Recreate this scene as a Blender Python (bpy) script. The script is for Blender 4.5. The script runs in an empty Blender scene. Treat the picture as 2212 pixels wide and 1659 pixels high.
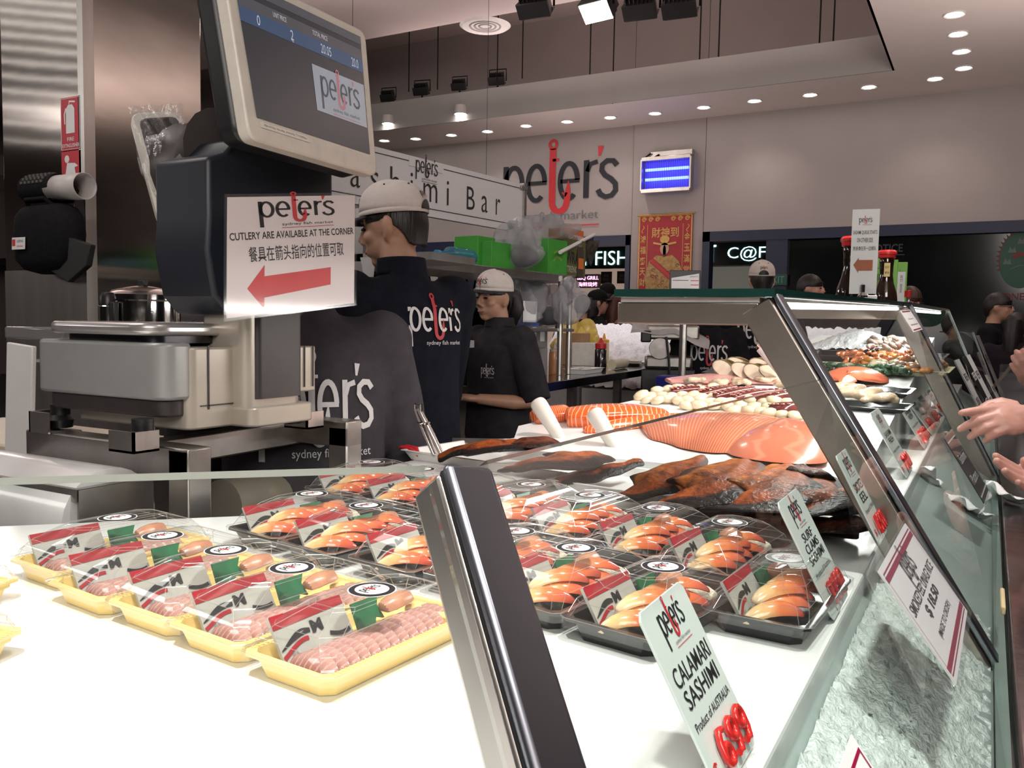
import bpy, bmesh, math, random
from mathutils import Vector, Matrix, Euler
random.seed(7)
R = math.radians
SC = bpy.context.scene
COL = SC.collection
# ------------------------------------------------------------------ camera
HC = 1.36                                   # camera height above the floor
YAW, PITCH, ROLL, FPX = R(29.0), R(-4.0), R(1.0), 1850.0
FW = Vector((-math.sin(YAW)*math.cos(PITCH), math.cos(YAW)*math.cos(PITCH), math.sin(PITCH)))
RT0 = Vector((math.cos(YAW), math.sin(YAW), 0)); UP0 = RT0.cross(FW)
RT = RT0*math.cos(ROLL) + UP0*math.sin(ROLL); UP = -RT0*math.sin(ROLL) + UP0*math.cos(ROLL)
CAMP = Vector((0, 0, HC))
cd = bpy.data.cameras.new('camera'); cam = bpy.data.objects.new('camera', cd); COL.objects.link(cam)
cd.sensor_fit = 'HORIZONTAL'; cd.sensor_width = 36.0; cd.lens = 36.0*FPX/2212.0
cd.clip_start = 0.02; cd.clip_end = 200
cam.matrix_world = Matrix(((RT.x, UP.x, -FW.x, 0), (RT.y, UP.y, -FW.y, 0), (RT.z, UP.z, -FW.z, HC), (0, 0, 0, 1)))
SC.camera = cam

def at(px, py, z=None, y=None, x=None, d=None):
    """a photo point on a known plane (absolute coordinates) or at a known depth"""
    r = FW + RT*((px-1106.0)/FPX) - UP*((py-829.5)/FPX)
    if z is not None: t = (z-HC)/r.z
    elif y is not None: t = y/r.y
    elif x is not None: t = x/r.x
    else: t = d
    return CAMP + r*t

# ------------------------------------------------------------------ world, lights, exposure
vs = SC.view_settings
SC.display_settings.display_device = 'sRGB'
vs.view_transform = 'Standard'; vs.look = 'None'; vs.gamma = 1.0; vs.use_curve_mapping = False
vs.exposure = 0.0
w = bpy.data.worlds.new('hall_air'); SC.world = w; w.use_nodes = True
w.node_tree.nodes['Background'].inputs[0].default_value = (1.0, 0.90, 0.86, 1)
w.node_tree.nodes['Background'].inputs[1].default_value = 0.13
try:
    SC.cycles.max_bounces = 9; SC.cycles.transparent_max_bounces = 32
    SC.cycles.glossy_bounces = 4; SC.cycles.diffuse_bounces = 3; SC.cycles.transmission_bounces = 4
    SC.cycles.caustics_reflective = False; SC.cycles.caustics_refractive = False
    SC.cycles.sample_clamp_indirect = 4.0
except Exception: pass

def lamp(name, kind, loc, energy, color=(1, .9, .82), to=None, size=.1, size_y=None, spot=60, blend=.4):
    d = bpy.data.lights.new(name, kind); d.energy = energy; d.color = color
    if kind == 'AREA':
        d.size = size
        if size_y: d.shape = 'RECTANGLE'; d.size_y = size_y
    elif kind == 'SPOT': d.spot_size = R(spot); d.spot_blend = blend; d.shadow_soft_size = size
    else: d.shadow_soft_size = size
    o = bpy.data.objects.new(name, d); COL.objects.link(o); o.location = loc
    if to is not None:
        o.rotation_euler = (Vector(to)-Vector(loc)).to_track_quat('-Z', 'Y').to_euler()
    return o
YUP = 8.45
# ceiling floodlights above the counter (the hall's own lamps), all but the last
lamp('overhead_spot', 'SPOT', (-.30, -.20, 3.75), 420, (1, .95, .89), (-.62, .26, 1.0), .10, spot=38, blend=.9)
lamp('overhead_spot', 'SPOT', (.35, 1.0, 3.75), 330, (1, .95, .90), (-.45, 1.05, 1.0), .12, spot=36, blend=.9)
lamp('overhead_spot', 'SPOT', (.1, 2.4, 3.75), 300, (1, .95, .90), (-.55, 2.3, 1.0), .12, spot=40, blend=.9)
lamp('overhead_spot', 'SPOT', (.2, 4.4, 3.75), 220, (1, .94, .88), (-.5, 4.2, 1.0), .12, spot=44, blend=.9)
lamp('overhead_spot', 'SPOT', (.6, 2.2, 3.7), 90, (1, .96, .95), (-1.7, 4.1, 2.25), .08, spot=34, blend=.8)  # added spot to brighten the hanging bar sign, no fixture of its own
# unseen area fill added to lift the walls and scale, then upward ceiling fill
lamp('hall_fill', 'AREA', (2.6, 3.5, 3.85), 26, (1, .92, .87), (1.2, 10.4, 2.6), 3.0, 1.5)
lamp('hall_fill', 'AREA', (-7.0, 3.0, 4.2), 60, (1, .92, .87), (-6.0, 10.4, 2.6), 3.0, 1.5)
lamp('hall_fill', 'AREA', (1.2, -2.2, 3.4), 150, (1, .93, .88), (-1, 1.5, 1), 2.0, 2.4)
lamp('hall_fill', 'AREA', (-3.4, .6, 4.3), 45, (1, .93, .90), (-2.6, 1.2, 0), 1.4, 1.4)
lamp('hall_fill', 'AREA', (-11, -5, 4.4), 260, (1, .93, .90), (-11, -5, 0), 3, 3)  # added so the column mirrors a brighter hall
lamp('upward_fill', 'AREA', (-6.2, 4.6, 2.7), 120, (1, .84, .79), (-5.0, 3.6, 5), 2.5, 1.2)
lamp('upward_fill', 'AREA', (1.5, 6.0, 2.3), 80, (1, .86, .80), (1.3, 6.2, 5), 1.2, 3.0)
lamp('upward_fill', 'AREA', (-3.2, YUP, 4.05), 26, (1, .84, .79), (-3.2, YUP, 6), 6.0, .35)

# ------------------------------------------------------------------ materials
MATS = {}
def mat(name, col, rough=.5, metal=0., var=.06, scale=30., bump=0., bscale=None, emit=None, es=1., alpha=None, coat=0., spec=None, sss=0., stretch=None, aniso=0., arot=0.):
    if name in MATS: return MATS[name]
    m = bpy.data.materials.new(name); m.use_nodes = True; MATS[name] = m
    nt = m.node_tree; N = nt.nodes; L = nt.links; b = N['Principled BSDF']
    b.inputs['Roughness'].default_value = rough; b.inputs['Metallic'].default_value = metal
    if coat: b.inputs['Coat Weight'].default_value = coat; b.inputs['Coat Roughness'].default_value = .08
    if spec is not None: b.inputs['Specular IOR Level'].default_value = spec
    if spec is None and rough >= .78: b.inputs['Specular IOR Level'].default_value = .12
    if aniso:
        b.inputs['Anisotropic'].default_value = aniso; b.inputs['Anisotropic Rotation'].default_value = arot
        tg = N.new('ShaderNodeTangent'); tg.direction_type = 'RADIAL'; tg.axis = 'Z'; L.new(tg.outputs[0], b.inputs['Tangent'])
    if sss:
        b.inputs['Subsurface Weight'].default_value = sss; b.inputs['Subsurface Radius'].default_value = (.01, .004, .002)
    tc = N.new('ShaderNodeTexCoord'); no = N.new('ShaderNodeTexNoise'); no.inputs['Scale'].default_value = scale; no.inputs['Detail'].default_value = 3
    src = tc.outputs['Object']
    if stretch:
        mp = N.new('ShaderNodeMapping'); mp.inputs['Scale'].default_value = stretch; L.new(src, mp.inputs[0]); src = mp.outputs[0]
    L.new(src, no.inputs['Vector'])
    rp = N.new('ShaderNodeValToRGB'); c = col
    rp.color_ramp.elements[0].position = .3; rp.color_ramp.elements[1].position = .7
    rp.color_ramp.elements[0].color = tuple(max(0, x*(1-var)) for x in c[:3])+(1,)
    rp.color_ramp.elements[1].color = tuple(min(1, x*(1+var)) for x in c[:3])+(1,)
    L.new(no.outputs['Fac'], rp.inputs[0]); L.new(rp.outputs[0], b.inputs['Base Color'])
    if emit:
        b.inputs['Emission Color'].default_value = tuple(emit)+(1,); b.inputs['Emission Strength'].default_value = es
    if bump:
        bp = N.new('ShaderNodeBump'); bp.inputs['Strength'].default_value = bump; bp.inputs['Distance'].default_value = .01
        n2 = no
        if bscale:
            n2 = N.new('ShaderNodeTexNoise'); n2.inputs['Scale'].default_value = bscale; n2.inputs['Detail'].default_value = 3; L.new(src, n2.inputs['Vector'])
        L.new(n2.outputs['Fac'], bp.inputs['Height']); L.new(bp.outputs[0], b.inputs['Normal'])
    return m
def bsdf(m): return m.node_tree.nodes['Principled BSDF']
def clear(name, tint=(.97, .99, .98), f=1.0, rough=.02, base=.03, haze=0., hcol=(.9, .9, .9), bump=0., bscale=60.):
    """thin clear glass or plastic: see-through with a mirror layer that grows at grazing angles"""
    if name in MATS: return MATS[name]
    m = bpy.data.materials.new(name); m.use_nodes = True; MATS[name] = m
    nt = m.node_tree; N = nt.nodes; L = nt.links; N.remove(N['Principled BSDF']); out = N['Material Output']
    t = N.new('ShaderNodeBsdfTransparent'); t.inputs[0].default_value = tuple(tint)+(1,)
    g = N.new('ShaderNodeBsdfGlossy'); g.inputs['Roughness'].default_value = rough; g.inputs['Color'].default_value = (1, 1, 1, 1)
    lw = N.new('ShaderNodeLayerWeight'); lw.inputs['Blend'].default_value = .22
    ma = N.new('ShaderNodeMath'); ma.operation = 'MULTIPLY_ADD'; ma.inputs[1].default_value = f*.55; ma.inputs[2].default_value = base; ma.use_clamp = True
    ge = N.new('ShaderNodeNewGeometry'); ib = N.new('ShaderNodeMath'); ib.operation = 'SUBTRACT'; ib.inputs[0].default_value = 1; L.new(ge.outputs['Backfacing'], ib.inputs[1])
    mm = N.new('ShaderNodeMath'); mm.operation = 'MULTIPLY'; L.new(lw.outputs['Fresnel'], ma.inputs[0]); L.new(ma.outputs[0], mm.inputs[0]); L.new(ib.outputs[0], mm.inputs[1])
    mx = N.new('ShaderNodeMixShader'); L.new(mm.outputs[0], mx.inputs[0]); L.new(t.outputs[0], mx.inputs[1]); L.new(g.outputs[0], mx.inputs[2])
    last = mx
    if haze:
        df = N.new('ShaderNodeBsdfDiffuse'); df.inputs[0].default_value = tuple(hcol)+(1,)
        m2 = N.new('ShaderNodeMixShader'); m2.inputs[0].default_value = haze; L.new(mx.outputs[0], m2.inputs[1]); L.new(df.outputs[0], m2.inputs[2]); last = m2
    if bump:
        tc = N.new('ShaderNodeTexCoord'); no = N.new('ShaderNodeTexNoise'); no.inputs['Scale'].default_value = bscale; no.inputs['Detail'].default_value = 4
        L.new(tc.outputs['Object'], no.inputs['Vector'])
        bp = N.new('ShaderNodeBump'); bp.inputs['Strength'].default_value = bump; bp.inputs['Distance'].default_value = .01
        L.new(no.outputs['Fac'], bp.inputs['Height']); L.new(bp.outputs[0], g.inputs['Normal']); L.new(bp.outputs[0], lw.inputs['Normal'])
    L.new(last.outputs[0], out.inputs['Surface'])
    return m
def uvramp(name, stops, rough=.3, spec=None, axis=0, wave=None, wcol=(1, 1, 1), wamt=.4, bump=0., coat=.3, sss=0., noise=.08, nscale=40., wscale=40, wdist=2., wrot=0., mottle=0.):
    """wet food: colour runs along the piece (uv), optional fine muscle lines"""
    if name in MATS: return MATS[name]
    m = mat(name, (1, 1, 1), rough, coat=coat, sss=sss, spec=spec); nt = m.node_tree; N = nt.nodes; L = nt.links; b = bsdf(m)
    uv = N.new('ShaderNodeUVMap'); sp = N.new('ShaderNodeSeparateXYZ'); L.new(uv.outputs[0], sp.inputs[0])
    tc = N.new('ShaderNodeTexCoord'); no = N.new('ShaderNodeTexNoise'); no.inputs['Scale'].default_value = nscale; no.inputs['Detail'].default_value = 4
    L.new(tc.outputs['Object'], no.inputs['Vector'])
    a = N.new('ShaderNodeMath'); a.operation = 'SUBTRACT'; a.inputs[1].default_value = .5; L.new(no.outputs['Fac'], a.inputs[0])
    a2 = N.new('ShaderNodeMath'); a2.operation = 'MULTIPLY_ADD'; a2.inputs[1].default_value = noise*4; L.new(a.outputs[0], a2.inputs[0]); L.new(sp.outputs[axis], a2.inputs[2])
    rp = N.new('ShaderNodeValToRGB'); cr = rp.color_ramp
    while len(cr.elements) < len(stops): cr.elements.new(.5)
    for e, (p, c) in zip(cr.elements, stops): e.position = p; e.color = tuple(c)+(1,)
    L.new(a2.outputs[0], rp.inputs[0]); col = rp.outputs[0]
    if wave:
        wv = N.new('ShaderNodeTexWave'); wv.wave_type = 'BANDS'; wv.bands_direction = 'X'
        wv.inputs['Scale'].default_value = wscale; wv.inputs['Distortion'].default_value = wdist; wv.inputs['Detail'].default_value = 2; wv.inputs['Detail Scale'].default_value = 1.5
        mp = N.new('ShaderNodeMapping'); mp.inputs['Rotation'].default_value = (0, 0, wrot); mp.inputs['Scale'].default_value = wave
        L.new(uv.outputs[0], mp.inputs[0]); L.new(mp.outputs[0], wv.inputs['Vector'])
        r2 = N.new('ShaderNodeValToRGB'); r2.color_ramp.elements[0].position = .80; r2.color_ramp.elements[0].color = (0, 0, 0, 1); r2.color_ramp.elements[1].color = (wamt,)*3+(1,)
        L.new(wv.outputs['Fac'], r2.inputs[0])
        mx = N.new('ShaderNodeMix'); mx.data_type = 'RGBA'; L.new(r2.outputs[0], mx.inputs[0]); L.new(col, mx.inputs[6]); mx.inputs[7].default_value = tuple(wcol)+(1,)
        col = mx.outputs[2]
    if mottle:
        n3 = N.new('ShaderNodeTexNoise'); n3.inputs['Scale'].default_value = mottle; n3.inputs['Detail'].default_value = 6; n3.inputs['Roughness'].default_value = .7; L.new(tc.outputs['Object'], n3.inputs['Vector'])
        r3 = N.new('ShaderNodeValToRGB'); r3.color_ramp.elements[0].position = .36; r3.color_ramp.elements[0].color = (.28, .20, .18, 1); r3.color_ramp.elements[1].position = .60; r3.color_ramp.elements[1].color = (1.25, 1.2, 1.1, 1); L.new(n3.outputs['Fac'], r3.inputs[0])
        m3 = N.new('ShaderNodeMix'); m3.data_type = 'RGBA'; m3.blend_type = 'MULTIPLY'; m3.inputs[0].default_value = 1.; L.new(col, m3.inputs[6]); L.new(r3.outputs[0], m3.inputs[7]); col = m3.outputs[2]
    L.new(col, b.inputs['Base Color'])
    if bump:
        bp = N.new('ShaderNodeBump'); bp.inputs['Strength'].default_value = bump; bp.inputs['Distance'].default_value = .006
        L.new(no.outputs['Fac'], bp.inputs['Height']); L.new(bp.outputs[0], b.inputs['Normal']); L.new(bp.outputs[0], b.inputs['Coat Normal'])
    return m

# ------------------------------------------------------------------ mesh builder
TEXT_CACHE = {}
def text_geo(s, bold=0.):
    k = (s, bold)
    if k in TEXT_CACHE: return TEXT_CACHE[k]
    cu = bpy.data.curves.new('lettering', 'FONT'); cu.body = s; cu.size = 1; cu.resolution_u = 3; cu.offset = bold; cu.fill_mode = 'FRONT'
    o = bpy.data.objects.new('lettering', cu); COL.objects.link(o)
    dg = bpy.context.evaluated_depsgraph_get(); me = bpy.data.meshes.new_from_object(o.evaluated_get(dg))
    v = [tuple(p.co) for p in me.vertices]; f = [tuple(p.vertices) for p in me.polygons]
    bpy.data.objects.remove(o); bpy.data.curves.remove(cu); bpy.data.meshes.remove(me)
    if not v: v = [(0, 0, 0), (1, 0, 0), (0, 1, 0)]; f = []
    xs = [p[0] for p in v]; ys = [p[1] for p in v]
    TEXT_CACHE[k] = (v, f, (min(xs), max(xs), min(ys), max(ys)))
    return TEXT_CACHE[k]
def frame(o, x, up):
    """matrix with its X along x, Y along up, Z the outward normal"""
    x = Vector(x).normalized(); z = x.cross(Vector(up)).normalized(); y = z.cross(x)
    o = Vector(o)
    return Matrix(((x.x, y.x, z.x, o.x), (x.y, y.y, z.y, o.y), (x.z, y.z, z.z, o.z), (0, 0, 0, 1)))
def T(x, y=None, z=None): return Matrix.Translation(Vector((x, y, z)) if y is not None else Vector(x))
def RZ(a): return Matrix.Rotation(a, 4, 'Z')
def RX(a): return Matrix.Rotation(a, 4, 'X')
def RY(a): return Matrix.Rotation(a, 4, 'Y')
class MB:
    def __init__(s, M=None): s.v = []; s.f = []; s.mi = []; s.uv = []; s.m = 0; s.M = M or Matrix()
    def add(s, vs, fs, m=None, uv=None):
        b = len(s.v); s.v += [tuple(s.M @ Vector(p)) for p in vs]
        s.f += [tuple(i+b for i in f) for f in fs]; s.mi += [s.m if m is None else m]*len(fs)
        s.uv += uv if uv else [(0., 0.)]*len(vs); return s
    def box(s, c, d, m=None, rot=None):
        hx, hy, hz = d[0]/2, d[1]/2, d[2]/2; Mt = T(c) @ (rot or Matrix())
        v = [Mt @ Vector((x*hx, y*hy, z*hz)) for z in (-1, 1) for y in (-1, 1) for x in (-1, 1)]
        return s.add(v, [(0, 2, 3, 1), (4, 5, 7, 6), (0, 1, 5, 4), (2, 6, 7, 3), (0, 4, 6, 2), (1, 3, 7, 5)], m)
    def bb(s, a, b, m=None): return s.box([(a[i]+b[i])/2 for i in range(3)], [abs(b[i]-a[i]) for i in range(3)], m)
    def prism(s, poly, z0, z1, m=None, Mt=None):
        n = len(poly); Mt = Mt or Matrix()
        v = [Mt @ Vector((p[0], p[1], z0)) for p in poly] + [Mt @ Vector((p[0], p[1], z1)) for p in poly]
        f = [tuple(range(n-1, -1, -1)), tuple(range(n, 2*n))] + [(i, (i+1) % n, n+(i+1) % n, n+i) for i in range(n)]
        return s.add(v, f, m)
    def quad(s, a, b, c, d, m=None): return s.add([a, b, c, d], [(0, 1, 2, 3)], m, [(0, 0), (1, 0), (1, 1), (0, 1)])
    def poly(s, pts, m=None): return s.add(pts, [tuple(range(len(pts)))], m)
    def tube(s, path, r, n=10, m=None, cap=True, flat=1., upv=(0, 0, 1)):
        path = [Vector(p) for p in path]; k = len(path); rs = r if isinstance(r, (list, tuple)) else [r]*k
        v = []; f = []; uv = []; prev = None
        for i, p in enumerate(path):
            t = (path[min(i+1, k-1)]-path[max(i-1, 0)]).normalized()
            a = prev if prev is not None else Vector(upv)
            if abs(a.dot(t)) > .97: a = Vector((1, 0, 0)) if abs(t.x) < .9 else Vector((0, 1, 0))
            a = (a - t*a.dot(t)).normalized(); prev = a; b = t.cross(a)
            for j in range(n):
                q = 2*math.pi*j/n; v.append(p + (a*math.cos(q)*flat + b*math.sin(q))*rs[i]); uv.append((i/(k-1), j/n))
        for i in range(k-1):
            for j in range(n): f.append((i*n+j, i*n+(j+1) % n, (i+1)*n+(j+1) % n, (i+1)*n+j))
        if cap: f += [tuple(range(n-1, -1, -1)), tuple((k-1)*n+j for j in range(n))]
        return s.add(v, f, m, uv)
    def lathe(s, prof, n=24, m=None, Mt=None, sx=1., sy=1.):
        Mt = Mt or Matrix(); v = []; f = []; k = len(prof); uv = []
        for i, (r, z) in enumerate(prof):
            for j in range(n):
                q = 2*math.pi*j/n; v.append(Mt @ Vector((r*math.cos(q)*sx, r*math.sin(q)*sy, z))); uv.append((i/(k-1), j/n))
        for i in range(k-1):
            for j in range(n): f.append((i*n+j, i*n+(j+1) % n, (i+1)*n+(j+1) % n, (i+1)*n+j))
        if prof[0][0] > 1e-6: f.append(tuple(range(n-1, -1, -1)))
        if prof[-1][0] > 1e-6: f.append(tuple((k-1)*n+j for j in range(n)))
        return s.add(v, f, m, uv)
    def ball(s, c, r, n=14, m=None, rot=None):
        rr = r if isinstance(r, (list, tuple)) else (r, r, r); h = max(6, n//2+2)
        prof = [(max(1e-7, math.sin(math.pi*i/h)), -math.cos(math.pi*i/h)) for i in range(h+1)]
        Mt = T(c) @ (rot or Matrix()) @ Matrix.Diagonal((rr[0], rr[1], rr[2], 1))
        return s.lathe(prof, n, m, Mt)
    def grid(s, fn, nu, nv, m=None, closed=False):
        v = []; uv = []; f = []
        for i in range(nu):
            for j in range(nv): v.append(fn(i/(nu-1), j/(nv-1))); uv.append((i/(nu-1), j/(nv-1)))
        for i in range(nu-1):
            for j in range(nv-1): f.append((i*nv+j, (i+1)*nv+j, (i+1)*nv+j+1, i*nv+j+1))
        return s.add(v, f, m, uv)
    def fillet(s, path, widths, thick, nc=9, crown=1., m=None, side=None, curl=0., jit=0., seed=0):
        """a slab of flesh that follows a path: flat below, domed above; uv u=along, v=across"""
        rnd = random.Random(seed); path = [Vector(p) for p in path]; k = len(path); v = []; uv = []; f = []
        th = thick if isinstance(thick, (list, tuple)) else [thick]*k
        n = nc*2-2
        for i, p in enumerate(path):
            t = (path[min(i+1, k-1)]-path[max(i-1, 0)]).normalized()
            sd = Vector(side) if side else t.cross(Vector((0, 0, 1)))
            sd = (sd - t*sd.dot(t)).normalized(); nu = sd.cross(t)
            if nu.z < 0: nu = -nu
            for j in range(nc):
                c = -1+2*j/(nc-1); h = th[i]*(1-abs(c)**2.2*crown*.92)
                jj = rnd.uniform(-jit, jit)
                v.append(p + sd*(c*widths[i]/2*(1+rnd.uniform(-jit, jit)*6)) + nu*(h+jj+curl*c*c)); uv.append((i/(k-1), j/(nc-1)))
            for j in range(nc-2, 0, -1):
                c = -1+2*j/(nc-1)
                v.append(p + sd*(c*widths[i]/2*.97) + nu*(curl*c*c)); uv.append((i/(k-1), j/(nc-1)))
        for i in range(k-1):
            for j in range(n): f.append((i*n+j, (i+1)*n+j, (i+1)*n+(j+1) % n, i*n+(j+1) % n))
        f += [tuple(range(n)), tuple((k-1)*n+j for j in range(n-1, -1, -1))]
        return s.add(v, f, m, uv)
    def ribbon(s, pts, w, M, m=None, close=False):
        k = len(pts); v = []; f = []
        for i in range(k):
            a = pts[(i-1) % k] if close or i > 0 else pts[0]; b = pts[(i+1) % k] if close or i < k-1 else pts[-1]
            dx, dy = b[0]-a[0], b[1]-a[1]; l = math.hypot(dx, dy) or 1; ww = (w[i] if isinstance(w, list) else w)/2
            v += [M @ Vector((pts[i][0]-dy/l*ww, pts[i][1]+dx/l*ww, 0)), M @ Vector((pts[i][0]+dy/l*ww, pts[i][1]-dx/l*ww, 0))]
        for i in range(k if close else k-1):
            j = (i+1) % k; f.append((2*i+1, 2*j+1, 2*j, 2*i))
        return s.add(v, f, m)
    def text(s, t, M, fit, m=None, bold=0., shear=0., keep=False):
        v, f, (x0, x1, y0, y1) = text_geo(t, bold); w, h = fit
        sx = w/max(1e-6, x1-x0); sy = h/max(1e-6, y1-y0)
        if keep: sx = sy = min(sx, sy)
        cx, cy = (x0+x1)/2, (y0+y1)/2
        return s.add([M @ Vector(((p[0]-cx)*sx + shear*(p[1]-cy)*sy, (p[1]-cy)*sy, 0)) for p in v], f, m)
    def logo(s, M, width, md, mr, sub=True, line=True, wrap=None, ms=None):
        """the shop's word mark: thin letters with a red fish hook for the t"""
        k = width/2.85; n0 = len(s.v)
        L = M @ Matrix.Diagonal((k, k, 1, 1)) @ T(-1.42, -.5, 0)
        def arc(cx, cy, rx, ry, a0, a1, n=22): return [(cx+rx*math.cos(R(a0+(a1-a0)*i/n)), cy+ry*math.sin(R(a0+(a1-a0)*i/n))) for i in range(n+1)]
        s.ribbon([(.08, -.58), (.08, .98)], .14, L, md)
        s.ribbon(arc(.29, .5, .21, .44, 0, 360), .12, L, md, True)
        for cx in (.86, 1.66):
            s.ribbon(arc(cx, .5, .21, .44, 2, 310), .12, L, md); s.ribbon([(cx-.2, .5), (cx+.26, .5)], .10, L, md)
        s.ribbon([(2.08, .05), (2.08, .98)], .13, L, md); s.ribbon([(2.1, .70), (2.17, .88), (2.34, .93)], .11, L, md)
        s.ribbon([(2.79, .80), (2.70, .92), (2.56, .93), (2.45, .84), (2.44, .70), (2.52, .58), (2.66, .48), (2.76, .36), (2.77, .20), (2.68, .08), (2.54, .05), (2.42, .12), (2.36, .24)], .125, L, md)
        s.ribbon([(2.41, 1.30), (2.38, 1.06)], [.14, .05], L, mr)
        R0 = L @ T(0, 0, min(.002, width*.004))
        s.ribbon(arc(1.27, 1.44, .085, .10, 0, 360), .07, R0, mr, True)
        s.ribbon([(1.27, 1.34), (1.26, .9), (1.26, 0)] + arc(1.44, 0, .18, .25, 180, 350, 14) + [(1.64, .12), (1.645, .3), (1.66, .5)], [.16]*3+[.15]*15+[.15, .11, .02], R0, mr)
        s.ribbon([(1.26, 1.05), (1.42, 1.05)], .07, R0, mr); s.ribbon([(1.62, .16), (1.50, .22)], [.12, .02], R0, mr)
        if sub: s.text('sydney fish market', L @ T(1.75, -.46, 0), (1.95, .22), md if ms is None else ms)
        if line: s.ribbon([(.75, -.66), (2.75, -.66)], .03, L, mr)
        if wrap: s.v[n0:] = [tuple(wrap(Vector(p))) for p in s.v[n0:]]
        return s
    def build(s, name, mats, parent=None, loc=None, rot=None, smooth=35., bevel=0., bseg=2, sub=0, label=None, cat=None, group=None, kind=None, solid=0.):
        me = bpy.data.meshes.new(name); me.from_pydata(s.v, [], s.f)
        if not isinstance(mats, (list, tuple)): mats = [mats]
        for q in mats: me.materials.append(q)
        me.polygons.foreach_set('material_index', s.mi)
        ul = me.uv_layers.new(name='UVMap'); li = [0]*len(me.loops); me.loops.foreach_get('vertex_index', li)
        ul.data.foreach_set('uv', [c for i in li for c in s.uv[i]])
        me.update()
        if smooth:
            me.polygons.foreach_set('use_smooth', [True]*len(me.polygons)); me.set_sharp_from_angle(angle=R(smooth))
        return link(name, me, parent, loc, rot, bevel, bseg, sub, label, cat, group, kind, solid)
def link(name, me, parent=None, loc=None, rot=None, bevel=0., bseg=2, sub=0, label=None, cat=None, group=None, kind=None, solid=0.):
    o = bpy.data.objects.new(name, me); COL.objects.link(o)
    if parent: o.parent = parent
    if loc is not None: o.location = loc
    if rot is not None: o.rotation_euler = rot
    if solid: q = o.modifiers.new('t', 'SOLIDIFY'); q.thickness = solid; q.offset = 0
    if bevel: q = o.modifiers.new('b', 'BEVEL'); q.width = bevel; q.segments = bseg; q.limit_method = 'ANGLE'; q.angle_limit = R(40)
    if sub: q = o.modifiers.new('s', 'SUBSURF'); q.levels = sub; q.render_levels = sub
    return tag(o, label, cat, group, kind)
def tag(o, label=None, cat=None, group=None, kind=None):
    if label: o['label'] = label
    if cat: o['category'] = cat
    if group: o['group'] = group
    if kind: o['kind'] = kind
    return o
def thing(name, label, cat, loc=(0, 0, 0), rz=0., group=None, rot=None):
    o = bpy.data.objects.new(name, None); COL.objects.link(o); o.empty_display_size = .05
    o.location = loc; o.rotation_euler = rot if rot is not None else (0, 0, rz)
    return tag(o, label, cat, group)
def dup(root, loc=None, rz=None, label=None, group=None, rot=None, scale=None):
    c = root.copy(); COL.objects.link(c)
    if loc is not None: c.location = loc
    if rz is not None: c.rotation_euler = (0, 0, rz)
    if rot is not None: c.rotation_euler = rot
    if scale is not None: c.scale = scale
    if label: c['label'] = label
    if group: c['group'] = group
    for ch in list(root.children):
        d = ch.copy(); COL.objects.link(d); d.parent = c
        for g in list(ch.children):
            e = g.copy(); COL.objects.link(e); e.parent = d
    return c
def fuse(mb, voxel, smooth=4, name='body'):
    """one continuous skin over overlapping volumes"""
    me = bpy.data.meshes.new(name); me.from_pydata(mb.v, [], mb.f); o = bpy.data.objects.new(name, me); COL.objects.link(o)
    q = o.modifiers.new('r', 'REMESH'); q.mode = 'VOXEL'; q.voxel_size = voxel
    if smooth: q2 = o.modifiers.new('s', 'SMOOTH'); q2.iterations = smooth; q2.factor = .5
    dg = bpy.context.evaluated_depsgraph_get(); m2 = bpy.data.meshes.new_from_object(o.evaluated_get(dg))
    bpy.data.objects.remove(o); bpy.data.meshes.remove(me)
    m2.polygons.foreach_set('use_smooth', [True]*len(m2.polygons)); return m2
def fused(name, mb, voxel, material, parent=None, smooth=4, **k):
    me = fuse(mb, voxel, smooth, name); me.name = name; me.materials.clear(); me.materials.append(material)
    return link(name, me, parent, **k)
# ------------------------------------------------------------------ shared materials
STEEL = mat('brushed_steel', (.56, .53, .50), .30, 1., .10, 14, .03, 120, stretch=(1, 1, .08))
STEELD = mat('dull_steel', (.36, .335, .315), .36, 1., .12, 20, .04, 60)
CHROME = mat('polished_steel', (.72, .70, .68), .10, 1., .04, 10)
DARKM = mat('dark_metal', (.06, .058, .06), .28, .9, .1, 20)
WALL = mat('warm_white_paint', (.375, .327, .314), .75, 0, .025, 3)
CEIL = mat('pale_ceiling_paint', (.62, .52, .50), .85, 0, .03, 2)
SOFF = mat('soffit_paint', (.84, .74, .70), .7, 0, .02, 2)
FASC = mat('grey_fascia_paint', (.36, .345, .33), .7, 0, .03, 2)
NAVY = mat('navy_paint', (.012, .018, .05), .5, 0, .1, 5)
BLACK = mat('black_plastic', (.012, .012, .013), .38, 0, .15, 60)
BLACKM = mat('matte_black', (.010, .010, .011), .8, 0, .2, 40)
WHITE = mat('white_plastic', (.80, .79, .77), .35, 0, .02, 20)
PAPER = mat('white_paper', (.78, .77, .77), .6, 0, .02, 20)
INK = mat('black_ink', (.012, .012, .014), .5)
RED = mat('red_ink', (.60, .02, .03), .45)
GREYINK = mat('grey_ink', (.16, .16, .17), .5)
DARKGLASS = mat('dark_shop_glass', (.004, .006, .006), .12, 0, .3, 3)
FLOORM = mat('dark_tiled_floor', (.07, .065, .062), .35, 0, .2, 6, .05, 30)
GLASS = clear('counter_glass', (.955, .985, .975), 1.0, .01, .035)
GLASSEDGE = mat('green_glass_edge', (.012, .045, .038), .12, 0, .1, 20)
PLASTIC = clear('clear_packaging', (.965, .97, .965), 1.2, .06, .05, .012)
FILM = clear('cling_film', (.93, .93, .93), 1.2, .10, .12, .07, (.85, .83, .85), .9, 70)
BAG = clear('plastic_bag', (.86, .86, .87), .9, .18, .10, .30, (.62, .61, .63), .8, 40)
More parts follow.
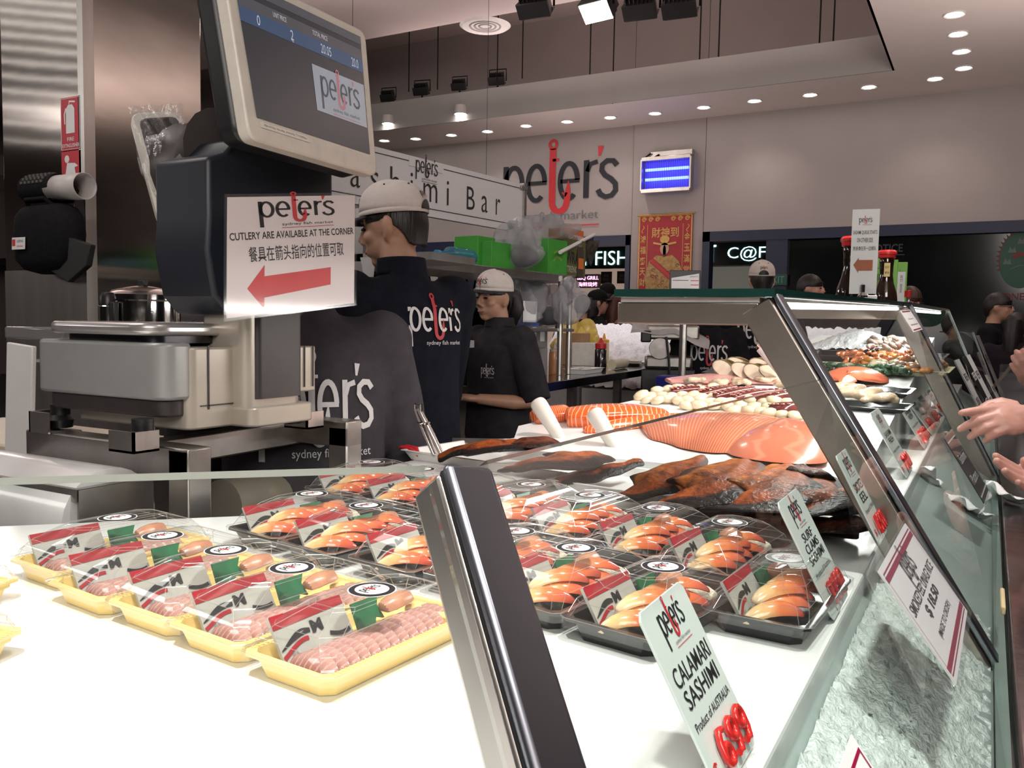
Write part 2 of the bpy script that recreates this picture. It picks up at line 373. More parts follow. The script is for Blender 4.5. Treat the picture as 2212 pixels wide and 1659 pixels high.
ACRYL = clear('clear_acrylic', (.95, .96, .96), 1.0, .03, .06, .03)
def struct(name, mb, m, **k): return mb.build(name, m, kind='structure', **k)

# ------------------------------------------------------------------ the room
YW = 10.4; ZS = 3.90
struct('floor', MB().bb((-20, -17, -.1), (7, 19, 0)), FLOORM, smooth=0)
XP0 = at(1366, 450, y=YW).x; XP1 = at(1521, 450, y=YW).x
ZH = at(1520, 502, y=YW).z
YF = at(1500, 203, z=ZS).y; XF = at(1925, 145, z=ZS).x
ZFT = at(1326, 155, y=YF).z
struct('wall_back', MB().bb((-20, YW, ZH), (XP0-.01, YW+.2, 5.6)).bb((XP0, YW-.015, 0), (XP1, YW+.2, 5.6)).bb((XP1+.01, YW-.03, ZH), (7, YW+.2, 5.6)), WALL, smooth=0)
struct('trim_1', MB().bb((-20, YW-.03, ZH-.13), (XP0-.01, YW+.12, ZH)).bb((XP0-.07, YW-.03, 0), (XP0-.01, YW+.12, ZH)), NAVY, smooth=0)
struct('trim_2', MB().bb((XP1+.01, YW-.06, ZH-.12), (7, YW+.12, ZH)).bb((XP1+.01, YW-.06, 0), (XP1+.10, YW+.12, ZH)), NAVY, smooth=0)
# hung soffit ring with its grey inner faces
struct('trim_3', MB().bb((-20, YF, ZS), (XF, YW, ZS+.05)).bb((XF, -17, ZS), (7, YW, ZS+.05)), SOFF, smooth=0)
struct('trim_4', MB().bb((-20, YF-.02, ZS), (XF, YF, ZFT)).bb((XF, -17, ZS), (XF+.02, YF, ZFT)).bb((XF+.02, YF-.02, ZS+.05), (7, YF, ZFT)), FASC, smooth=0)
YC = at(1000, 47, z=4.6).y
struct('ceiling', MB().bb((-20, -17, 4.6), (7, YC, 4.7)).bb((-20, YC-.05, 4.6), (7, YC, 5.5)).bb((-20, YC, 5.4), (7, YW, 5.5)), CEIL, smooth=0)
struct('wall_left', MB().bb((-20.1, -17, 0), (-20, 19, 5.6)), WALL, smooth=0)
struct('wall_right', MB().bb((7, -17, 0), (7.1, 19, 5.6)), mat('dark_side_wall', (.03, .03, .035), .6), smooth=0)
struct('wall_front', MB().bb((-20, -17.1, 0), (7, -17, 5.6)), mat('hall_end_wall', (.10, .095, .09), .7), smooth=0)
struct('wall_far', MB().bb((-20, 18.9, 0), (7, 19, 5.6)).bb((-20, YW+.2, 3.4), (7, 19, 3.5)), mat('dark_far_wall', (.02, .02, .024), .6), smooth=0)
# dark glazed shop front right of the pillar
XC = at(1656, 560, y=YW).x; XD = at(1702, 560, y=YW).x
struct('trim_5', MB().bb((XC, YW-.05, 0), (XD, YW+.1, ZH-.12)), NAVY, smooth=0)
struct('window_1', MB().bb((XD, YW+.02, 0), (7, YW+.05, ZH-.12)), DARKGLASS, smooth=0)
# stainless column
c0 = at(188, 600, d=4.0); CW, CDp = .645, .675
COLM = mat('column_steel', (.42, .38, .35), .115, 1., .08, 5, .035, 2.6, stretch=(.6, .6, 1.6), aniso=.98, arot=0.)
colm = MB().bb((c0.x-CW, c0.y, 0), (c0.x, c0.y+CDp, 4.65))
struct('column', colm, COLM, smooth=0, bevel=.006)
struct('trim_6', MB().bb((c0.x-.035, c0.y-.006, 0), (c0.x+.006, c0.y+.05, 4.6)).bb((c0.x-CW, c0.y-.004, .95), (c0.x-.035, c0.y, at(100, 583, y=c0.y).z)), STEEL, smooth=0)

# ------------------------------------------------------------------ lamps in the soffit
LAMP = mat('lit_lamp', (1, .97, .93), .4, emit=(1, .93, .86), es=24.)
RIMW = mat('lamp_rim', (.66, .62, .60), .4)
def downlight(p, label, tilt=0.):
    t = thing('downlight', label, 'ceiling light', p, group='downlights in the soffit')
    MB().lathe([(.062, -.004), (.078, -.012), (.084, -.004), (.084, 0), (.062, 0)], 28).build('rim', RIMW, t)
    MB(RY(tilt)).lathe([(.0001, -.010), (.056, -.010), (.060, -.002), (.0001, 0.)], 24).build('lamp_disc', LAMP, t)
    return t
dl = [(2062, 30), (2070, 72), (2077, 110), (2082, 146), (2020, 169), (1877, 187), (1750, 204), (1630, 217), (1520, 231), (1415, 244), (1318, 253), (1225, 262), (1136, 271), (1053, 283), (975, 291), (898, 299), (830, 303)]
nm = ['top right downlight of the row running toward the viewer', 'second downlight from the top of the row running toward the viewer', 'third downlight from the top of the row running toward the viewer', 'lowest downlight of the row running toward the viewer',
      'downlight inside the corner of the soffit', 'first tilted downlight left of the soffit corner joint', 'second tilted downlight left of the soffit corner joint', 'third tilted downlight left of the soffit corner joint', 'downlight above the plain wall edge', 'downlight above the blue insect killer',
      'downlight above the apostrophe of the big wall logo', 'downlight above the hook of the big wall logo', 'downlight above the first letter of the big wall logo', 'bright downlight left of the big wall logo', 'bright downlight above the hanging bar sign', 'bright downlight below the left scoop lamp', 'downlight half hidden at the scale display edge']
first = None
for i, (p, l) in enumerate(zip(dl, nm)):
    q = at(p[0], p[1], z=ZS)
    if first is None: first = downlight(q, 'white recessed round lamp, '+l)
    else: dup(first, q, label='white recessed round lamp, '+l)
    if i in (1, 4, 7, 10, 13, 16): lamp('downlight_glow', 'SPOT', (q.x, q.y, ZS-.03), 20, (1, .90, .84), (q.x, q.y-.05, 0), .05, spot=120, blend=.8)
lamp('upward_fill', 'AREA', (-4.2, 8.2, 2.2), 22, (1, .84, .80), (-3.0, 9.0, 5), 3.5, .8)  # added upward fill below the soffit, not a fixture
TUBE = mat('lit_tube', (1, 1, 1), .4, emit=(1, .96, .92), es=2.6)
for i in range(13):
    e_ = R(25-1.3*i); d_ = 2.25/math.tan(e_)
    t = thing('hall_tube_lamp', 'tube lamp in the hall ceiling behind the viewer, number %s of its slanting row' % ('one two three four five six seven eight nine ten eleven twelve thirteen fourteen fifteen sixteen seventeen eighteen nineteen twenty'.split()[i]), 'ceiling light', (-3.95-.83*d_, 2.5-.56*d_, 4.58), R(47), 'hall tube lamps')
    MB().box((0, 0, 0), (.16, 2.4, .03)).build('fixture', RIMW, t, smooth=0); MB().box((0, 0, -.022), (.05+.008*i, 2.3, .012)).build('tube', TUBE, t, smooth=0)
for i, (px, py) in enumerate([(838, 268), (995, 247)]):
    q = at(px, py, y=YF-.03)
    t = thing('scoop_lamp', 'round white scoop lamp glowing on the grey fascia, '+['left one beside the scale display', 'right one above the bar sign'][i], 'lamp', q, group='scoop lamps on the fascia')
    MB().lathe([(.02, .12), (.07, .11), (.085, .03), (.085, 0), (.075, 0), (.06, .09), (.001, .1)], 24).build('shade', RIMW, t)
    MB().lathe([(.001, -.012), (.06, -.01), (.073, .012), (.001, .015)], 20).build('bulb', mat('hot_bulb', (1, 1, 1), .4, emit=(1, .95, .9), es=22), t)
    lamp('scoop_glow', 'SPOT', q+Vector((0, -.02, -.02)), 30, (1, .9, .84), q+Vector((0, .03, -2)), .04, spot=150, blend=.9)
# floodlights on top of the fascia and hung from the ceiling
def flood(p, rz, label, s=1., lit=False, tilt=.5):
    t = thing('floodlight', label, 'floodlight', p, rz, 'black box floodlights'); t.scale = (s, s, s)
    b = MB(RX(tilt)); b.prism([(-.16, -.10), (.16, -.10), (.12, .10), (-.12, .10)], -.03, .12, 0)
    for k in range(7): b.box((-.12+.04*k, .0, .15), (.008, .16, .06))
    b.build('housing', BLACK, t, bevel=.006)
    MB(RX(tilt)).box((0, 0, -.034), (.29, .18, .006)).build('lens', mat('lit_flood_lens', (1, 1, 1), .3, emit=(1, .97, .88), es=16) if lit else mat('unlit_lens', (.10, .10, .10), .15), t)
    MB().tube([(-.17, 0, .02), (-.17, 0, .24), (.17, 0, .24), (.17, 0, .02)], .012, 6, flat=1).build('bracket', BLACKM, t)
    return t
for px, py, l, s in [(840, 214, 'far left one beside the scale display', .62), (912, 200, 'second from the left above the fascia', .66), (993, 190, 'third one, tilted sideways above the fascia', .6), (1075, 178, 'fourth one with a tall bracket above the fascia', .66)]:
    q = at(px, py, y=YF+.25); fl = flood(q, .2, 'small black floodlight standing over the fascia, '+l, s); zr = (ZFT-.05-q.z)/s; MB().tube([(0, 0, .0), (0, 0, zr), (-.06, -.262/s, zr)], .02, 8).build('mount', BLACKM, fl)
for px, py, l, lit, s in [(1160, 22, 'unlit grey box left of the lit one', 0, .95), (1290, 22, 'the only glaring one', 1, .95), (1387, 26, 'tilted unlit one right of the lit one', 0, .9), (1472, 22, 'unlit one with cooling fins, rightmost', 0, .9)]:
    q = at(px, py, y=YC-1.0); fl = flood(q, .1 if not lit else -.15, 'large ceiling floodlight at the top edge, '+l, s, bool(lit), -.75 if lit else .8); MB().tube([(0, 0, .24), (0, 0, (4.6-q.z)/s)], .015, 8).build('mount', BLACKM, fl)
for i, (px, py, l) in enumerate([(1048, 55, 'big round ceiling vent left of the floodlights')]):
    q = at(px, py, z=4.6)
    t = thing('air_vent', 'big round ceiling vent left of the hanging floodlights', 'vent', q)
    MB().lathe([(.20, -.01), (.25, -.02), (.28, 0), (.20, 0)], 32).build('rim', RIMW, t)
    g = MB()
    for r in (.05, .10, .15): g.lathe([(r, -.008), (r+.02, -.02), (r+.028, -.008)], 28)
    g.lathe([(.001, -.004), (.2, -.003)], 28); g.build('grille', mat('vent_grey', (.28, .25, .24), .6), t)
for px, py, l in [(842, 146, 'left'), (978, 124, 'middle'), (1128, 122, 'right')]:
    q = at(px, py, z=5.4)
    t = thing('ceiling_ring', 'dark unlit recessed ring in the high ceiling, %s one of three' % l, 'ceiling light', q, group='unlit recessed rings')
    MB().lathe([(.09, -.004), (.15, -.02), (.17, 0), (.09, 0)], 24).build('rim', mat('ring_brown', (.20, .16, .15), .5), t)
    MB().lathe([(.001, -.003), (.09, -.004)], 20).build('lamp_disc', BLACK, t)
for px, py, l in [(1315, 136, 'above the bright end of the fascia'), (1030, 187, 'behind the third fascia floodlight'), (966, 196, 'between two fascia floodlights'), (1522, 128, 'above the hanging wires'), (1658, 108, 'at the right of the high ceiling')]:
    q = at(px, py, z=5.4)
    t = thing('high_downlight', 'tiny lamp in the high ceiling '+l, 'ceiling light', q, group='small lamps in the high ceiling')
    MB().lathe([(.08, -.004), (.12, -.02), (.13, 0), (.08, 0)], 20).build('rim', RIMW, t); MB().lathe([(.001, -.006), (.08, -.005)], 16).build('lamp_disc', LAMP if px < 1400 else BLACKM, t)
wires = [(883, 108, 195), (945, 138, 190), (1074, 72, 172), (1128, 118, 166), (1274, 60, 164), (1323, 84, 220), (1511, 4, 130), (1552, 32, 126), (1770, 0, 92), (1800, 0, 88)]
wl = ['leftmost', 'second from the left', 'third, beside the ceiling vent', 'fourth', 'below the lit floodlight', 'running down over the lit part of the fascia', 'first of the middle pair', 'second of the middle pair', 'first of the right pair', 'second of the right pair']
for (px, y0, y1), l in zip(wires, wl):
    q = at(px, y1, y=YF-.01)
    MB().tube([(q.x, q.y, q.z-.02), (q.x, q.y, 5.4)], .008, 6).build('suspension_wire', BLACKM, label='thin dark suspension wire holding the fascia, '+l, cat='wire', group='suspension wires')

# ------------------------------------------------------------------ things on the back wall
def wallframe(px0, py0, px1, py1, y):
    a = at(px0, py1, y=y); b = at(px1, py0, y=y)
    return frame(((a.x+b.x)/2, y, (a.z+b.z)/2), (1, 0, 0), (0, 0, 1)), abs(b.x-a.x), abs(b.z-a.z)
# big logo, printed on its own panel
Mw, ww, hh = wallframe(1088, 360, 1336, 438, YW-.012)
a = at(1085, 440, y=YW-.012); b = at(1336, 433, y=YW-.012)
lw = b.x-a.x; base = at(1200, 436, y=YW-.012).z; xh = base and (at(1200, 350, y=YW-.012).z-base)
t = thing('wall_logo', 'huge black and red word logo lettered on the white wall', 'sign', ((a.x+b.x)/2, YW-.004, base+xh/2))
lg = MB(); lg.logo(Matrix.Rotation(R(90), 4, 'X') @ Matrix.Diagonal((1, xh/(lw/2.85), 1, 1)), lw, 0, 1, sub=False, line=False)
lg.build('lettering', [mat('wall_letter_black', (.012, .012, .02), .5), RED], t, loc=(0, -.006, 0), smooth=0)
s1 = at(1128, 471, y=YW-.012); s2 = at(1292, 466, y=YW-.012)
sb = MB(); sb.text('sydney fish market', T((s1.x+s2.x)/2-.16-((a.x+b.x)/2), -.008, s1.z-.01-(base+xh/2)) @ RX(R(90)), (s2.x-s1.x+.32, .15), 0)
sb.box(((s1.x+s2.x)/2-.16-((a.x+b.x)/2), -.008, s1.z-.13-(base+xh/2)), (s2.x-s1.x+.34, .003, .016), 1); sb.build('small_lettering', [GREYINK, RED], t, smooth=0)
struct('trim_7', MB().bb((XP0-.006, YW-.02, ZH), (XP0+.004, YW, ZS)), mat('joint_grey', (.3, .27, .26), .7), smooth=0)
# insect killer
A = at(1388, 346, y=YW-.12); B = at(1492, 408, y=YW-.12)
t = thing('insect_killer', 'blue glowing ultraviolet insect killer hung on the white wall', 'insect killer', ((A.x+B.x)/2, YW-.07, (A.z+B.z)/2)); W_, H_ = B.x-A.x, A.z-B.z
MB().box((0, -.04, H_/2), (W_, .12, .05)).box((0, -.04, -H_/2), (W_, .12, .05)).box((-W_/2, -.04, 0), (.025, .12, H_)).box((W_/2, -.04, 0), (.025, .12, H_)).box((.05, 0, H_/2+.06), (W_*.85, .09, .07)).build('casing', STEEL, t, bevel=.006)
MB().box((0, .02, 0), (W_-.04, .01, H_-.05)).build('back_plate', mat('violet_glow', (.1, .08, .7), .5, emit=(.06, .05, 1.0), es=.75), t)
for dz in (.07, -.05): MB().tube([(-W_/2+.04, -.03, dz), (W_/2-.04, -.03, dz)], .018, 12).build('tube', mat('uv_tube', (.4, .5, 1), .4, emit=(.16, .28, 1), es=3.2), t)
gr = MB()
for k in range(26): gr.box((-W_/2+.03+k*(W_-.06)/25, -.085, 0), (.003, .003, H_-.06))
gr.build('guard_grille', BLACKM, t)
MB().tube([(-.1, -.05, H_/2+.05), (-.18, -.08, H_/2+.0), (-.26, -.08, H_/2+.03), (-.2, -.07, H_/2+.07)], .012, 6).build('cord', BLACKM, t)
# red scroll
A = at(1380, 466, y=YW-.04); B = at(1497, 461, y=YW-.04); zb = at(1400, 640, y=YW-.04).z-.25
W_ = B.x-A.x; H_ = A.z-zb
t = thing('wall_scroll', 'red and gold festive paper scroll hanging on the white pillar', 'poster', ((A.x+B.x)/2, YW-.03, (A.z+zb)/2))
GOLD = mat('gold_print', (.52, .30, .07), .4, .2, .15, 30); SRED = mat('scroll_red', (.36, .008, .016), .5, 0, .08, 20)
Fm = RX(R(90)); s = MB(); s.box((0, 0, 0), (W_, .006, H_), 0)
F1 = T(0, -.006, 0) @ Fm
def rect(mb, x0, y0, x1, y1, wd, M, m): mb.ribbon([(x0, y0), (x1, y0), (x1, y1), (x0, y1)], wd, M, m, True)
rect(s, -W_/2+.012, -H_/2+.01, W_/2-.012, H_/2-.012, .018, F1, 1)
for sx in (-1, 1):
    s.ribbon([(sx*(W_/2-.12), -H_/2), (sx*(W_/2-.12), H_/2-.12)], .006, F1, 1)
    for k in range(3):
        cx, cy, rr = sx*(W_/2-.07-.09*k), H_/2-.055, .032
        s.ribbon([(cx+rr*(1-q/24)*math.cos(q*.55), cy+rr*(1-q/24)*math.sin(q*.55)) for q in range(20)], .010, F1, 1)
    s.ribbon([(sx*(W_/2-.06)+.016*math.sin(q*.9), H_/2-.13-q*.013) for q in range(8)], .009, F1, 1)
s.text('財神到', F1 @ T(0, H_/2-.22, 0), (W_*.5, .125), 1, .012)
for k, ch in enumerate('鴻福齊天財神到'): s.text(ch, F1 @ T(-W_/2+.065, H_/2-.30-k*.135, 0), (.075, .095), 1, .012)
for k, ch in enumerate('金玉滿堂'): s.text(ch, F1 @ T(W_/2-.065, H_/2-.28-k*.135, 0), (.075, .095), 1, .012)
F2 = T(0, -.009, -.09) @ Fm
def blob(cx, cy, rx, ry, m, M=F2, n=28): s.poly([M @ Vector((cx+rx*math.cos(2*math.pi*q/n), cy+ry*math.sin(2*math.pi*q/n), 0)) for q in range(n)], m)
# plain gold robed figure
s.poly([F2 @ Vector((x, y, 0)) for x, y in [(-.10, .22), (-.2, .14), (-.26, -.05), (-.22, -.22), (-.16, -.40), (.17, -.40), (.23, -.2), (.26, -.05), (.19, .14), (.10, .22), (0, .2)]], 2)
F3 = T(0, -.011, -.09) @ Fm
blob(0, .30, .058, .075, 3, F3); s.ribbon([(-.15, .375), (-.05, .355), (.05, .355), (.15, .375)], .022, F3, 1); blob(0, .415, .062, .05, 1, F3); blob(0, .27, .02, .075, 4, F3)
s.ribbon([(-.17, .16), (0, .02), (.09, -.06)], .07, F3, 0); s.ribbon([(-.17, .16), (0, .02), (.09, -.06)], .045, T(0, -.0125, -.09) @ Fm, 5)
for q in range(22):
    random.seed(q); cx, cy = random.uniform(-.19, .19), random.uniform(-.42, .12); s.ribbon([(cx+.022*math.cos(u), cy+.018*math.sin(u)) for u in (0, 1, 2, 3, 4, 5)], .007, F3, 4 if q % 3 else 5)
s.build('sheet', [SRED, GOLD, mat('gold_robe', (.34, .20, .06), .45, .2, .3, 26), mat('scroll_face', (.55, .33, .22), .6), mat('scroll_dark', (.06, .03, .02), .6), mat('scroll_bright_red', (.5, .03, .03), .5)], t, smooth=0)
MB().tube([(-W_/2-.02, -.01, H_/2), (W_/2+.02, -.01, H_/2)], .010, 8).build('rod', GOLD, t)
# shops seen through the openings
NEON = mat('mint_neon', (.8, 1, .97), .4, emit=(.55, 1.0, .92), es=2.6); NEONP = mat('pink_neon', (1, .6, .8), .4, emit=(1, .42, .68), es=2.2)
SHOPB = mat('shop_black', (.006, .008, .010), .3)
def shop(name, label, px0, px1, pyt, pyb, texts, y, neon):
    a = at(px0, pyb, y=y); b = at(px1, pyt, y=y); o = ((a.x+b.x)/2, y, (a.z+b.z)/2); w_, h_ = b.x-a.x, b.z-a.z
    t = thing(name, label, 'neon sign', o); MB().box((0, .04, 0), (w_, .08, h_)).build('board', SHOPB, t, smooth=0)
    m = MB()
    for s_, x0, x1, yy0, yy1 in texts:
        p = at(x0, yy1, y=y-.02); q = at(x1, yy0, y=y-.02)
        m = MB(); m.text(s_, T((p.x+q.x)/2-o[0], -.02, (p.z+q.z)/2-o[2]) @ RX(R(90)), (q.x-p.x, q.z-p.z), 0, -.008 if len(s_) < 9 else 0)
        m.build('neon_lettering', neon, t, smooth=0, solid=.012)
    return t
shop('fish_shop_sign', 'black sign with mint neon capitals over the fried food shop', 1248, 1362, 534, 581, [('FISH', 1286, 1357, 541, 573), ('ICH', 1250, 1266, 550, 574)], 12.6, NEON)
shop('cafe_sign', 'black sign with swirly mint neon letters behind the dark shop front', 1528, 1680, 518, 574, [('C@F', 1571, 1654, 531, 565), ('T', 1532, 1547, 529, 566)], 12.6, NEON)
shop('grill_sign', 'small pink neon grill sign hanging below the mint fish sign', 1244, 1294, 592, 622, [('BBQ GRILL', 1247, 1293, 596, 606), ('海鲜烧烤', 1249, 1290, 609, 619)], 12.2, NEONP)
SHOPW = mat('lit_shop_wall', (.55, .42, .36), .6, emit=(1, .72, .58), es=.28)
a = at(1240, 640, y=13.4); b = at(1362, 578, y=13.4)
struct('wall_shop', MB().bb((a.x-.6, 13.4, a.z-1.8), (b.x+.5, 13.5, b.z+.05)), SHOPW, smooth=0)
a = at(1530, 650, y=13.4); b = at(1660, 574, y=13.4)
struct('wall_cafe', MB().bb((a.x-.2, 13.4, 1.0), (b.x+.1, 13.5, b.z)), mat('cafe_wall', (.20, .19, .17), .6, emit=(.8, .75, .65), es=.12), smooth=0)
for px, py, l in [(1310, 600, 'first'), (1345, 599, 'second')]:
    q = at(px, py, y=13.2); t = thing('menu_picture', 'dark framed menu picture hanging in the lit fish shop, %s from the pink sign' % l, 'picture', q, group='menu pictures in the fish shop')
    MB().box((0, 0, 0), (.19, .02, .2)).build('frame', mat('brown_frame', (.06, .03, .015), .5), t); m = MB(); m.box((0, -.012, 0), (.15, .004, .16), 0)
    m.text('SEA', T(0, -.016, .03) @ RX(R(90)), (.09, .04), 1); m.text('FOOD', T(0, -.016, -.03) @ RX(R(90)), (.1, .04), 1); m.build('print', [mat('menu_dark', (.05, .04, .04), .5), mat('menu_letters', (.5, .3, .15), .5)], t, smooth=0)
q = at(1680, 605, y=YW); t = thing('exit_sign', 'green exit sign dim on the navy frame', 'sign', (q.x, YW-.07, q.z)); MB().box((0, 0, 0), (.24, .02, .13)).build('panel', mat('exit_green', (.01, .07, .05), .5), t)
MB().text('EXIT', T(0, -.013, 0) @ RX(R(90)), (.18, .08), 0).build('lettering', mat('exit_pale', (.12, .28, .22), .5), t, smooth=0)
# faint marks on the dark shop window
q = at(1912, 536, y=YW); t = thing('notice_sticker', 'faint dark notice lettering on the black shop window', 'sticker', (q.x, YW+.01, q.z)); m = MB(); FN = RX(R(90))
m.text('NOTICE', T(0, 0, 0) @ FN, (.36, .09), 0, .02); m.ribbon([(-.2, -.075), (.2, -.075)], .01, FN, 0)
m.ribbon([(.03+.085*math.cos(u*.35), -.33+.1*math.sin(u*.35)) for u in range(18)], .016, FN, 0, True); m.ribbon([(.0, -.36), (.03, -.32), (.06, -.30)], .03, FN, 0)
m.build('print', mat('notice_faint', (.020, .034, .036), .5), t, smooth=0)
q = at(2205, 560, y=YW); t = thing('market_emblem', 'round green fish emblem with red lettering on the black shop window', 'sign', (q.x, YW+.012, q.z)); m = MB()
n = 40; m.poly([FN @ Vector((.20*math.cos(2*math.pi*k/n), .30*math.sin(2*math.pi*k/n), 0)) for k in range(n)], 0)
FN2 = T(0, -.003, 0) @ FN
for k in range(14): a0 = R(80+k*9); m.poly([FN2 @ Vector((x, y, 0)) for x, y in [(.19*math.cos(a0), .285*math.sin(a0)), (.23*math.cos(a0+.05), .335*math.sin(a0+.05)), (.19*math.cos(a0+.12), .285*math.sin(a0+.12))]], 1)
for cx, cy in [(-.08, .1), (.0, .19), (-.12, -.02)]: m.poly([FN2 @ Vector((cx+x, cy+y, 0)) for x, y in [(-.04, -.03), (.04, -.03), (.02, .03), (0, .0), (-.02, .035)]], 2)
m.ribbon([(-.07, .02), (-.02, .06), (.04, .04), (.1, .06)], .05, FN2, 1); m.ribbon([(-.09, -.1), (0, -.06), (.12, -.08)], .008, FN2, 2)
for s_, c, mt in [('SYDNEY', (-.06, -.385), 1), ('Fish market', (-.05, .40), 1)]: m.text(s_, FN2 @ T(c[0], c[1], 0), (.34, .075), mt, .015)
m.build('print', [mat('emblem_green', (.012, .075, .045), .5), mat('emblem_red', (.14, .010, .008), .5), mat('emblem_pale', (.09, .13, .11), .5)], t, smooth=0)
q = at(1797, 620, y=12); struct('wall_inner', MB().bb((q.x-.35, 12, 0), (q.x+.3, 12.1, q.z+.45)), mat('inner_steel_wall', (.10, .12, .12), .3, .6), smooth=0)
# ------------------------------------------------------------------ the glass display counter
ZD = HC-.32                                     # deck height
DECK = mat('white_deck', (.80, .80, .79), .22, 0, .015, 4)
APRON = mat('grey_green_apron', (.30, .35, .335), .25, 0, .08, 5)
RAILM = mat('worn_rail_steel', (.42, .36, .37), .16, 1., .25, 9, .06, 14)
def V(x, y, z): return Vector((x, y, HC+z))
s2 = 1/math.sqrt(2)
pa, pb = at(1007, 1010, d=.41), at(1170, 1550, d=.345)       # corner post line: top, bottom
N1 = [pa, pa+(pb-pa)*((HC-.44-pa.z)/(pb.z-pa.z))]
TOP2, BOT2 = V(-.277, 1.3, .050), V(.039, 1.3, -.455)          # second post
TOP3, BOT3 = V(-.222, 3.0, .082), V(.045, 3.0, -.445)
TOP4, BOT4 = V(-.180, 4.76, .103), V(.048, 4.76, -.44)
TOP5, BOT5 = V(-.085, 5.9, .0), V(.055, 5.9, -.373)
Ld = Vector((-s2, -s2, 0))
t = thing('display_counter', 'long white fish display counter with slanted glass front and steel posts', 'display counter', (0, 0, 0))
CNT = t
dk = [(-.128, 4.72), (-.128, .354), (-1.328, -.846), (-2.20, -.15), (-1.05, 1.0), (-1.16, 1.35), (-1.16, 4.72)]
MB().prism(dk, ZD-.035, ZD).build('deck', DECK, t, smooth=0, bevel=.004)
MB().prism([(-.16, 5.9), (-.16, .368), (-1.32, -.80), (-2.16, -.15), (-1.08, .94), (-1.15, 1.35), (-1.15, 5.9)], .02, ZD-.036).build('cabinet', STEELD, t, smooth=0)
MB().prism([(-.128, 5.9), (-.128, 4.74), (-1.16, 4.74), (-1.16, 5.9)], ZD-.035, ZD).build('end_deck', DECK, t, smooth=0)
# sloping apron between the deck and the glass foot
ap = MB()
ap.quad(V(-.132, .36, -.35), V(-.132, 5.9, -.35), V(.03, 5.9, -.452), V(.03, .262, -.452))
l0 = V(-.132, .36, -.35); l1 = V(.03, .262, -.452); ap.quad(l0+Ld*1.7, l0, l1, l1+Ld*1.7)
ap.build('apron', APRON, t, smooth=0, solid=.004)
rl = MB(); rl.bb((.028, .2, HC-.475), (.042, 5.95, HC-.436)); rl.build('glass_channel', mat('green_channel', (.10, .16, .14), .3, 0, .1, 10), t)
MB().bb((.043, -.6, HC-.50), (.30, 5.95, HC-.452)).bb((.05, -.6, .05), (.20, 5.95, HC-.50)).build('customer_rail', RAILM, t, bevel=.012)
MB(T(.05, .18, 0) @ RZ(R(225))).bb((0, -.26, HC-.62), (1.7, -.02, HC-.49)).build('corner_rail', RAILM, t, bevel=.01)
# panes
def pane(name, a0, a1, b1, b0, th=.008, top_m=None, m=GLASS):
    nn = (a1-a0).cross(b0-a0).normalized()*th/2; p = [a0, a1, b1, b0]
    mb = MB(); F_ = [q+nn for q in p]; B_ = [q-nn for q in p]
    mb.add(F_+B_, [(0, 1, 2, 3), (7, 6, 5, 4), (1, 2, 6, 5), (2, 3, 7, 6), (3, 0, 4, 7)], 0); mb.add([F_[0], B_[0], B_[1], F_[1]], [(0, 1, 2, 3)], 1)
    return mb.build(name, [m, top_m or GLASSEDGE], t, smooth=0)
EDGEW = mat('glare_white_edge', (.92, .89, .80), .5, 0, .03, 10)  # near-white colour stands in for spotlight glare on the left pane's edge
def lerp(a, b, k): return a+(b-a)*k
kk = (.050+.07)/(.050+.455)
pane('glass_pane', N1[0]+Ld*2.0, N1[0]+Ld*.02, N1[1]+Ld*.02, N1[1]+Ld*2.0, .006, EDGEW)
pane('glass_pane', N1[0]+Vector((0, .015, 0)), lerp(TOP2, BOT2, kk)-Vector((0, .02, 0)), BOT2-Vector((0, .02, 0)), N1[1]+Vector((0, .015, 0)), .006)
pane('glass_pane', TOP2+Vector((0, .02, 0)), TOP3-Vector((0, .02, 0)), BOT3-Vector((0, .02, 0)), BOT2+Vector((0, .02, 0)))
pane('glass_pane', TOP3+Vector((0, .02, 0)), TOP4, BOT4, BOT3+Vector((0, .02, 0)))
pane('glass_pane', V(-.135, 4.85, -.0), TOP5, BOT5, V(.048, 4.85, -.44))
for a_, b_ in [(TOP4, BOT4), (TOP5, BOT5)]: MB().tube([a_, b_], .006, 8).build('glass_edge', mat('pale_edge', (.35, .40, .38), .2), t)
# corner post: dark front bar, bright side bar
ax = (N1[1]-N1[0]).normalized(); out = Vector((math.cos(R(-22.5)), math.sin(R(-22.5)), 0)); out = (out-ax*out.dot(ax)).normalized(); sd = ax.cross(out).normalized()
def bar(name, p0, p1, u, v, wu, wv, m, ou=0, ov=0, bev=.003):
    mb = MB(); c = [(-1, -1), (1, -1), (1, 1), (-1, 1)]
    P = [p + u*(ou+a*wu/2) + v*(ov+b*wv/2) for p in (p0, p1) for a, b in c]
    mb.add(P, [(3, 2, 1, 0), (4, 5, 6, 7)] + [(i, (i+1) % 4, 4+(i+1) % 4, 4+i) for i in range(4)])
    return mb.build(name, m, t, bevel=bev)
POSTD = mat('dark_post_steel', (.25, .26, .30), .30, 1., .12, 6, .03, 20)
bar('post', N1[0], N1[1], sd, out, .0275, .007, POSTD, 0, .0)
bar('post_tube', N1[0], N1[1], sd, out, .0265, .024, STEEL, 0, -.017)
bar('post_gasket', N1[0], N1[1], sd, out, .0255, .004, BLACKM, 0, -.0045)
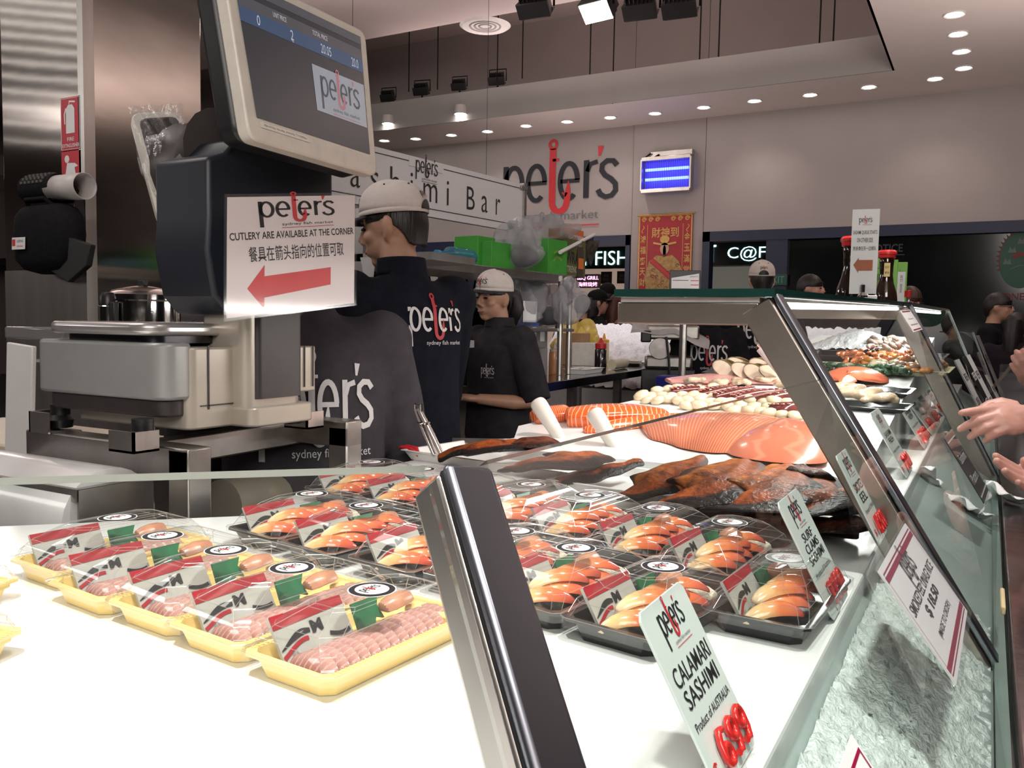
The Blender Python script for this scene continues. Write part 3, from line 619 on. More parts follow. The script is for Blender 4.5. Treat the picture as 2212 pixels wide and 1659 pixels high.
# second post: deep steel plate with dark outer edge
def plate(T_, B_, dpt, wd, m):
    a_ = (B_-T_).normalized(); v_ = Vector((0, 1, 0)); u_ = a_.cross(v_).normalized()
    if u_.x > 0: u_ = -u_
    bar('post', T_, B_, u_, v_, dpt, wd, m, dpt/2+.006, 0)
    bar('post_edge', T_, B_, u_, v_, .010, wd*.8, POSTD, 0, 0)
BRN = mat('warm_brushed_steel', (.40, .355, .315), .34, 1., .10, 12, .03, 80)
plate(TOP2, BOT2, .048, .045, BRN); plate(TOP3, BOT3, .048, .045, BRN)
SHW = mat('shelf_lining', (.72, .68, .64), .4)
for i, (T_, xb) in enumerate([(TOP2, at(1345, 660, y=1.3).x), (TOP3, -.62)]):
    MB().bb((xb, T_.y-.022, T_.z-.046), (T_.x-.02, T_.y+.022, T_.z-.012)).build('beam', BRN, t, bevel=.002)
    MB().bb((xb+.004, T_.y-.018, T_.z-.0125), (T_.x-.02, T_.y+.018, T_.z-.0045)).build('beam_pad', SHW, t)
# top glass shelf
sh = MB(); wS = .245
P = []
for T_ in (TOP2-Vector((0, .03, 0)), TOP3, TOP4): P += [(T_.x+.004, T_.y, T_.z-.004), (T_.x-wS, T_.y, T_.z-.004), (T_.x-wS, T_.y, T_.z+.008), (T_.x+.004, T_.y, T_.z+.008)]
sh.add(P, [(3, 2, 1, 0), (8, 9, 10, 11)]); sh.add(P, [(i+j, i+(j+1) % 4, i+4+(j+1) % 4, i+4+j) for i in (0, 4) for j in range(4)])
sh.build('top_shelf', GLASSEDGE, t, smooth=0)
def strip(a_, b_):
    d = (b_-a_); m_ = (a_+b_)/2
    MB().tube([a_, b_], .006, 6).build('light_strip', mat('led_strip', (1, 1, 1), .4, emit=(1, .97, .92), es=3.2), t)
    L_ = lamp('strip_glow', 'AREA', m_+Vector((-.02, 0, -.02)), 6*d.length, (1, .97, .93), m_+Vector((-.35, 0, -.5)), d.length*.95, .02)
    L_.rotation_euler = Euler((0, R(32), 0)); L_.data.shape = 'RECTANGLE'; L_.data.size = .03; L_.data.size_y = d.length*.95
    L_.parent = t
strip(TOP2+Vector((-.035, .04, -.014)), TOP3+Vector((-.035, -.04, -.012))); strip(TOP3+Vector((-.035, .04, -.012)), TOP4+Vector((-.035, -.04, -.012)))
# crushed ice in the front trough
random.seed(3); ic = MB()
def icef(u, v):
    y = .262+u*1.2; k = .0+v; x = -.118+k*.142; z = -.352-k*.095
    if u < .0: pass
    return V(x, y, z + .010*math.sin(math.pi*min(1, v*1.05)) + random.uniform(-.004, .006))
ic.grid(icef, 150, 26)
ICE = mat('crushed_ice', (.62, .68, .66), .18, 0, .14, 60, .6, 160, coat=.5)
ic.build('crushed_ice', ICE, label='crushed ice lying in the front trough behind the slanted glass', cat='ice', kind='stuff', smooth=70)
nk = MB(); q0 = at(2062, 1105, z=HC-.425)
# white paper napkin inside the glass foot, plus a sheet as its reflection
def napkin(p, s, seed, label, rz):
    rnd = random.Random(seed); ph = [rnd.uniform(0, 6) for _ in range(4)]
    f = lambda u, v: Vector(((u-.5)*s*(1-.3*v), (v-.5)*s*1.1, .012+.010*math.sin(6*u+ph[0])*math.sin(4*v+ph[1])+.006*math.sin(14*u+9*v+ph[2])))
    MB().grid(f, 18, 18).build('paper_napkin', PAPER, loc=p, rot=(0, R(30), rz), label=label, cat='napkin', solid=.001, smooth=80)
napkin(at(2080, 1100, z=HC-.415), .09, 2, 'crumpled white paper napkin below the black glass sign', .5)
napkin(at(1985, 1035, z=HC-.36), .075, 5, 'crumpled white sheet imitating the reflection of the napkin, behind the second post', 1.2)
MB().box((0, 0, 0), (.006, .10, .012)).build('wooden_peg', mat('pale_wood', (.62, .50, .28), .6), label='pale wooden peg wedged in the glass channel', cat='peg', loc=at(2166, 1298, x=.036), bevel=.002)

# ------------------------------------------------------------------ price cards
CARD = mat('price_card', (.66, .70, .68), .18, 0, .01, 20)
PRICE = mat('red_price_plastic', (.62, .020, .018), .25, coat=.5)
def card(name, label, TL, TR, BR, zb, lines, group=None, price=None, unit=None, logo=True, cat='price card', stand=True):
    br = at(BR[0], BR[1], z=zb); tr = at(TR[0], TR[1], y=br.y); tl = at(TL[0], TL[1], z=tr.z)
    W_ = abs(tr.y-tl.y); up = (tr-br); H_ = up.length; o = (tr+br)/2-Vector((0, W_/2, 0))
    M_ = frame(o, (0, 1, 0), up); e = thing(name, label, cat, (o.x, o.y, zb), group=group); I = T(-o.x, -o.y, -zb)
    m = MB(I @ M_); r = W_*.06
    m.prism([(-W_/2+r, -H_/2), (W_/2-r, -H_/2), (W_/2, -H_/2+r), (W_/2, H_/2-r), (W_/2-r, H_/2), (-W_/2+r, H_/2), (-W_/2, H_/2-r), (-W_/2, -H_/2+r)], -.002, 0)
    m.build('card', CARD, e, smooth=0, bevel=.0008)
    m = MB(I @ M_ @ T(0, 0, .0006))
    if logo: m.logo(T(0, H_*.365, 0), min(W_*.70, H_*.36), 0, 1, ms=2)
    for s_, yy, ww_, hh_ in lines: m.text(s_, T(0, yy*H_, 0), (ww_*W_, hh_*H_), 0, .004)
    m.build('print', [INK, RED, GREYINK], e, smooth=0)
    if price:
        n = len(price); m = MB(I @ M_ @ T(0, 0, .004)); pw = W_*.70/n
        seg = {'1': [(.5, 1, .5, 0)], '0': 'o', '6': '6', '9': '9', '4': '4', '2': '2', '5': '5', '8': '8', '3': '3', '7': '7'}
        def dig(ch, cx):
            c = lambda x, y: (cx+(x-.5)*pw*.66, -H_*.335+(y-.5)*H_*.185, 0); A = []
            if ch in '069': A.append([c(.5+.5*math.cos(k*.45), .5+.5*math.sin(k*.45)) for k in range(15)]) if ch == '0' else None
            if ch == '9': A += [[c(.5+.45*math.cos(k*.5), .70+.28*math.sin(k*.5)) for k in range(14)], [c(.95, .7), c(.9, .3), c(.6, 0), c(.15, .05)]]
            if ch == '6': A += [[c(.5+.45*math.cos(k*.5), .30+.28*math.sin(k*.5)) for k in range(14)], [c(.05, .3), c(.1, .7), c(.4, 1), c(.85, .95)]]
            if ch == '1': A += [[c(.25, .8), c(.55, 1), c(.55, 0)]]
            if ch == '2': A += [[c(.1, .75), c(.3, 1), (c(.7, 1)), c(.9, .75), c(.1, 0), c(.95, 0)]]
            if ch == '4': A += [[c(.7, 0), c(.7, 1), c(.05, .3), c(1, .3)]]
            if ch == '5': A += [[c(.9, 1), c(.2, 1), c(.15, .55), c(.7, .6), c(.95, .3), c(.6, 0), c(.1, .05)]]
            if ch == '8': A += [[c(.5+.4*math.cos(k*.5), .75+.25*math.sin(k*.5)) for k in range(14)], [c(.5+.48*math.cos(k*.5), .25+.25*math.sin(k*.5)) for k in range(14)]]
            for a_ in A: m.tube(a_, pw*.125, 7, upv=(0, 0, 1))
        for k, ch in enumerate(price): dig(ch, (k-(n-1)/2)*pw+W_*.06)
        m.build('price_digits', PRICE, e, smooth=60)
        m = MB(I @ M_ @ T(0, 0, .0008)); m.text('$', T(-W_*.40, -H_*.38, 0), (W_*.09, H_*.08), 0, .02)
        if unit: m.text(unit, T(W_*.42, -H_*.43, 0), (W_*.12, H_*.035), 0, .01)
        m.build('price_signs', RED, e, smooth=0)
    if stand:
        m = MB(I @ M_); m.box((W_*.1, -H_*.47, -.012), (W_*.5, .018, .020)); m.build('clear_stand', ACRYL, e, smooth=0)
    return e
card('price_card', 'tall white calamari price card nearest the viewer, red 699 digits', (1365, 1325), (1470, 1252), (1635, 1600), ZD+.004, [('CALAMARI', .105, .82, .105), ('SASHIMI', -.02, .76, .10), ('Product of AUSTRALIA', -.155, .84, .05)], 'price cards at the deck edge', '699', 'EA')
card('price_card', 'white surf clams price card standing before the clam boxes', (1680, 1087), (1722, 1052), (1834, 1283), ZD+.004, [('SURF', .14, .46, .075), ('CLAMS', .05, .60, .075), ('SASHIMI', -.04, .70, .075), ('Product of Australia', -.155, .76, .042)], 'price cards at the deck edge', '1150', 'EA')
card('price_card', 'white smoked eel price card standing against the second post', (1803, 985), (1828, 967), (1918, 1146), ZD+.042, [('SMOKED', .105, .74, .10), ('EEL', -.02, .52, .10), ('Product of CHINA', -.155, .76, .045)], 'price cards at the deck edge', '4500', None)
for i, (TL, TR, BR, pr, l) in enumerate([((1880, 893), (1898, 880), (1972, 1010), '3200', 'nearest'), ((1925, 853), (1943, 842), (2009, 950), '2900', 'second'), ((1943, 843), (1954, 835), (2022, 926), '3500', 'third'), ((1961, 831), (1971, 824), (2032, 908), '1899', 'fourth'), ((1983, 821), (1990, 815), (2042, 888), '2550', 'fifth'), ((2002, 811), (2011, 805), (2055, 872), '990', 'farthest')]):
    card('price_card', 'white red-priced card behind the tall glass, %s of that row from the second post' % l, TL, TR, BR, ZD+.004, [('SASHIMI', .13, .66, .08), ('FRESH', .03, .5, .08), ('Product of Australia', -.12, .74, .04)], 'price cards behind the tall glass', pr)

# signs taped to the glass
def gplane(py, T_a, B_a, T_b, B_b):
    n = (T_b-T_a).cross(B_a-T_a).normalized(); return n, n.dot(T_a)
def onglass(px, py, pl, off=0.):
    n, c = pl; r = FW+RT*((px-1106.0)/FPX)-UP*((py-829.5)/FPX); return CAMP + r*((c-n.dot(CAMP)+off)/n.dot(r))
PL1 = gplane(0, N1[0], N1[1], lerp(TOP2, BOT2, kk), BOT2); PL2 = gplane(0, TOP2, BOT2, TOP3, BOT3); PL3 = gplane(0, TOP3, BOT3, TOP4, BOT4); PL4 = gplane(0, V(-.135, 4.85, 0), V(.048, 4.85, -.44), TOP5, BOT5)
def taped(name, label, pl, TL, TR, BR, BL, paint, cat='sign', group=None, mats=None, sleeve=.10, base=None):
    sg = 1 if pl[0].x > 0 else -1
    p = [onglass(q[0], q[1], pl, .006*sg) for q in (TL, TR, BR, BL)]
    o = (p[0]+p[1]+p[2]+p[3])/4; x = (p[1]+p[2]-p[0]-p[3])/2; up = (p[0]+p[1]-p[2]-p[3])/2
    W_, H_ = x.length, up.length; M_ = frame(o, x, up); e = thing(name, label, cat, o, group=group); I = T(-o)
    m = MB(I @ M_); m.box((0, 0, 0), (W_, H_, .0012)); m.build('sheet', base or PAPER, e, smooth=0)
    m = MB(I @ M_ @ T(0, 0, .0012)); paint(m, W_, H_); m.build('print', mats or [INK, RED, GREYINK], e, smooth=0)
    if sleeve: m = MB(I @ M_); m.box((0, 0, .0022), (W_*(1+sleeve), H_*(1+sleeve), .0006)); m.build('sleeve', ACRYL, e, smooth=0)
    return e
DRED = mat('dark_red_ink', (.30, .008, .05), .4)
def eelsign(m, W_, H_):
    rect(m, -W_/2+.008*1, -H_/2+.006, W_/2-.008, H_/2-.006, .0018, Matrix(), 1)
    for yy in (H_/2-.012, -H_/2+.012): m.box((0, yy, 0), (W_*.95, .006, .0004), 1)
    m.logo(T(0, H_*.29, .0003), W_*.26, 0, 0, line=False); m.text('SMOKED EEL UNAGI RICE', T(0, H_*.08, 0), (W_*.86, H_*.10), 0, .004)
    m.text('$ 18.50', T(0, -H_*.07, 0), (W_*.42, H_*.12), 0, .03); m.text('(MADE TO ORDER!)', T(0, -H_*.25, 0), (W_*.52, H_*.08), 0, .004)
taped('glass_sign', 'large white smoked eel rice sign with red border taped to the slanted glass', PL1, (1905, 1232), (1959, 1128), (2086, 1326), (2058, 1488), eelsign, mats=[INK, DRED, GREYINK], sleeve=.08)
taped('glass_sign', 'white sign with red arrow tip cut off at the bottom edge of the photo', PL1, (1768, 1805), (1843, 1570), (2005, 1870), (1960, 2140), lambda m, W_, H_: (m.poly([Vector((-W_*.34, H_*.32, 0)), Vector((W_*.1, H_*.30, 0)), Vector((-W_*.1, H_*.1, 0))], 1), rect(m, -W_*.46, -H_*.46, W_*.46, H_*.40, .003, Matrix(), 1)), mats=[INK, DRED, GREYINK], sleeve=0)
BSIGN = mat('black_sign_card', (.012, .012, .014), .25); WINK = mat('white_ink', (.72, .72, .72), .5)
def blk(m, W_, H_):
    m.box((0, H_*.42, 0), (W_*.9, .003, .0004), 0); m.text('Sashimi', T(0, H_*.14, 0), (W_*.7, H_*.14), 0); m.text('Platters', T(0, -H_*.18, 0), (W_*.7, H_*.14), 0); m.box((0, -H_*.42, 0), (W_*.9, .003, .0004), 0)
taped('glass_sign', 'black sign with white lettering on the tall glass near the pointing hand', PL2, (2044, 952), (2058, 928), (2133, 1062), (2121, 1085), blk, mats=[WINK], base=BSIGN, sleeve=.05)
def topsign(m, W_, H_):
    for yy in (H_*.44, -H_*.42): m.box((0, yy, 0), (W_*.8, H_*.05, .0004), 1)
    m.text('Oysters', T(0, .08*H_, 0), (W_*.5, H_*.07), 0); m.text('shucked', T(0, -.18*H_, 0), (W_*.7, H_*.08), 1)
taped('glass_sign', 'small white sign with two dark red bars at the top of the third post', PL2, (1944, 672), (1965, 669), (1993, 712), (1973, 717), topsign, mats=[INK, DRED], sleeve=0)
for i, (TL, TR, BR, BL, b, l) in enumerate([((2076, 815), (2085, 811), (2120, 862), (2115, 871), 0, 'white label with black edge, first on the far glass'), ((2093, 811), (2101, 805), (2140, 866), (2138, 878), 1, 'black label with white lettering, second on the far glass'), ((2101, 806), (2108, 800), (2150, 866), (2146, 876), 0, 'long pale label beside the black one on the far glass'), ((2145, 850), (2150, 848), (2168, 870), (2164, 876), 0, 'short pale label at the foot of the far glass')]):
    taped('glass_label', l, PL3, TL, TR, BR, BL, (lambda m, W_, H_: (m.text('FRESH', T(0, .2*H_, 0), (W_*.7, H_*.12), 0), m.text('850', T(0, -.2*H_, 0), (W_*.6, H_*.12), 0))), cat='label', group='labels on the far glass', mats=[WINK if b else INK], base=BSIGN if b else mat('pale_label', (.5, .52, .52), .4), sleeve=0)
for i, (TL, TR, BR, BL, l) in enumerate([((2117, 783), (2122, 781), (2141, 815), (2137, 818), 'first'), ((2128, 787), (2133, 783), (2165, 832), (2160, 837), 'second')]):
    taped('glass_label', 'grey label on the lowest farthest glass, %s one' % l, PL4, TL, TR, BR, BL, (lambda m, W_, H_: m.text('FRESH', T(0, .2*H_, 0), (W_*.7, H_*.12), 0)), cat='label', group='labels on the farthest glass', mats=[INK], base=mat('grey_label', (.20, .22, .22), .4), sleeve=0)
# ------------------------------------------------------------------ packed sashimi boxes
LABW = mat('label_white', (.78, .77, .77), .35); LABK = mat('label_black', (.012, .012, .016), .35)
YTRAY = mat('golden_tray', (.92, .68, .27), .25, 0, .06, 30, coat=.3); KTRAY = mat('black_tray', (.012, .012, .013), .18, 0, .1, 30, coat=.3)
FISHM = uvramp('pink_fish', [(0, (.20, .075, .06)), (.35, (.33, .14, .115)), (.7, (.46, .23, .20)), (1, (.52, .31, .28))], .16, axis=1, wave=(1, 5, 1), wscale=3, wcol=(.66, .45, .40), wamt=.5, coat=.5, noise=.08, nscale=90)
CLAMM = uvramp('surf_clam', [(0, (.85, .70, .48)), (.28, (.88, .55, .25)), (.55, (.80, .20, .06)), (.8, (.62, .10, .06)), (1, (.40, .07, .06))], .14, axis=0, coat=.6, noise=.07, nscale=70)
SOYW = mat('sachet_white', (.40, .39, .36), .3, coat=.1); SOYR = mat('sachet_red', (.32, .012, .02), .4); WGREEN = mat('wasabi_green', (.012, .14, .055), .35, 0, .3, 60); GING = mat('pink_ginger', (.50, .22, .13), .3, 0, .2, 60)
CREASE = clear('lid_crease', (.95, .95, .95), 1.5, .12, .22, .09, (.75, .75, .74))
def ring_text(m, s_, r, a0, step, h, mi):
    for k, ch in enumerate(s_):
        if ch == ' ': continue
        a = R(a0 - step*k); m.text(ch, T(r*math.cos(a), r*math.sin(a), 0) @ RZ(a-math.pi/2), (h*.8, h), mi)
def label_mesh():
    m = MB(); n = 40; c = lambda r, z: [(r*math.cos(2*math.pi*k/n), r*math.sin(2*math.pi*k/n), z) for k in range(n)]
    for r, z, mi in [(.0235, 0, 0), (.0222, .0002, 1), (.0165, .0004, 0)]: m.poly(c(r, z), mi)
    m.logo(T(0, .003, .0007), .024, 1, 2, sub=False, line=False); m.text('sydney fish market', T(.004, -.0055, .0007), (.014, .0018), 3); m.text('9554 2112', T(.003, -.0095, .0007), (.010, .0016), 3)
    ring_text(m, 'SYDNEY FISH MARKET', .0194, 165, 8.6, .0026, 0); ring_text(m, 'www.petersfish.com', .0194, 345, 8.6, .0024, 0)
    return m
def make_box(kind, name, label, group):
    L_, W_ = .215, .110; t = thing(name, label, 'sashimi box', (0, 0, 0), group=group); tm = YTRAY if kind == 'y' else KTRAY
    rr = lambda hw, hl, c, z: [(-hw+c, -hl, z), (hw-c, -hl, z), (hw, -hl+c, z), (hw, hl-c, z), (hw-c, hl, z), (-hw+c, hl, z), (-hw, hl-c, z), (-hw, -hl+c, z)]
    def loft(m, rings, mi=0, cap0=True, cap1=True):
        v = [p for r in rings for p in r]; f = [(i*8+j, i*8+(j+1) % 8, i*8+8+(j+1) % 8, i*8+8+j) for i in range(len(rings)-1) for j in range(8)]
        if cap0: f.append(tuple(range(7, -1, -1)))
        if cap1: f.append(tuple(range((len(rings)-1)*8, len(rings)*8)))
        m.add(v, f, mi)
    a, b = W_/2, L_/2
    m = MB(); loft(m, [rr(a-.012, b-.012, .01, 0), rr(a-.008, b-.008, .01, .013), rr(a-.006, b-.006, .008, .020), rr(a, b, .007, .020), rr(a, b, .007, .023), rr(a-.007, b-.007, .007, .023), rr(a-.011, b-.011, .008, .009)], 0)
    if kind == 'y':
        for k in range(40): y = -b+.012+k*(L_-.024)/39; m.box((a-.0035, y, .0234), (.005, .0018, .0012), 0); m.box((-a+.0035, y, .0234), (.005, .0018, .0012), 0)
    m.build('tray', tm, t, smooth=0)
    m = MB()
    dome = [rr(a+.003, b+.003, .008, .016), rr(a+.003, b+.003, .008, .0245), rr(a-.003, b-.003, .008, .0255), rr(a-.006, b-.007, .010, .036), rr(a-.013, b-.016, .014, .048), rr(a-.026, b-.044, .014, .060), rr(a-.030, b-.050, .013, .062)] if kind == 'y' else \
           [rr(a+.003, b+.003, .008, .014), rr(a+.003, b+.003, .008, .0245), rr(a-.003, b-.003, .008, .0255), rr(a-.006, b-.012, .010, .038), rr(a-.016, b-.030, .018, .053), rr(a-.027, b-.056, .016, .0615), rr(a-.031, b-.062, .014, .0625)]
    loft(m, dome, 0, False, True)
    for i_ in (1, 3, 4, 5, 6):
        for j_ in range(8):
            m.tube([dome[i_][j_], dome[i_][(j_+1) % 8]], .00042, 4, 1, cap=False)
            if i_ > 1: m.tube([dome[i_-1][j_], dome[i_][j_]], .00042, 4, 1, cap=False)
    m.build('clear_lid', [PLASTIC, CREASE], t, smooth=20)
    lb = label_mesh(); lb.M = Matrix()
    o = lb.build('round_label', [LABW, LABK, RED, GREYINK], t, smooth=0, loc=(.004, 0, .0632), rot=(0, 0, R(90)))
    # soy sachet leaning on the long side, wasabi leaf and ginger behind it
    m = MB(T(-.030, -.045, .030) @ RY(R(58))); m.prism([(-.023, -.044), (.023, -.044), (.024, .044), (-.022, .044)], -.001, .0025, 0)
    Z = T(0, 0, .0031); m.quad(*[Z @ Vector(p) for p in [(-.023, -.044, 0), (-.010, -.044, 0), (-.013, .044, 0), (-.022, .044, 0)]], 1)
    wv = [(.004-.007*math.sin(k*.30-.6), -.043+k*.0042, 0) for k in range(21)]
    Q = T(0, 0, .0034)
    m.ribbon([(p[0]+.002, p[1]) for p in wv[:10]], [.001, .002, .003, .004, .005, .006, .006, .006, .005, .004], Q, 2); m.ribbon([(p[0]+.009, p[1]) for p in wv[:9]], .004, Q, 1); m.ribbon([(p[0]+.002, p[1]) for p in wv[14:]], .004, Q, 2)
    m.text('M', Q @ T(-.002, .004, 0) @ RZ(R(90)), (.014, .012), 2, .05); m.text('醤油', Q @ T(.016, -.030, 0) @ RZ(R(90)), (.008, .006), 3)
    m.build('soy_sachet', [SOYW, SOYR, INK, GREYINK], t, smooth=0)
    m = MB(T(-.028, .030, .028) @ RY(R(60))); random.seed(3)
    m.prism([(-.012, -.022), (.014, -.024), (.017, -.002), (.008, .004), (.012, .014), (-.002, .010), (-.012, .016)], 0, .003, 0); m.build('wasabi_sachet', WGREEN, t, smooth=0)
    m = MB(T(-.022, .062, .022)); m.fillet([(0, -.022, 0), (.002, 0, .008), (0, .024, .004)], [.022, .034, .024], .012, m=0, side=(1, 0, 0)); m.build('ginger', GING, t, sub=1)
    if kind == 'y':
        for k in range(13):
            y = -.078+k*.0135; m = MB(T(.016, y, .012) @ RX(R(30)))
            m.fillet([(-.036, 0, .000), (-.018, .002, .007), (.006, .001, .008), (.024, -.003, .002)], [.016, .028, .028, .012], .005, 7, side=(0, 1, 0)); m.build('fish_slice', FISHM, t, smooth=80, sub=1)
        m = MB(T(.012, .086, .018)); m.box((.002, 0, 0), (.070, .022, .010)); m.build('radish_bed', mat('yellow_paper', (.85, .62, .22), .5), t, bevel=.003)
    else:
        random.seed(11)
        for k in range(7):
            y = -.072+(k % 4)*.030+(k//4)*.055-(.0 if k < 4 else .02); x = .010+random.uniform(-.005, .005); zz = .012+.012*(k//4)
            m = MB(T(x, y, zz) @ RZ(R(random.uniform(35, 62))) @ RX(R(random.uniform(-8, 12))))
            m.fillet([(-.036, 0, 0), (-.020, .003, .009), (0, 0, .014), (.020, -.003, .012), (.038, 0, .003)], [.012, .024, .031, .027, .010], [.006, .010, .012, .010, .004], 8, side=(0, 1, 0)); m.build('clam_piece', CLAMM, t, smooth=80, sub=1)
        m = MB(T(.012, .060, .013)); m.fillet([(-.03, 0, 0), (0, .004, .012), (.03, 0, .002)], [.02, .03, .02], .012, side=(0, 1, 0)); m.build('white_radish', mat('radish_shreds', (.74, .66, .52), .4, 0, .2, 200, .3, 300), t, smooth=80, sub=1)
    return t
ZL = ZD+.0635
ypos = [(250, 1117, 'farthest of the golden row, under the steel stand'), (347, 1156, 'second from the far end of the golden row'), (483, 1187, 'middle one of the golden row'), (625, 1225, 'second nearest of the golden row'), (797, 1272, 'nearest of the golden row, beside the corner post')]
yb = None
for px, py, l in ypos:
    p = at(px, py, z=ZL); lab = 'golden box of sliced pink fish, '+l; loc = (p.x, p.y, ZD+.0005); rz = R(-5)
    if yb is None: yb = make_box('y', 'fish_box', lab, 'golden fish boxes'); yb.location = loc; yb.rotation_euler = (0, 0, rz)
    else: dup(yb, loc, rz+R(random.uniform(-1.5, 1.5)), lab)
for px, py, l in [(46, 1250, 'upper one cut off by the left edge of the photo'), (54, 1362, 'lower one cut off by the left edge of the photo')]:
    c = at(px, py, z=ZD+.022); rz = R(16); o = Matrix.Rotation(rz, 3, 'Z') @ Vector((-.055, -.105, 0)); dup(yb, (c.x+o.x, c.y+o.y, ZD+.0005), rz, 'golden fish tray, '+l)
cpos = [(670, 1065, 'left end of the front clam row'), (787, 1090, 'second from the left in the front clam row'), (945, 1118, 'third in the front clam row, half behind the post'), (1110, 1145, 'fourth in the front clam row, peeking out right of the corner post'), (1238, 1181, 'third from the right in the front clam row'), (1425, 1221, 'second from the right in the front clam row, behind the calamari card'), (1692, 1204, 'right end of the front clam row, behind the surf clams card'),
        (800, 997, 'left end of the back clam row'), (908, 1012, 'second from the left in the back clam row'), (1025, 1028, 'third in the back clam row, above the corner post'), (1143, 1045, 'middle of the back clam row, right of the corner post'), (1270, 1068, 'third from the right in the back clam row'), (1417, 1096, 'second from the right in the back clam row, below the eel'), (1570, 1126, 'right end of the back clam row, beside the surf clams card')]
cb = None
for i, (px, py, l) in enumerate(cpos):
    p = at(px, py, z=ZL+.0005); lab = 'surf clam box, '+l; loc = (p.x, p.y, ZD+.0005); rz = R([-8, -8, -8, -8, -9, -9, -3, -8, -8, -8, -8, -8, -8, -7][i])
    if cb is None: cb = make_box('c', 'clam_box', lab, 'black clam boxes'); cb.location = loc; cb.rotation_euler = (0, 0, rz)
    else: dup(cb, loc, rz, lab)

# ------------------------------------------------------------------ fish on trays
BEDS, BEDY = .115, 1.75                          # the far bed of the counter rises gently
def dk(px, py, h=0.):
    p = at(px, py, z=ZD+h)
    if 0 < p.y <= BEDY: return p
    r = FW+RT*((px-1106.0)/FPX)-UP*((py-829.5)/FPX)
    return CAMP + r*((ZD+h-BEDS*BEDY-HC)/(r.z-BEDS*r.y))
TILT = math.atan(BEDS)
def tray(name, label, c, hx, hy, rz, h, m=WHITE, cat='tray', group=None, tilt=0.):
    t = thing(name, label, cat, c, group=group, rot=(tilt, 0, rz)); mb = MB(); r = lambda a, b, z: [(-a, -b, z), (a, -b, z), (a, b, z), (-a, b, z)]
    rings = [r(hx-.012, hy-.012, 0), r(hx, hy, h), r(hx+.006, hy+.006, h), r(hx+.006, hy+.006, h+.002), r(hx-.002, hy-.002, h+.002), r(hx-.014, hy-.014, .004)]
    v = [p for q in rings for p in q]; f = [(i*4+j, i*4+(j+1) % 4, i*4+4+(j+1) % 4, i*4+4+j) for i in range(5) for j in range(4)] + [(3, 2, 1, 0), (20, 21, 22, 23)]
    mb.add(v, f); mb.build('dish', m, t, bevel=.004); return t
EELM = uvramp('glazed_eel', [(0, (.006, .004, .004)), (.13, (.020, .009, .006)), (.20, (.36, .115, .016)), (.5, (.27, .066, .010)), (.74, (.22, .046, .009)), (.82, (.010, .006, .005)), (1, (.006, .005, .005))], .6, spec=.1, axis=1, coat=.22, noise=.03, nscale=120, bump=.6, mottle=34)
EELD = uvramp('dark_glazed_eel', [(0, (.012, .007, .006)), (.4, (.07, .016, .008)), (.7, (.13, .032, .010)), (1, (.010, .007, .007))], .6, spec=.1, axis=1, coat=.22, noise=.06, nscale=120, bump=.7, mottle=40)
def smooth_path(P, n=4):
    out_ = []; k = len(P)
    for i in range(k-1):
        p0, p1, p2, p3 = P[max(i-1, 0)], P[i], P[i+1], P[min(i+2, k-1)]
        for j in range(n):
            u = j/n; out_.append(.5*((2*p1)+(p2-p0)*u+(2*p0-5*p1+4*p2-p3)*u*u+(3*p1-p0-3*p2+p3)*u**3))
    out_.append(P[-1]); return out_
def sm1(a, n=4): return [v.x for v in smooth_path([Vector((x, 0, 0)) for x in a], n)]
def eel(label, pts, ws, th=.018, m=EELM, curl=-.012, seed=0, group='pieces of glazed smoked eel'):
    P = smooth_path([dk(p[0], p[1], p[2]*1.25) for p in pts]); W_ = sm1(ws); o = P[0].copy(); mb = MB(T(-o))
    mb.fillet(P, [w_*1.5*(1+.14*math.sin(i*1.9+seed)) for i, w_ in enumerate(W_)], [th*.85*(.6+.4*math.sin(math.pi*i/(len(P)-1))) for i in range(len(P))], 17, crown=.75, curl=curl*.35, jit=.0012, seed=seed)
    rnd = random.Random(seed); f1, f2, f3 = [rnd.uniform(0, 6) for _ in range(3)]
    mb.v = [(x+.003*math.sin(y*160+f2), y+.003*math.sin(x*140+f3), z+.0045*math.sin(x*75+f1)*math.sin(y*60+f2)+.0022*math.sin(x*190+y*150+f3)) for x, y, z in mb.v]
    return mb.build('smoked_eel', m, loc=o, smooth=80, sub=1, label=label, cat='smoked eel', group=group)
ta = dk(1700, 1108); tray('white_tray', 'shallow white tray under the big pile of smoked eel', (ta.x-.155, ta.y+.02, ZD), .265, .115, R(-8), .022, group='white eel trays')
tb = dk(1125, 1012); tray('white_tray', 'shallow white tray holding the smaller eel pile in front of the man', (tb.x-.02, tb.y+.03, ZD), .25, .115, R(-8), .022, group='white eel trays')
eel('dark eel piece underneath at the front of the big pile', [(1430, 1098, .012), (1540, 1112, .012), (1660, 1128, .012)], [.03, .06, .04], m=EELD, seed=1)
eel('dark eel piece underneath at the right front of the big pile', [(1690, 1128, .012), (1780, 1142, .012), (1856, 1150, .012)], [.03, .07, .04], m=EELD, seed=2)
eel('leftmost eel fillet of the big pile with dark skin edge', [(1335, 1080, .02), (1395, 1060, .035), (1450, 1030, .048), (1520, 990, .05)], [.03, .085, .08, .012], seed=3)
eel('second eel fillet from the left of the big pile', [(1430, 1098, .022), (1500, 1070, .045), (1570, 1032, .058), (1612, 1000, .055)], [.06, .11, .11, .05], seed=4)
eel('middle eel fillet of the big pile, broad and amber', [(1555, 1105, .024), (1620, 1085, .046), (1670, 1050, .058), (1700, 1010, .05)], [.06, .11, .12, .05], seed=5)
eel('eel fillet right of the middle of the big pile', [(1640, 1120, .022), (1705, 1100, .042), (1750, 1070, .052), (1770, 1030, .046)], [.05, .10, .09, .04], seed=6)
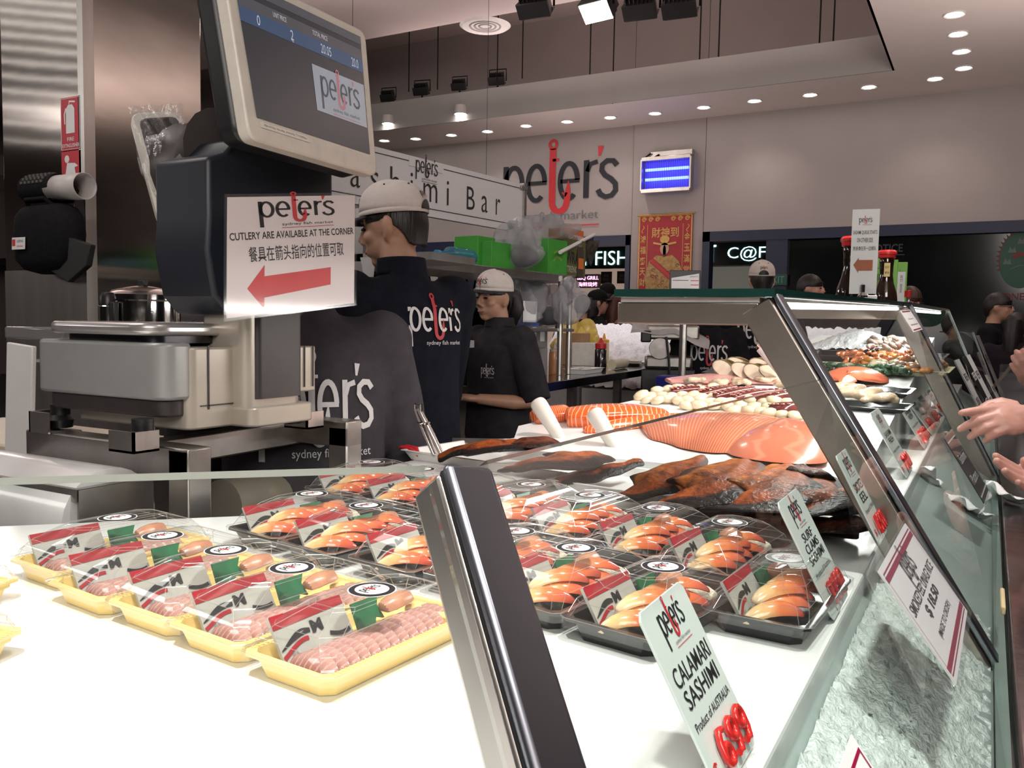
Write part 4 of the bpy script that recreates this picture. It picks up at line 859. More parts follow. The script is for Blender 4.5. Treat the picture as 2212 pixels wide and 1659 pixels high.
eel('curled black eel head end rising at the right of the big pile', [(1722, 1052, .03), (1722, 1030, .05), (1740, 1020, .065), (1770, 1032, .055), (1800, 1050, .04)], [.016, .03, .04, .04, .02], m=EELD, seed=7)
eel('purplish eel piece at the right end of the big pile', [(1760, 1112, .02), (1800, 1090, .044), (1835, 1075, .042), (1856, 1100, .03)], [.05, .10, .09, .05], seed=8)
eel('eel end hanging over the right tray rim beside the eel card', [(1770, 1150, .014), (1815, 1138, .026), (1862, 1132, .024)], [.04, .06, .03], m=EELD, seed=9)
eel('long amber eel fillet at the back of the small pile', [(945, 992, .02), (1010, 975, .035), (1090, 965, .045), (1160, 962, .035)], [.02, .09, .11, .05], seed=10)
eel('dark glossy eel fillet at the back right of the small pile', [(1080, 975, .03), (1140, 962, .05), (1200, 958, .045)], [.03, .08, .03], m=EELD, seed=11)
eel('wide reddish eel fillet at the front of the small pile', [(1105, 1015, .02), (1165, 1005, .035), (1225, 995, .045), (1290, 985, .042)], [.06, .12, .12, .06], seed=12)
eel('eel tail pointing right out of the small pile', [(1200, 1040, .016), (1270, 1030, .022), (1330, 1015, .03), (1386, 998, .036)], [.05, .06, .04, .016], seed=13)

# raised white board for the raw fish
bf0, bf1 = dk(1140, 935, .03), dk(1836, 1033, .03)
t_ = MB(); zq = lambda y: ZD+.03+BEDS*max(0, y-1.75)
q0, q1, q2 = dk(1120, 920, .03), dk(1478, 840, .03), dk(1575, 814, .03)
pb_ = [(-.20, 1.74), (-.20, 4.05), (-.66, 4.05), (q2.x, q2.y), (q1.x, q1.y), (q0.x, q0.y), (q0.x+.10, 1.74)]; n_ = len(pb_)
t_.add([(x, y, ZD+.0005) for x, y in pb_]+[(x, y, zq(y)) for x, y in pb_], [tuple(range(n_-1, -1, -1)), tuple(range(n_, 2*n_))]+[(i, (i+1) % n_, n_+(i+1) % n_, n_+i) for i in range(n_)])
t_.build('sloping_board', DECK, label='sloping white board carrying salmon, scallops, octopus and prawns', cat='board', smooth=0)
SALM = uvramp('salmon_flesh', [(0, (.50, .115, .055)), (.2, (.60, .15, .07)), (.5, (.62, .17, .085)), (.85, (.58, .135, .06)), (1, (.62, .27, .18))], .22, axis=1, wave=(1, .16, 1), wscale=13, wdist=1.2, wrot=.35, wcol=(.84, .46, .31), wamt=.7, coat=.5, noise=.05, nscale=20, sss=.1)
SALP = uvramp('salmon_smooth', [(0, (.52, .13, .07)), (.4, (.58, .16, .085)), (.8, (.55, .135, .07)), (1, (.60, .22, .14))], .22, axis=1, wave=(.5, 1, 1), wscale=3, wdist=5, wcol=(.74, .34, .22), wamt=.4, coat=.5, noise=.08, nscale=14)
SALO = uvramp('orange_salmon', [(0, (.66, .105, .018)), (.5, (.70, .13, .024)), (1, (.66, .11, .02))], .22, axis=1, wave=(1, .3, 1), wscale=7, wdist=2, wrot=.4, wcol=(.95, .60, .38), wamt=.7, coat=.4, noise=.04)
def slab(name, label, cat, pts, ws, th, m, n=5, nc=13, crown=1., group=None, seed=0, curl=0.):
    P = smooth_path([dk(*p) for p in pts], n); o = P[0].copy(); mb = MB(T(-o)); tt = sm1(th, n) if isinstance(th, list) else th
    mb.fillet(P, sm1(ws, n), tt, nc, crown, side=(-.25, 1, .115), seed=seed, curl=curl)
    return mb.build(name, m, loc=o, smooth=80, sub=1, label=label, cat=cat, group=group)
slab('salmon_fillet', 'large striped salmon fillet with white muscle lines', 'salmon', [(1390, 935, .031), (1450, 933, .031), (1525, 934, .031), (1600, 938, .031), (1670, 944, .031)], [.16, .34, .43, .44, .36], [.016, .03, .036, .036, .024], SALM, group='big salmon fillets')
slab('salmon_fillet', 'smooth rounded salmon fillet overlapping the striped one', 'salmon', [(1575, 950, .033), (1640, 950, .040), (1700, 951, .042), (1765, 955, .038), (1808, 962, .032)], [.14, .36, .46, .36, .14], [.010, .024, .032, .03, .012], SALP, group='big salmon fillets')
slab('salmon_block', 'thick bright orange salmon block with white fat lines', 'salmon', [(1222, 918, .03), (1290, 915, .03), (1370, 906, .03), (1440, 900, .03)], [.09, .12, .12, .09], [.045, .05, .04, .02], SALO, crown=.35, group='orange salmon blocks')
slab('salmon_block', 'short orange salmon block at the left end of the board', 'salmon', [(1150, 912, .03), (1190, 908, .03), (1226, 904, .03)], [.08, .10, .10], [.03, .038, .038], SALO, crown=.5, group='orange salmon blocks')
slab('salmon_block', 'long thin orange salmon strip in front of the thick block', 'salmon', [(1260, 936, .03), (1330, 928, .03), (1410, 915, .03), (1480, 903, .03)], [.03, .06, .07, .05], [.016, .026, .024, .014], SALO, crown=.7, group='orange salmon blocks')
SCAL = mat('scallop_flesh', (.80, .66, .46), .2, 0, .08, 50, coat=.5, sss=.1)
random.seed(5); sc = MB(); sc.lathe([(.0001, 0), (.016, .001), (.021, .009), (.019, .018), (.010, .023), (.0001, .024)], 16); sc0 = None; n_ = 0
for r_, (xa, ya, xb, yb_, k) in enumerate([(1388, 862, 1560, 862, 9), (1400, 872, 1600, 878, 10), (1480, 884, 1690, 890, 8), (1590, 896, 1716, 905, 6), (1420, 856, 1540, 852, 6), (1620, 880, 1700, 886, 4)]):
    for i in range(k):
        u = i/(k-1); p = dk(xa+(xb-xa)*u+random.uniform(-3, 3), ya+(yb_-ya)*u+random.uniform(-1, 1), .030); n_ += 1
        if sc0 is None: sc0 = sc.build('scallop', SCAL, smooth=80, label='raw cream scallop in the heap between salmon and octopus', cat='scallop', group='scallops in the heap'); o = sc0
        else: o = sc0.copy(); COL.objects.link(o)
        o.location = p+Vector((0, 0, 0 if r_ < 4 else .010)); o.rotation_euler = (random.uniform(-.4, .4), random.uniform(-.4, .4), random.uniform(0, 6)); s_ = random.uniform(.85, 1.15); o.scale = (s_*1.15, s_, s_)
OCT = mat('octopus_skin', (.13, .026, .022), .2, 0, .3, 40, coat=.6); SUCK = mat('octopus_suckers', (.40, .15, .11), .25, coat=.5)
for i, (pts, r0, l) in enumerate([([(1448, 846, .05), (1490, 842, .05), (1530, 838, .05)], .015, 'left end of the octopus row'), ([(1510, 852, .045), (1550, 845, .05), (1590, 836, .05)], .017, 'second tentacle of the octopus row'), ([(1540, 858, .045), (1590, 848, .05), (1630, 840, .048)], .017, 'third tentacle of the octopus row'), ([(1580, 862, .045), (1630, 852, .05), (1690, 845, .045)], .017, 'fourth, dotted with pale suckers'),
                                  ([(1615, 868, .045), (1680, 860, .055), (1745, 848, .045)], .021, 'thick purple one behind the low glass'), ([(1665, 884, .045), (1705, 885, .05), (1742, 873, .045)], .022, 'stubby pink one at the right end')]):
    P = smooth_path([dk(*p) for p in pts], 5); o = P[0].copy(); k = len(P)
    t = thing('octopus_tentacle', 'cooked red octopus tentacle, '+l, 'octopus', o, group='octopus tentacles on the board')
    MB(T(-o)).tube(P, [r0*(.55+.45*math.sin(math.pi*min(.95, .1+j/(k-1)))) for j in range(k)], 12).build('arm', OCT, t, smooth=80, sub=1)
    m = MB(T(-o))
    for j in range(1, k-1):
        for q in (-1, 1):
            ax_ = (P[j+1]-P[j-1]).normalized(); s_ = ax_.cross(Vector((0, 0, 1))).normalized(); rr_ = r0*(.55+.45*math.sin(math.pi*min(.95, .1+j/(k-1))))
            c = P[j] + (s_*(-.45 if q > 0 else .30)+Vector((-.2, -.45, .65)))*rr_*1.05; m.lathe([(.0038, 0), (.0055, .0017), (.0043, .0034), (.0017, .0025)], 8, Mt=frame(c, s_, ax_))
    m.build('suckers', SUCK, t, smooth=60)
slab('tuna_slab', 'flat pale pink tuna slab behind the octopus', 'tuna', [(1440, 828, .03), (1540, 822, .03), (1650, 822, .03), (1740, 832, .03)], [.08, .20, .22, .12], .016, mat('pale_tuna', (.66, .30, .27), .25, 0, .12, 20, coat=.4), crown=.5)
OYS = mat('oyster_flesh', (.50, .37, .25), .2, 0, .25, 60, .3, 90, coat=.6)
for i, (px, py, l, s_) in enumerate([(1498, 829, 'leftmost of the oysters behind the octopus', 1.), (1555, 833, 'second of the oysters behind the octopus', 1.), (1600, 832, 'third of the oysters behind the octopus', .9), (1650, 828, 'fourth of the oysters behind the octopus', .9), (1700, 845, 'oyster right behind the low glass edge', 1.1), (1862, 866, 'fat oyster at the left of the slate tray behind the tall glass', 1.5), (1905, 874, 'smaller oyster at the right of the slate tray behind the tall glass', 1.3), (1830, 852, 'pale pink oyster beside the second post', 1.3)]):
    p = dk(px, py, .035); m = MB(); random.seed(20+i)
    for k in range(7): a_ = k*.9; m.ball((.022*math.cos(a_)*random.uniform(.5, 1), .014*math.sin(a_), .010+random.uniform(-.003, .006)), (.022*random.uniform(.6, 1), .012, .009), 10, rot=RZ(random.uniform(0, 3)))
    o = fused('oyster', m, .004, OYS, smooth=3, loc=p, label='shucked oyster flesh, '+l, cat='oyster', group='shucked oysters'); o.scale = (s_*1.15,)*3
SHO = mat('shell_outside', (.19, .125, .055), .35, 0, .35, 50, .3, 60, coat=.3); SHI = mat('shell_meat', (.72, .58, .44), .25, 0, .12, 40, coat=.5)
def mussel(label, px, py, rz, tilt, s_):
    t = thing('mussel', label, 'mussel', dk(px, py, .032), rot=(tilt, 0, rz), group='green mussels on the half shell'); t.scale = (s_,)*3
    def half(u, v, k): a_ = 2*math.pi*v; r = math.sin(u*math.pi/2); return (.046*r*math.cos(a_)*(1+.1*math.cos(a_)), .023*r*math.sin(a_), k*(.014*(1-u*u)))
    Q = T(0, 0, .038) @ RZ(R(-38))
    m = MB(Q); m.grid(lambda u, v: Vector(half(u, v, -1)), 8, 24); m.build('lower_shell', SHO, t, smooth=80, solid=.0016)
    m = MB(Q @ T(0, 0, -.003)); m.grid(lambda u, v: Vector(half(u*.90, v, .30)), 8, 20); m.build('meat', SHI, t, smooth=80)
    m = MB(Q @ T(.004, .022, -.012) @ RX(R(-16))); m.grid(lambda u, v: Vector(half(u, v, -1)), 8, 24); m.build('upper_shell', SHO, t, smooth=80, solid=.0016); return t
for i, (px, py, l) in enumerate([(1572, 812, 'leftmost, wide open'), (1612, 818, 'second from the left'), (1600, 806, 'behind the second one'), (1640, 822, 'middle one at the front'), (1650, 808, 'behind the middle one'), (1672, 824, 'right of the middle, at the front'), (1690, 812, 'half hidden by the second post'), (1705, 824, 'rightmost, against the second post')]):
    mussel('opened green mussel on the dark dish, '+l, px-4, py, R(-8+9*(i % 3)), R(48), 1.12)
tm = dk(1635, 828); tray('dark_dish', 'low black dish under the opened mussels', (tm.x, tm.y+.02, tm.z+.03), .17, .065, R(-6), .008, KTRAY, tilt=TILT)
# behind the tall glass
for i, (px, py, hx, hy, l) in enumerate([(1880, 850, .17, .06, 'nearer slate black tray behind the tall glass, between price cards'), (1870, 884, .17, .05, 'front black tray carrying the two oysters'), (1850, 848, .24, .05, 'long black tray behind the orange salmon disc')]):
    p = dk(px, py, .032); tray('black_tray', l, p, hx*.62, hy*.8, R(-6), .012, KTRAY, tilt=TILT if p.y > 1.75 else 0, group='black trays behind the tall glass')
slab('salmon_disc', 'dark orange round salmon piece behind the tall glass', 'salmon', [(1795, 822, .045), (1825, 816, .05), (1860, 818, .05), (1884, 826, .045)], [.08, .24, .26, .08], [.01, .03, .03, .01], mat('deep_salmon', (.52, .11, .05), .25, 0, .15, 30, coat=.4))
p = dk(1900, 806, .03); tray('pale_tray', 'long pale yellow tray in front of the green seaweed packs', p+Vector((-.03, 0, .002)), .24, .055, R(-6), .018, tilt=TILT, m= mat('pale_yellow_tray', (.60, .58, .36), .3))
SEA = mat('green_seaweed', (.008, .042, .010), .35, 0, .6, 120, .6, 160)
def lump(name, label, cat, px, py, s_, m, seed, group, h=.05, n=9, flat=.5):
    random.seed(seed); mb = MB()
    for k in range(n): mb.ball((random.uniform(-.5, .5)*s_[0], random.uniform(-.5, .5)*s_[1], random.uniform(.1, .8)*s_[2]), (s_[0]*.28, s_[1]*.3, s_[2]*.4*flat+.004), 8, rot=RZ(random.uniform(0, 3)))
    return mb.build(name, m, loc=dk(px, py, h), smooth=70, label=label, cat=cat, group=group)
for i, px in enumerate([1800, 1842, 1888, 1935]): lump('seaweed_pack', 'mound of dark green seaweed behind the yellow tray, %s from the left' % ['first', 'second', 'third', 'fourth'][i], 'seaweed', px, 803+i*2, (.075, .055, .03), SEA, 40+i, 'seaweed mounds', .045, 14)
PRA = mat('prawn_orange', (.50, .14, .04), .25, 0, .4, 60, coat=.5); PRG = mat('raw_prawn_grey', (.36, .27, .22), .25, 0, .4, 60, coat=.6)
pr0 = None; random.seed(9)
def prawn_mesh(m):
    mb = MB(); P = [Vector((.030*math.cos(a_), .030*math.sin(a_), .012)) for a_ in [x*.28 for x in range(10)]]
    mb.tube(P, [.004, .009, .012, .0125, .012, .0115, .0105, .009, .007, .003], 9); mb.tube([P[0], P[0]+Vector((.01, -.014, .003))], [.004, .008], 6, flat=.3)
    for k in range(5): mb.tube([P[3+k], P[3+k]*.72+Vector((0, 0, -.010))], .0018, 4)
    return mb
pm = [prawn_mesh(PRA).build('prawn', PRA, smooth=70, label='cooked orange prawn in the black platter behind the tall glass', cat='prawn', group='orange prawns in the black platter'), prawn_mesh(PRG).build('prawn', PRG, smooth=70, label='raw grey prawn in the heap on ice behind the tall glass', cat='prawn', group='raw prawns on the ice')]
def scat(src, n, px0, px1, py0, py1, h0, h1, s_):
    for k in range(n):
        p = dk(random.uniform(px0, px1), random.uniform(py0, py1), random.uniform(h0, h1)); o = src
        if k: o = src.copy(); COL.objects.link(o)
        o.location = p; o.rotation_euler = (random.uniform(-.5, .5), random.uniform(-.5, .5), random.uniform(0, 6)); o.scale = (s_,)*3
scat(pm[0], 46, 1818, 2010, 766, 784, .045, .07, .62)
scat(pm[1], 44, 1878, 1972, 736, 758, .05, .09, .68)
p = dk(1880, 780, .03); tray('prawn_platter', 'long black platter of orange prawns behind the tall glass', p+Vector((.02, 0, .003)), .22, .07, R(-6), .02, KTRAY, tilt=TILT)
m = MB(); random.seed(4); p = dk(1868, 764, .03)
m.grid(lambda u, v: Vector(((u-.5)*.46, (v-.5)*.26, .085*math.exp(-((u-.42)*3.0)**2)*math.exp(-((v-.5)*2.6)**2)+random.uniform(0, .009))), 60, 30)
m.build('ice_mound', mat('white_ice', (.72, .73, .75), .25, 0, .1, 80, .5, 120), loc=p+Vector((0, .09, .0)), label='white mound of crushed ice behind the tall glass under the raw prawns', cat='ice', kind='stuff', smooth=70)
BITS = [mat('sashimi_bits_orange', (.55, .22, .06), .3, 0, .3, 80), mat('sashimi_bits_cream', (.48, .42, .28), .3, 0, .3, 80), mat('sashimi_bits_brown', (.22, .12, .07), .3, 0, .4, 60)]
for i, (px, py) in enumerate([(1925, 778), (1955, 786), (1985, 792), (1880, 790), (1915, 796), (1950, 802), (1985, 806), (2000, 790), (2010, 800)]):
    lump('seafood_pack', 'small tray mound of mixed cut seafood behind the tall glass, %s' % ['at the back left', 'at the back middle', 'at the back right', 'front left', 'front second', 'front third', 'front right', 'behind the third post', 'right of the third post'][i], 'seafood', px, py, (.08, .055, .03), BITS[i % 3], 60+i, 'mixed seafood mounds', .045, 12)
# white scoops and tongs
HANDLE = mat('white_scoop_plastic', (.74, .69, .62), .4, 0, .02, 30)
for (x0, y0, x1, y1, l) in [(1158, 864, 1215, 955, 'left one, leaning in front of the steel bench'), (1280, 886, 1335, 975, 'right one, half behind the low glass')]:
    b = dk(x1, y1, .02); yy = b.y+.02; a = at(x0, y0, y=yy); d_ = (b-a); t = thing('white_scoop', 'white plastic scoop with rounded thick handle, '+l, 'scoop', b, group='white scoops')
    MB(T(-b)).tube([a, a+d_*.04, a+d_*.12, a+d_*.4, a+d_*.8, b], [.012, .020, .0225, .020, .016, .014], 16).build('handle', HANDLE, t, smooth=80, sub=1)
    MB(T(d_.normalized()*.02)).grid(lambda u, v: Vector(((v-.5)*.09, u*.06-.02, .012*(v-.5)**2*10-.005)), 6, 10).build('scoop_bowl', HANDLE, t, smooth=80, solid=.003)
b = dk(948, 985, .02); a = at(903, 885, y=b.y+.03); d_ = (b-a)
t = thing('steel_tongs', 'upright steel tongs with wire ring behind the small eel pile', 'tongs', b)
for s_ in (-1, 1): MB(T(-b)).tube([a+Vector((s_*.004, 0, 0)), a+d_*.5+Vector((s_*.008, 0, 0)), b+Vector((s_*.010, 0, 0))], [.008, .009, .008], 8, flat=.35).build('arm', CHROME, t)
MB(T(-b+a)).tube([(-.008, 0, -.004), (-.008, 0, .012), (.008, 0, .012), (.008, 0, -.004)], .004, 8).build('hinge', CHROME, t); MB(T(-b+a+d_*.28)).tube([(.015*math.cos(k*.52), .012*math.sin(k*.52), 0) for k in range(13)], .0022, 6).build('wire_ring', CHROME, t)
b = dk(905, 985, .012); a = at(868, 966, y=b.y+.03); t = thing('red_tongs', 'small red handled tongs lying beside the back clam boxes', 'tongs', b)
for s_ in (0, 1): MB(T(-b)).tube([a+Vector((.0, .02*s_, 0)), (a+b)/2+Vector((0, .02*s_, .006)), b], [.009, .008, .005], 8, flat=.5).build('arm', mat('red_handle', (.62, .02, .03), .35), t, smooth=80)
p = dk(1040, 965, .02); a = at(1040, 948, y=p.y+.05); t = thing('spatula', 'wide steel spatula blade sticking up behind the small eel pile', 'spatula', p)
A_, B_ = at(978, 946, y=p.y+.06), at(1106, 948, y=p.y+.06); m = MB(T(-p)); h_ = Vector((0, -.02, -.05)); m.prism([(0, 0), (1, 0), (1, 1), (0, 1)], 0, .0) if False else m.add([A_, B_, B_+h_, A_+h_], [(0, 1, 2, 3)]); m.build('blade', STEEL, t, solid=.0015)
MB(T(-p)).tube([(A_+B_)/2+h_, (A_+B_)/2+h_+Vector((.02, -.04, -.01))], .006, 8).build('handle', BLACK, t)
# tongs with white grip among the mussels
b = at(1690, 805, y=dk(1672, 826, .04).y); a = at(1641, 742, y=b.y); t = thing('white_tongs', 'white gripped tongs standing in the mussels beside the second post', 'tongs', b)
MB(T(-b)).tube([a+(b-a)*.12, a+(b-a)*.5, b], [.022, .020, .016], 12).build('grip', mat('pink_white_grip', (.66, .58, .57), .4), t, smooth=80); MB(T(-b)).tube([a, a+(b-a)*.12], [.012, .010], 10).ball(a-b, .014, 10).build('steel_end', CHROME, t)
# ------------------------------------------------------------------ on the top glass shelf
def shelf(px, py_base, back): # a point standing on the shelf, back metres behind its front edge
    for k in range(400):
        yy = 1.4+k*.008; u = (yy-1.3)/1.7; T_ = TOP2.lerp(TOP3, u) if u < 1 else TOP3.lerp(TOP4, (yy-3.0)/1.76)
        P_ = Vector((T_.x-back, yy, T_.z+.0085)); d_ = P_-CAMP; q = 1106+FPX*d_.dot(RT)/d_.dot(FW)
        if q >= px: return P_
    return P_
SOYG = mat('soy_glass', (.020, .010, .006), .06, 0, .1, 10, coat=.8); SOYC = mat('soy_red_cap', (.70, .03, .03), .3, coat=.3); SLAB = mat('soy_gold_label', (.62, .48, .20), .4); SLBK = mat('soy_black_label', (.015, .014, .012), .4)
def soy(px, back, h, label, gold):
    p = shelf(px, 0, back); t = thing('soy_bottle', label, 'bottle', p, group='soy sauce bottles on the glass shelf'); k = h/.165
    MB().lathe([(.0001, 0), (.036*k, 0), (.037*k, .004), (.034*k, .03*k), (.024*k, .06*k), (.0195*k, .09*k), (.021*k, .12*k), (.0225*k, .135*k), (.020*k, .142*k)], 24).build('bottle', SOYG, t, smooth=60)
    MB().lathe([(.020*k, .139*k), (.026*k, .141*k), (.027*k, .150*k), (.030*k, .153*k), (.030*k, .160*k), (.024*k, .166*k), (.0001, .166*k)], 24).build('cap', SOYC, t)
    m = MB(T(.004, -.0245*k, .102*k) @ RX(R(88))); m.box((0, 0, 0), (.018*k, .044*k, .001), 0 if gold else 1); m.text('SOY', T(0, .008, .001), (.012*k, .007*k), 1 if gold else 0); m.text('醤油', T(0, -.008, .001), (.012*k, .007*k), 1 if gold else 0); m.build('label', [SLAB, SLBK], t, smooth=0); return t
def box_on(p, rz, d, name, label, cat, mats, paint=None, group=None):
    t = thing(name, label, cat, p, rz, group); MB().box((0, 0, d[2]/2), d, 0).build('carton', mats[0], t, bevel=.002)
    if paint: m = MB(T(0, -d[1]/2-.0008, d[2]/2) @ RX(R(90))); paint(m, d[0], d[2]); m.build('print', mats[1:], t, smooth=0)
    return t
GREENB = mat('bright_green_box', (.20, .52, .045), .4, 0, .05, 20); GREEND = mat('green_box_print', (.06, .22, .02), .4)
soy(1911, .055, .155, 'soy bottle with gold label and red cap in front of the green boxes', True)
soy(1835, .085, .165, 'soy bottle with black label and red cap, left of the queue sign', False)
soy(1871, .13, .165, 'soy bottle with red cap half hidden behind the queue sign', False)
gp = lambda m, a, b: (m.text('山', T(0, b*.25, 0), (a*.4, b*.14), 0, .02), m.text('葵', T(0, b*.02, 0), (a*.4, b*.14), 0, .02), m.box((0, -b*.30, 0), (a, .003, .0004), 0), m.ribbon([(-a*.42, -b*.5), (-a*.42, b*.5)], .002, Matrix(), 0))
for px, bk, l in [(1893, .11, 'left bright green carton behind the soy bottles'), (1917, .115, 'middle bright green carton behind the soy bottles'), (1938, .10, 'right bright green carton beside the small price label')]:
    box_on(shelf(px, 0, bk), R(14), (.052, .05, .16), 'green_carton', l, 'carton', [GREENB, GREEND], gp, 'green cartons on the glass shelf')
p = shelf(1957, 0, .035); t = thing('fish_droppers', 'two tiny red capped soy droppers at the end of the green cartons', 'bottle', p)
for s_ in (-.008, .008): MB().lathe([(.0001, 0), (.008, 0), (.0085, .018), (.006, .022)], 10, Mt=T(s_, 0, 0)).build('dropper', ACRYL, t); MB().lathe([(.0075, .022), (.0078, .044), (.0001, .046)], 10, Mt=T(s_, 0, 0)).build('cap', SOYC, t)
p = shelf(1944, 0, .05); t = thing('shelf_label', 'narrow pale price label in front of the right green carton', 'label', p); m = MB(T(0, 0, .055) @ RX(R(82))); m.box((0, 0, 0), (.024, .105, .001), 0); m.text('12.50', T(0, .03, .001) @ RZ(R(90)), (.02, .008), 1); m.text('WASABI', T(0, -.005, .001) @ RZ(R(90)), (.03, .007), 1); m.build('card', [PAPER, INK], t, smooth=0)
p = shelf(1862, 0, .03); t = thing('queue_sign', 'upright white queue sign with a red arrow standing on the glass shelf', 'sign', p, R(8))
m = MB(T(0, 0, .115) @ RX(R(92))); m.box((0, 0, 0), (.062, .205, .0012)); m.build('sheet', PAPER, t, smooth=0)
m = MB(T(0, -.0012, .115) @ RX(R(92))); m.logo(T(0, .076, 0), .030, 0, 1)
for s_, yy, ww_, mi in [('SASHIMI QUEUE STARTS', .046, .054, 0), ('ON OTHER SIDE', .028, .036, 0), ('刺身请在另一边排队', .008, .052, 0)]: m.text(s_, T(0, yy, 0), (ww_, .0105), mi, .006)
m.poly([Vector(q) for q in [(.020, -.020, 0), (.020, -.046, 0), (-.012, -.046, 0), (-.012, -.052, 0), (-.024, -.032, 0), (-.012, -.014, 0), (-.012, -.020, 0)]], 2); m.build('print', [INK, RED, mat('red_arrow_ink', (.36, .10, .04), .5)], t, smooth=0)
MB(T(.0, -.004, .004)).lathe([(.0001, 0), (.012, 0), (.012, .004), (.006, .012), (.006, .03), (.0001, .034)], 14).build('clip_stand', CHROME, t)
p = shelf(1850, 0, .075); box_on(p, R(8), (.10, .05, .012), 'white_block', 'flat white plastic block behind the queue sign', 'block', [WHITE])
# ------------------------------------------------------------------ weighing scale on its steel stand
XS = -1.215                                     # front face of the scale
GREYM = mat('scale_grey', (.33, .335, .33), .35, .3, .03, 20); BEIGE = mat('scale_beige', (.48, .435, .37), .33, .35, .03, 20); BROWNM = mat('scale_brown', (.030, .024, .024), .45)
CREAM = mat('bezel_cream', (.66, .62, .55), .35)
def sx(px, py): return at(px, py, x=XS)
a = sx(350, 742); b = sx(350, 900); c = sx(688, 700); zt, zb = a.z, b.z; y0, y1 = a.y, c.y
xw = at(70, 722, y=y0).x
t = thing('weighing_scale', 'tall grey and beige shop weighing scale with customer screen on a steel stand', 'weighing scale', (XS, (y0+y1)/2, zb-.05)); o = Vector((XS, (y0+y1)/2, zb-.05)); I = T(-o)
def rbox(m, x0, x1, ya, yb_, z0, z1, r, mi=0):
    p = []
    for cx, cy, s_ in [(x1-r, ya+r, -90), (x1-r, yb_-r, 0), (x0+r, yb_-r, 90), (x0+r, ya+r, 180)]: p += [(cx+r*math.cos(R(s_+k*18)), cy+r*math.sin(R(s_+k*18))) for k in range(6)]
    m.prism(p, z0, z1, mi)
m = MB(I); rbox(m, xw, XS, y0, y0+.075, zb+.025, zt, .03, 0); m.build('left_body', GREYM, t, bevel=.006)
m = MB(I); rbox(m, xw+.02, XS-.01, y0+.01, y0+.072, zb-.005, zb+.026, .03, 0); m.build('body_skirt', BROWNM, t, bevel=.004)
m = MB(I); rbox(m, xw+.05, XS+.002, y0+.052, y1-.05, zb-.03, zt-.008, .02, 0); m.build('front_panel', BEIGE, t, bevel=.004)
m = MB(I)
for k, yy in enumerate((.095, .21)): m.box((XS+.0032, y0+yy, (zt+zb)/2), (.002, .003, zt-zb-.01))
m.box((XS+.0032, (y0+y1)/2, zb+.012), (.002, (y1-y0)*.6, .002)); m.build('panel_seams', BROWNM, t, smooth=0)
m = MB(I); rbox(m, xw+.1, XS-.012, y1-.06, y1+.01, zb+.02, zt-.01, .012, 0); m.build('side_panel', BEIGE, t, bevel=.003)
for dy in (.03, .055): MB(I).box((XS-.010, y1-.06+dy, (zb+zt)/2+.01), (.002, .002, zt-zb-.04)).build('panel_groove', BROWNM, t)
# platter
pa, pb_ = sx(470, 700), at(130, 690, y=y0+.03)
m = MB(I); rbox(m, xw-.01+.04, XS-.03, y0-.005, y1-.02, zt+.012, zt+.034, .05, 0); m.build('platter', mat('platter_steel', (.66, .64, .63), .28, .8, .05, 10), t, bevel=.008, bseg=3)
m = MB(I); rbox(m, xw+.06, XS-.05, y0+.02, y1-.05, zt-.002, zt+.012, .03, 0); m.build('platter_plinth', DARKM, t)
m = MB(I); rbox(m, xw-.0+.05, XS-.05, y0+.01, y1-.03, zt+.0345, zt+.0355, .05, 0); m.build('platter_film', FILM, t)
# pole: beige channel with dark front
pl, pr = sx(500, 700), sx(622, 700); pt = HC+.03
m = MB(I); rbox(m, XS-.085, XS+.035, pl.y, pr.y, zb-.02, pt, .02, 0); m.build('pole_sleeve', BEIGE, t, bevel=.004)
m = MB(I); rbox(m, XS+.0, XS+.043, pl.y+.022, pr.y-.003, zb+.02, pt+.01, .012, 0); m.build('pole_front', BROWNM, t)
m = MB(I); rbox(m, XS-.06, XS+.055, pl.y-.004, pr.y+.02, zb-.03, zb+.006, .02, 0); m.build('pole_foot', BEIGE, t, bevel=.004)
# head: dark neck, screen housing, operator screen
NAVYP = mat('dark_blue_plastic', (.010, .013, .021), .45)
def P_(px, py, x): return at(px, py, x=x)
hn = MB(I)
prof = [(440, 340), (442, 470), (438, 540), (455, 640), (485, 680), (640, 690), (690, 640), (712, 420), (712, 345), (600, 330), (505, 300), (480, 330)]
xN = XS+.0
q = [P_(x, y, xN) for x, y in prof]
hn.add([(p.x+.01, p.y, p.z) for p in q]+[(p.x-.13, p.y, p.z) for p in q], [tuple(range(len(q)-1, -1, -1)), tuple(range(len(q), 2*len(q)))]+[(i, (i+1) % len(q), len(q)+(i+1) % len(q), len(q)+i) for i in range(len(q))])
hn.build('neck', NAVYP, t, bevel=.008, smooth=30)
xd = XS+.10
cr = [P_(x, y, xd) for x, y in [(478, -85), (790, 68), (816, 382), (540, 300)]]       # TL TR BR BL of the bezel
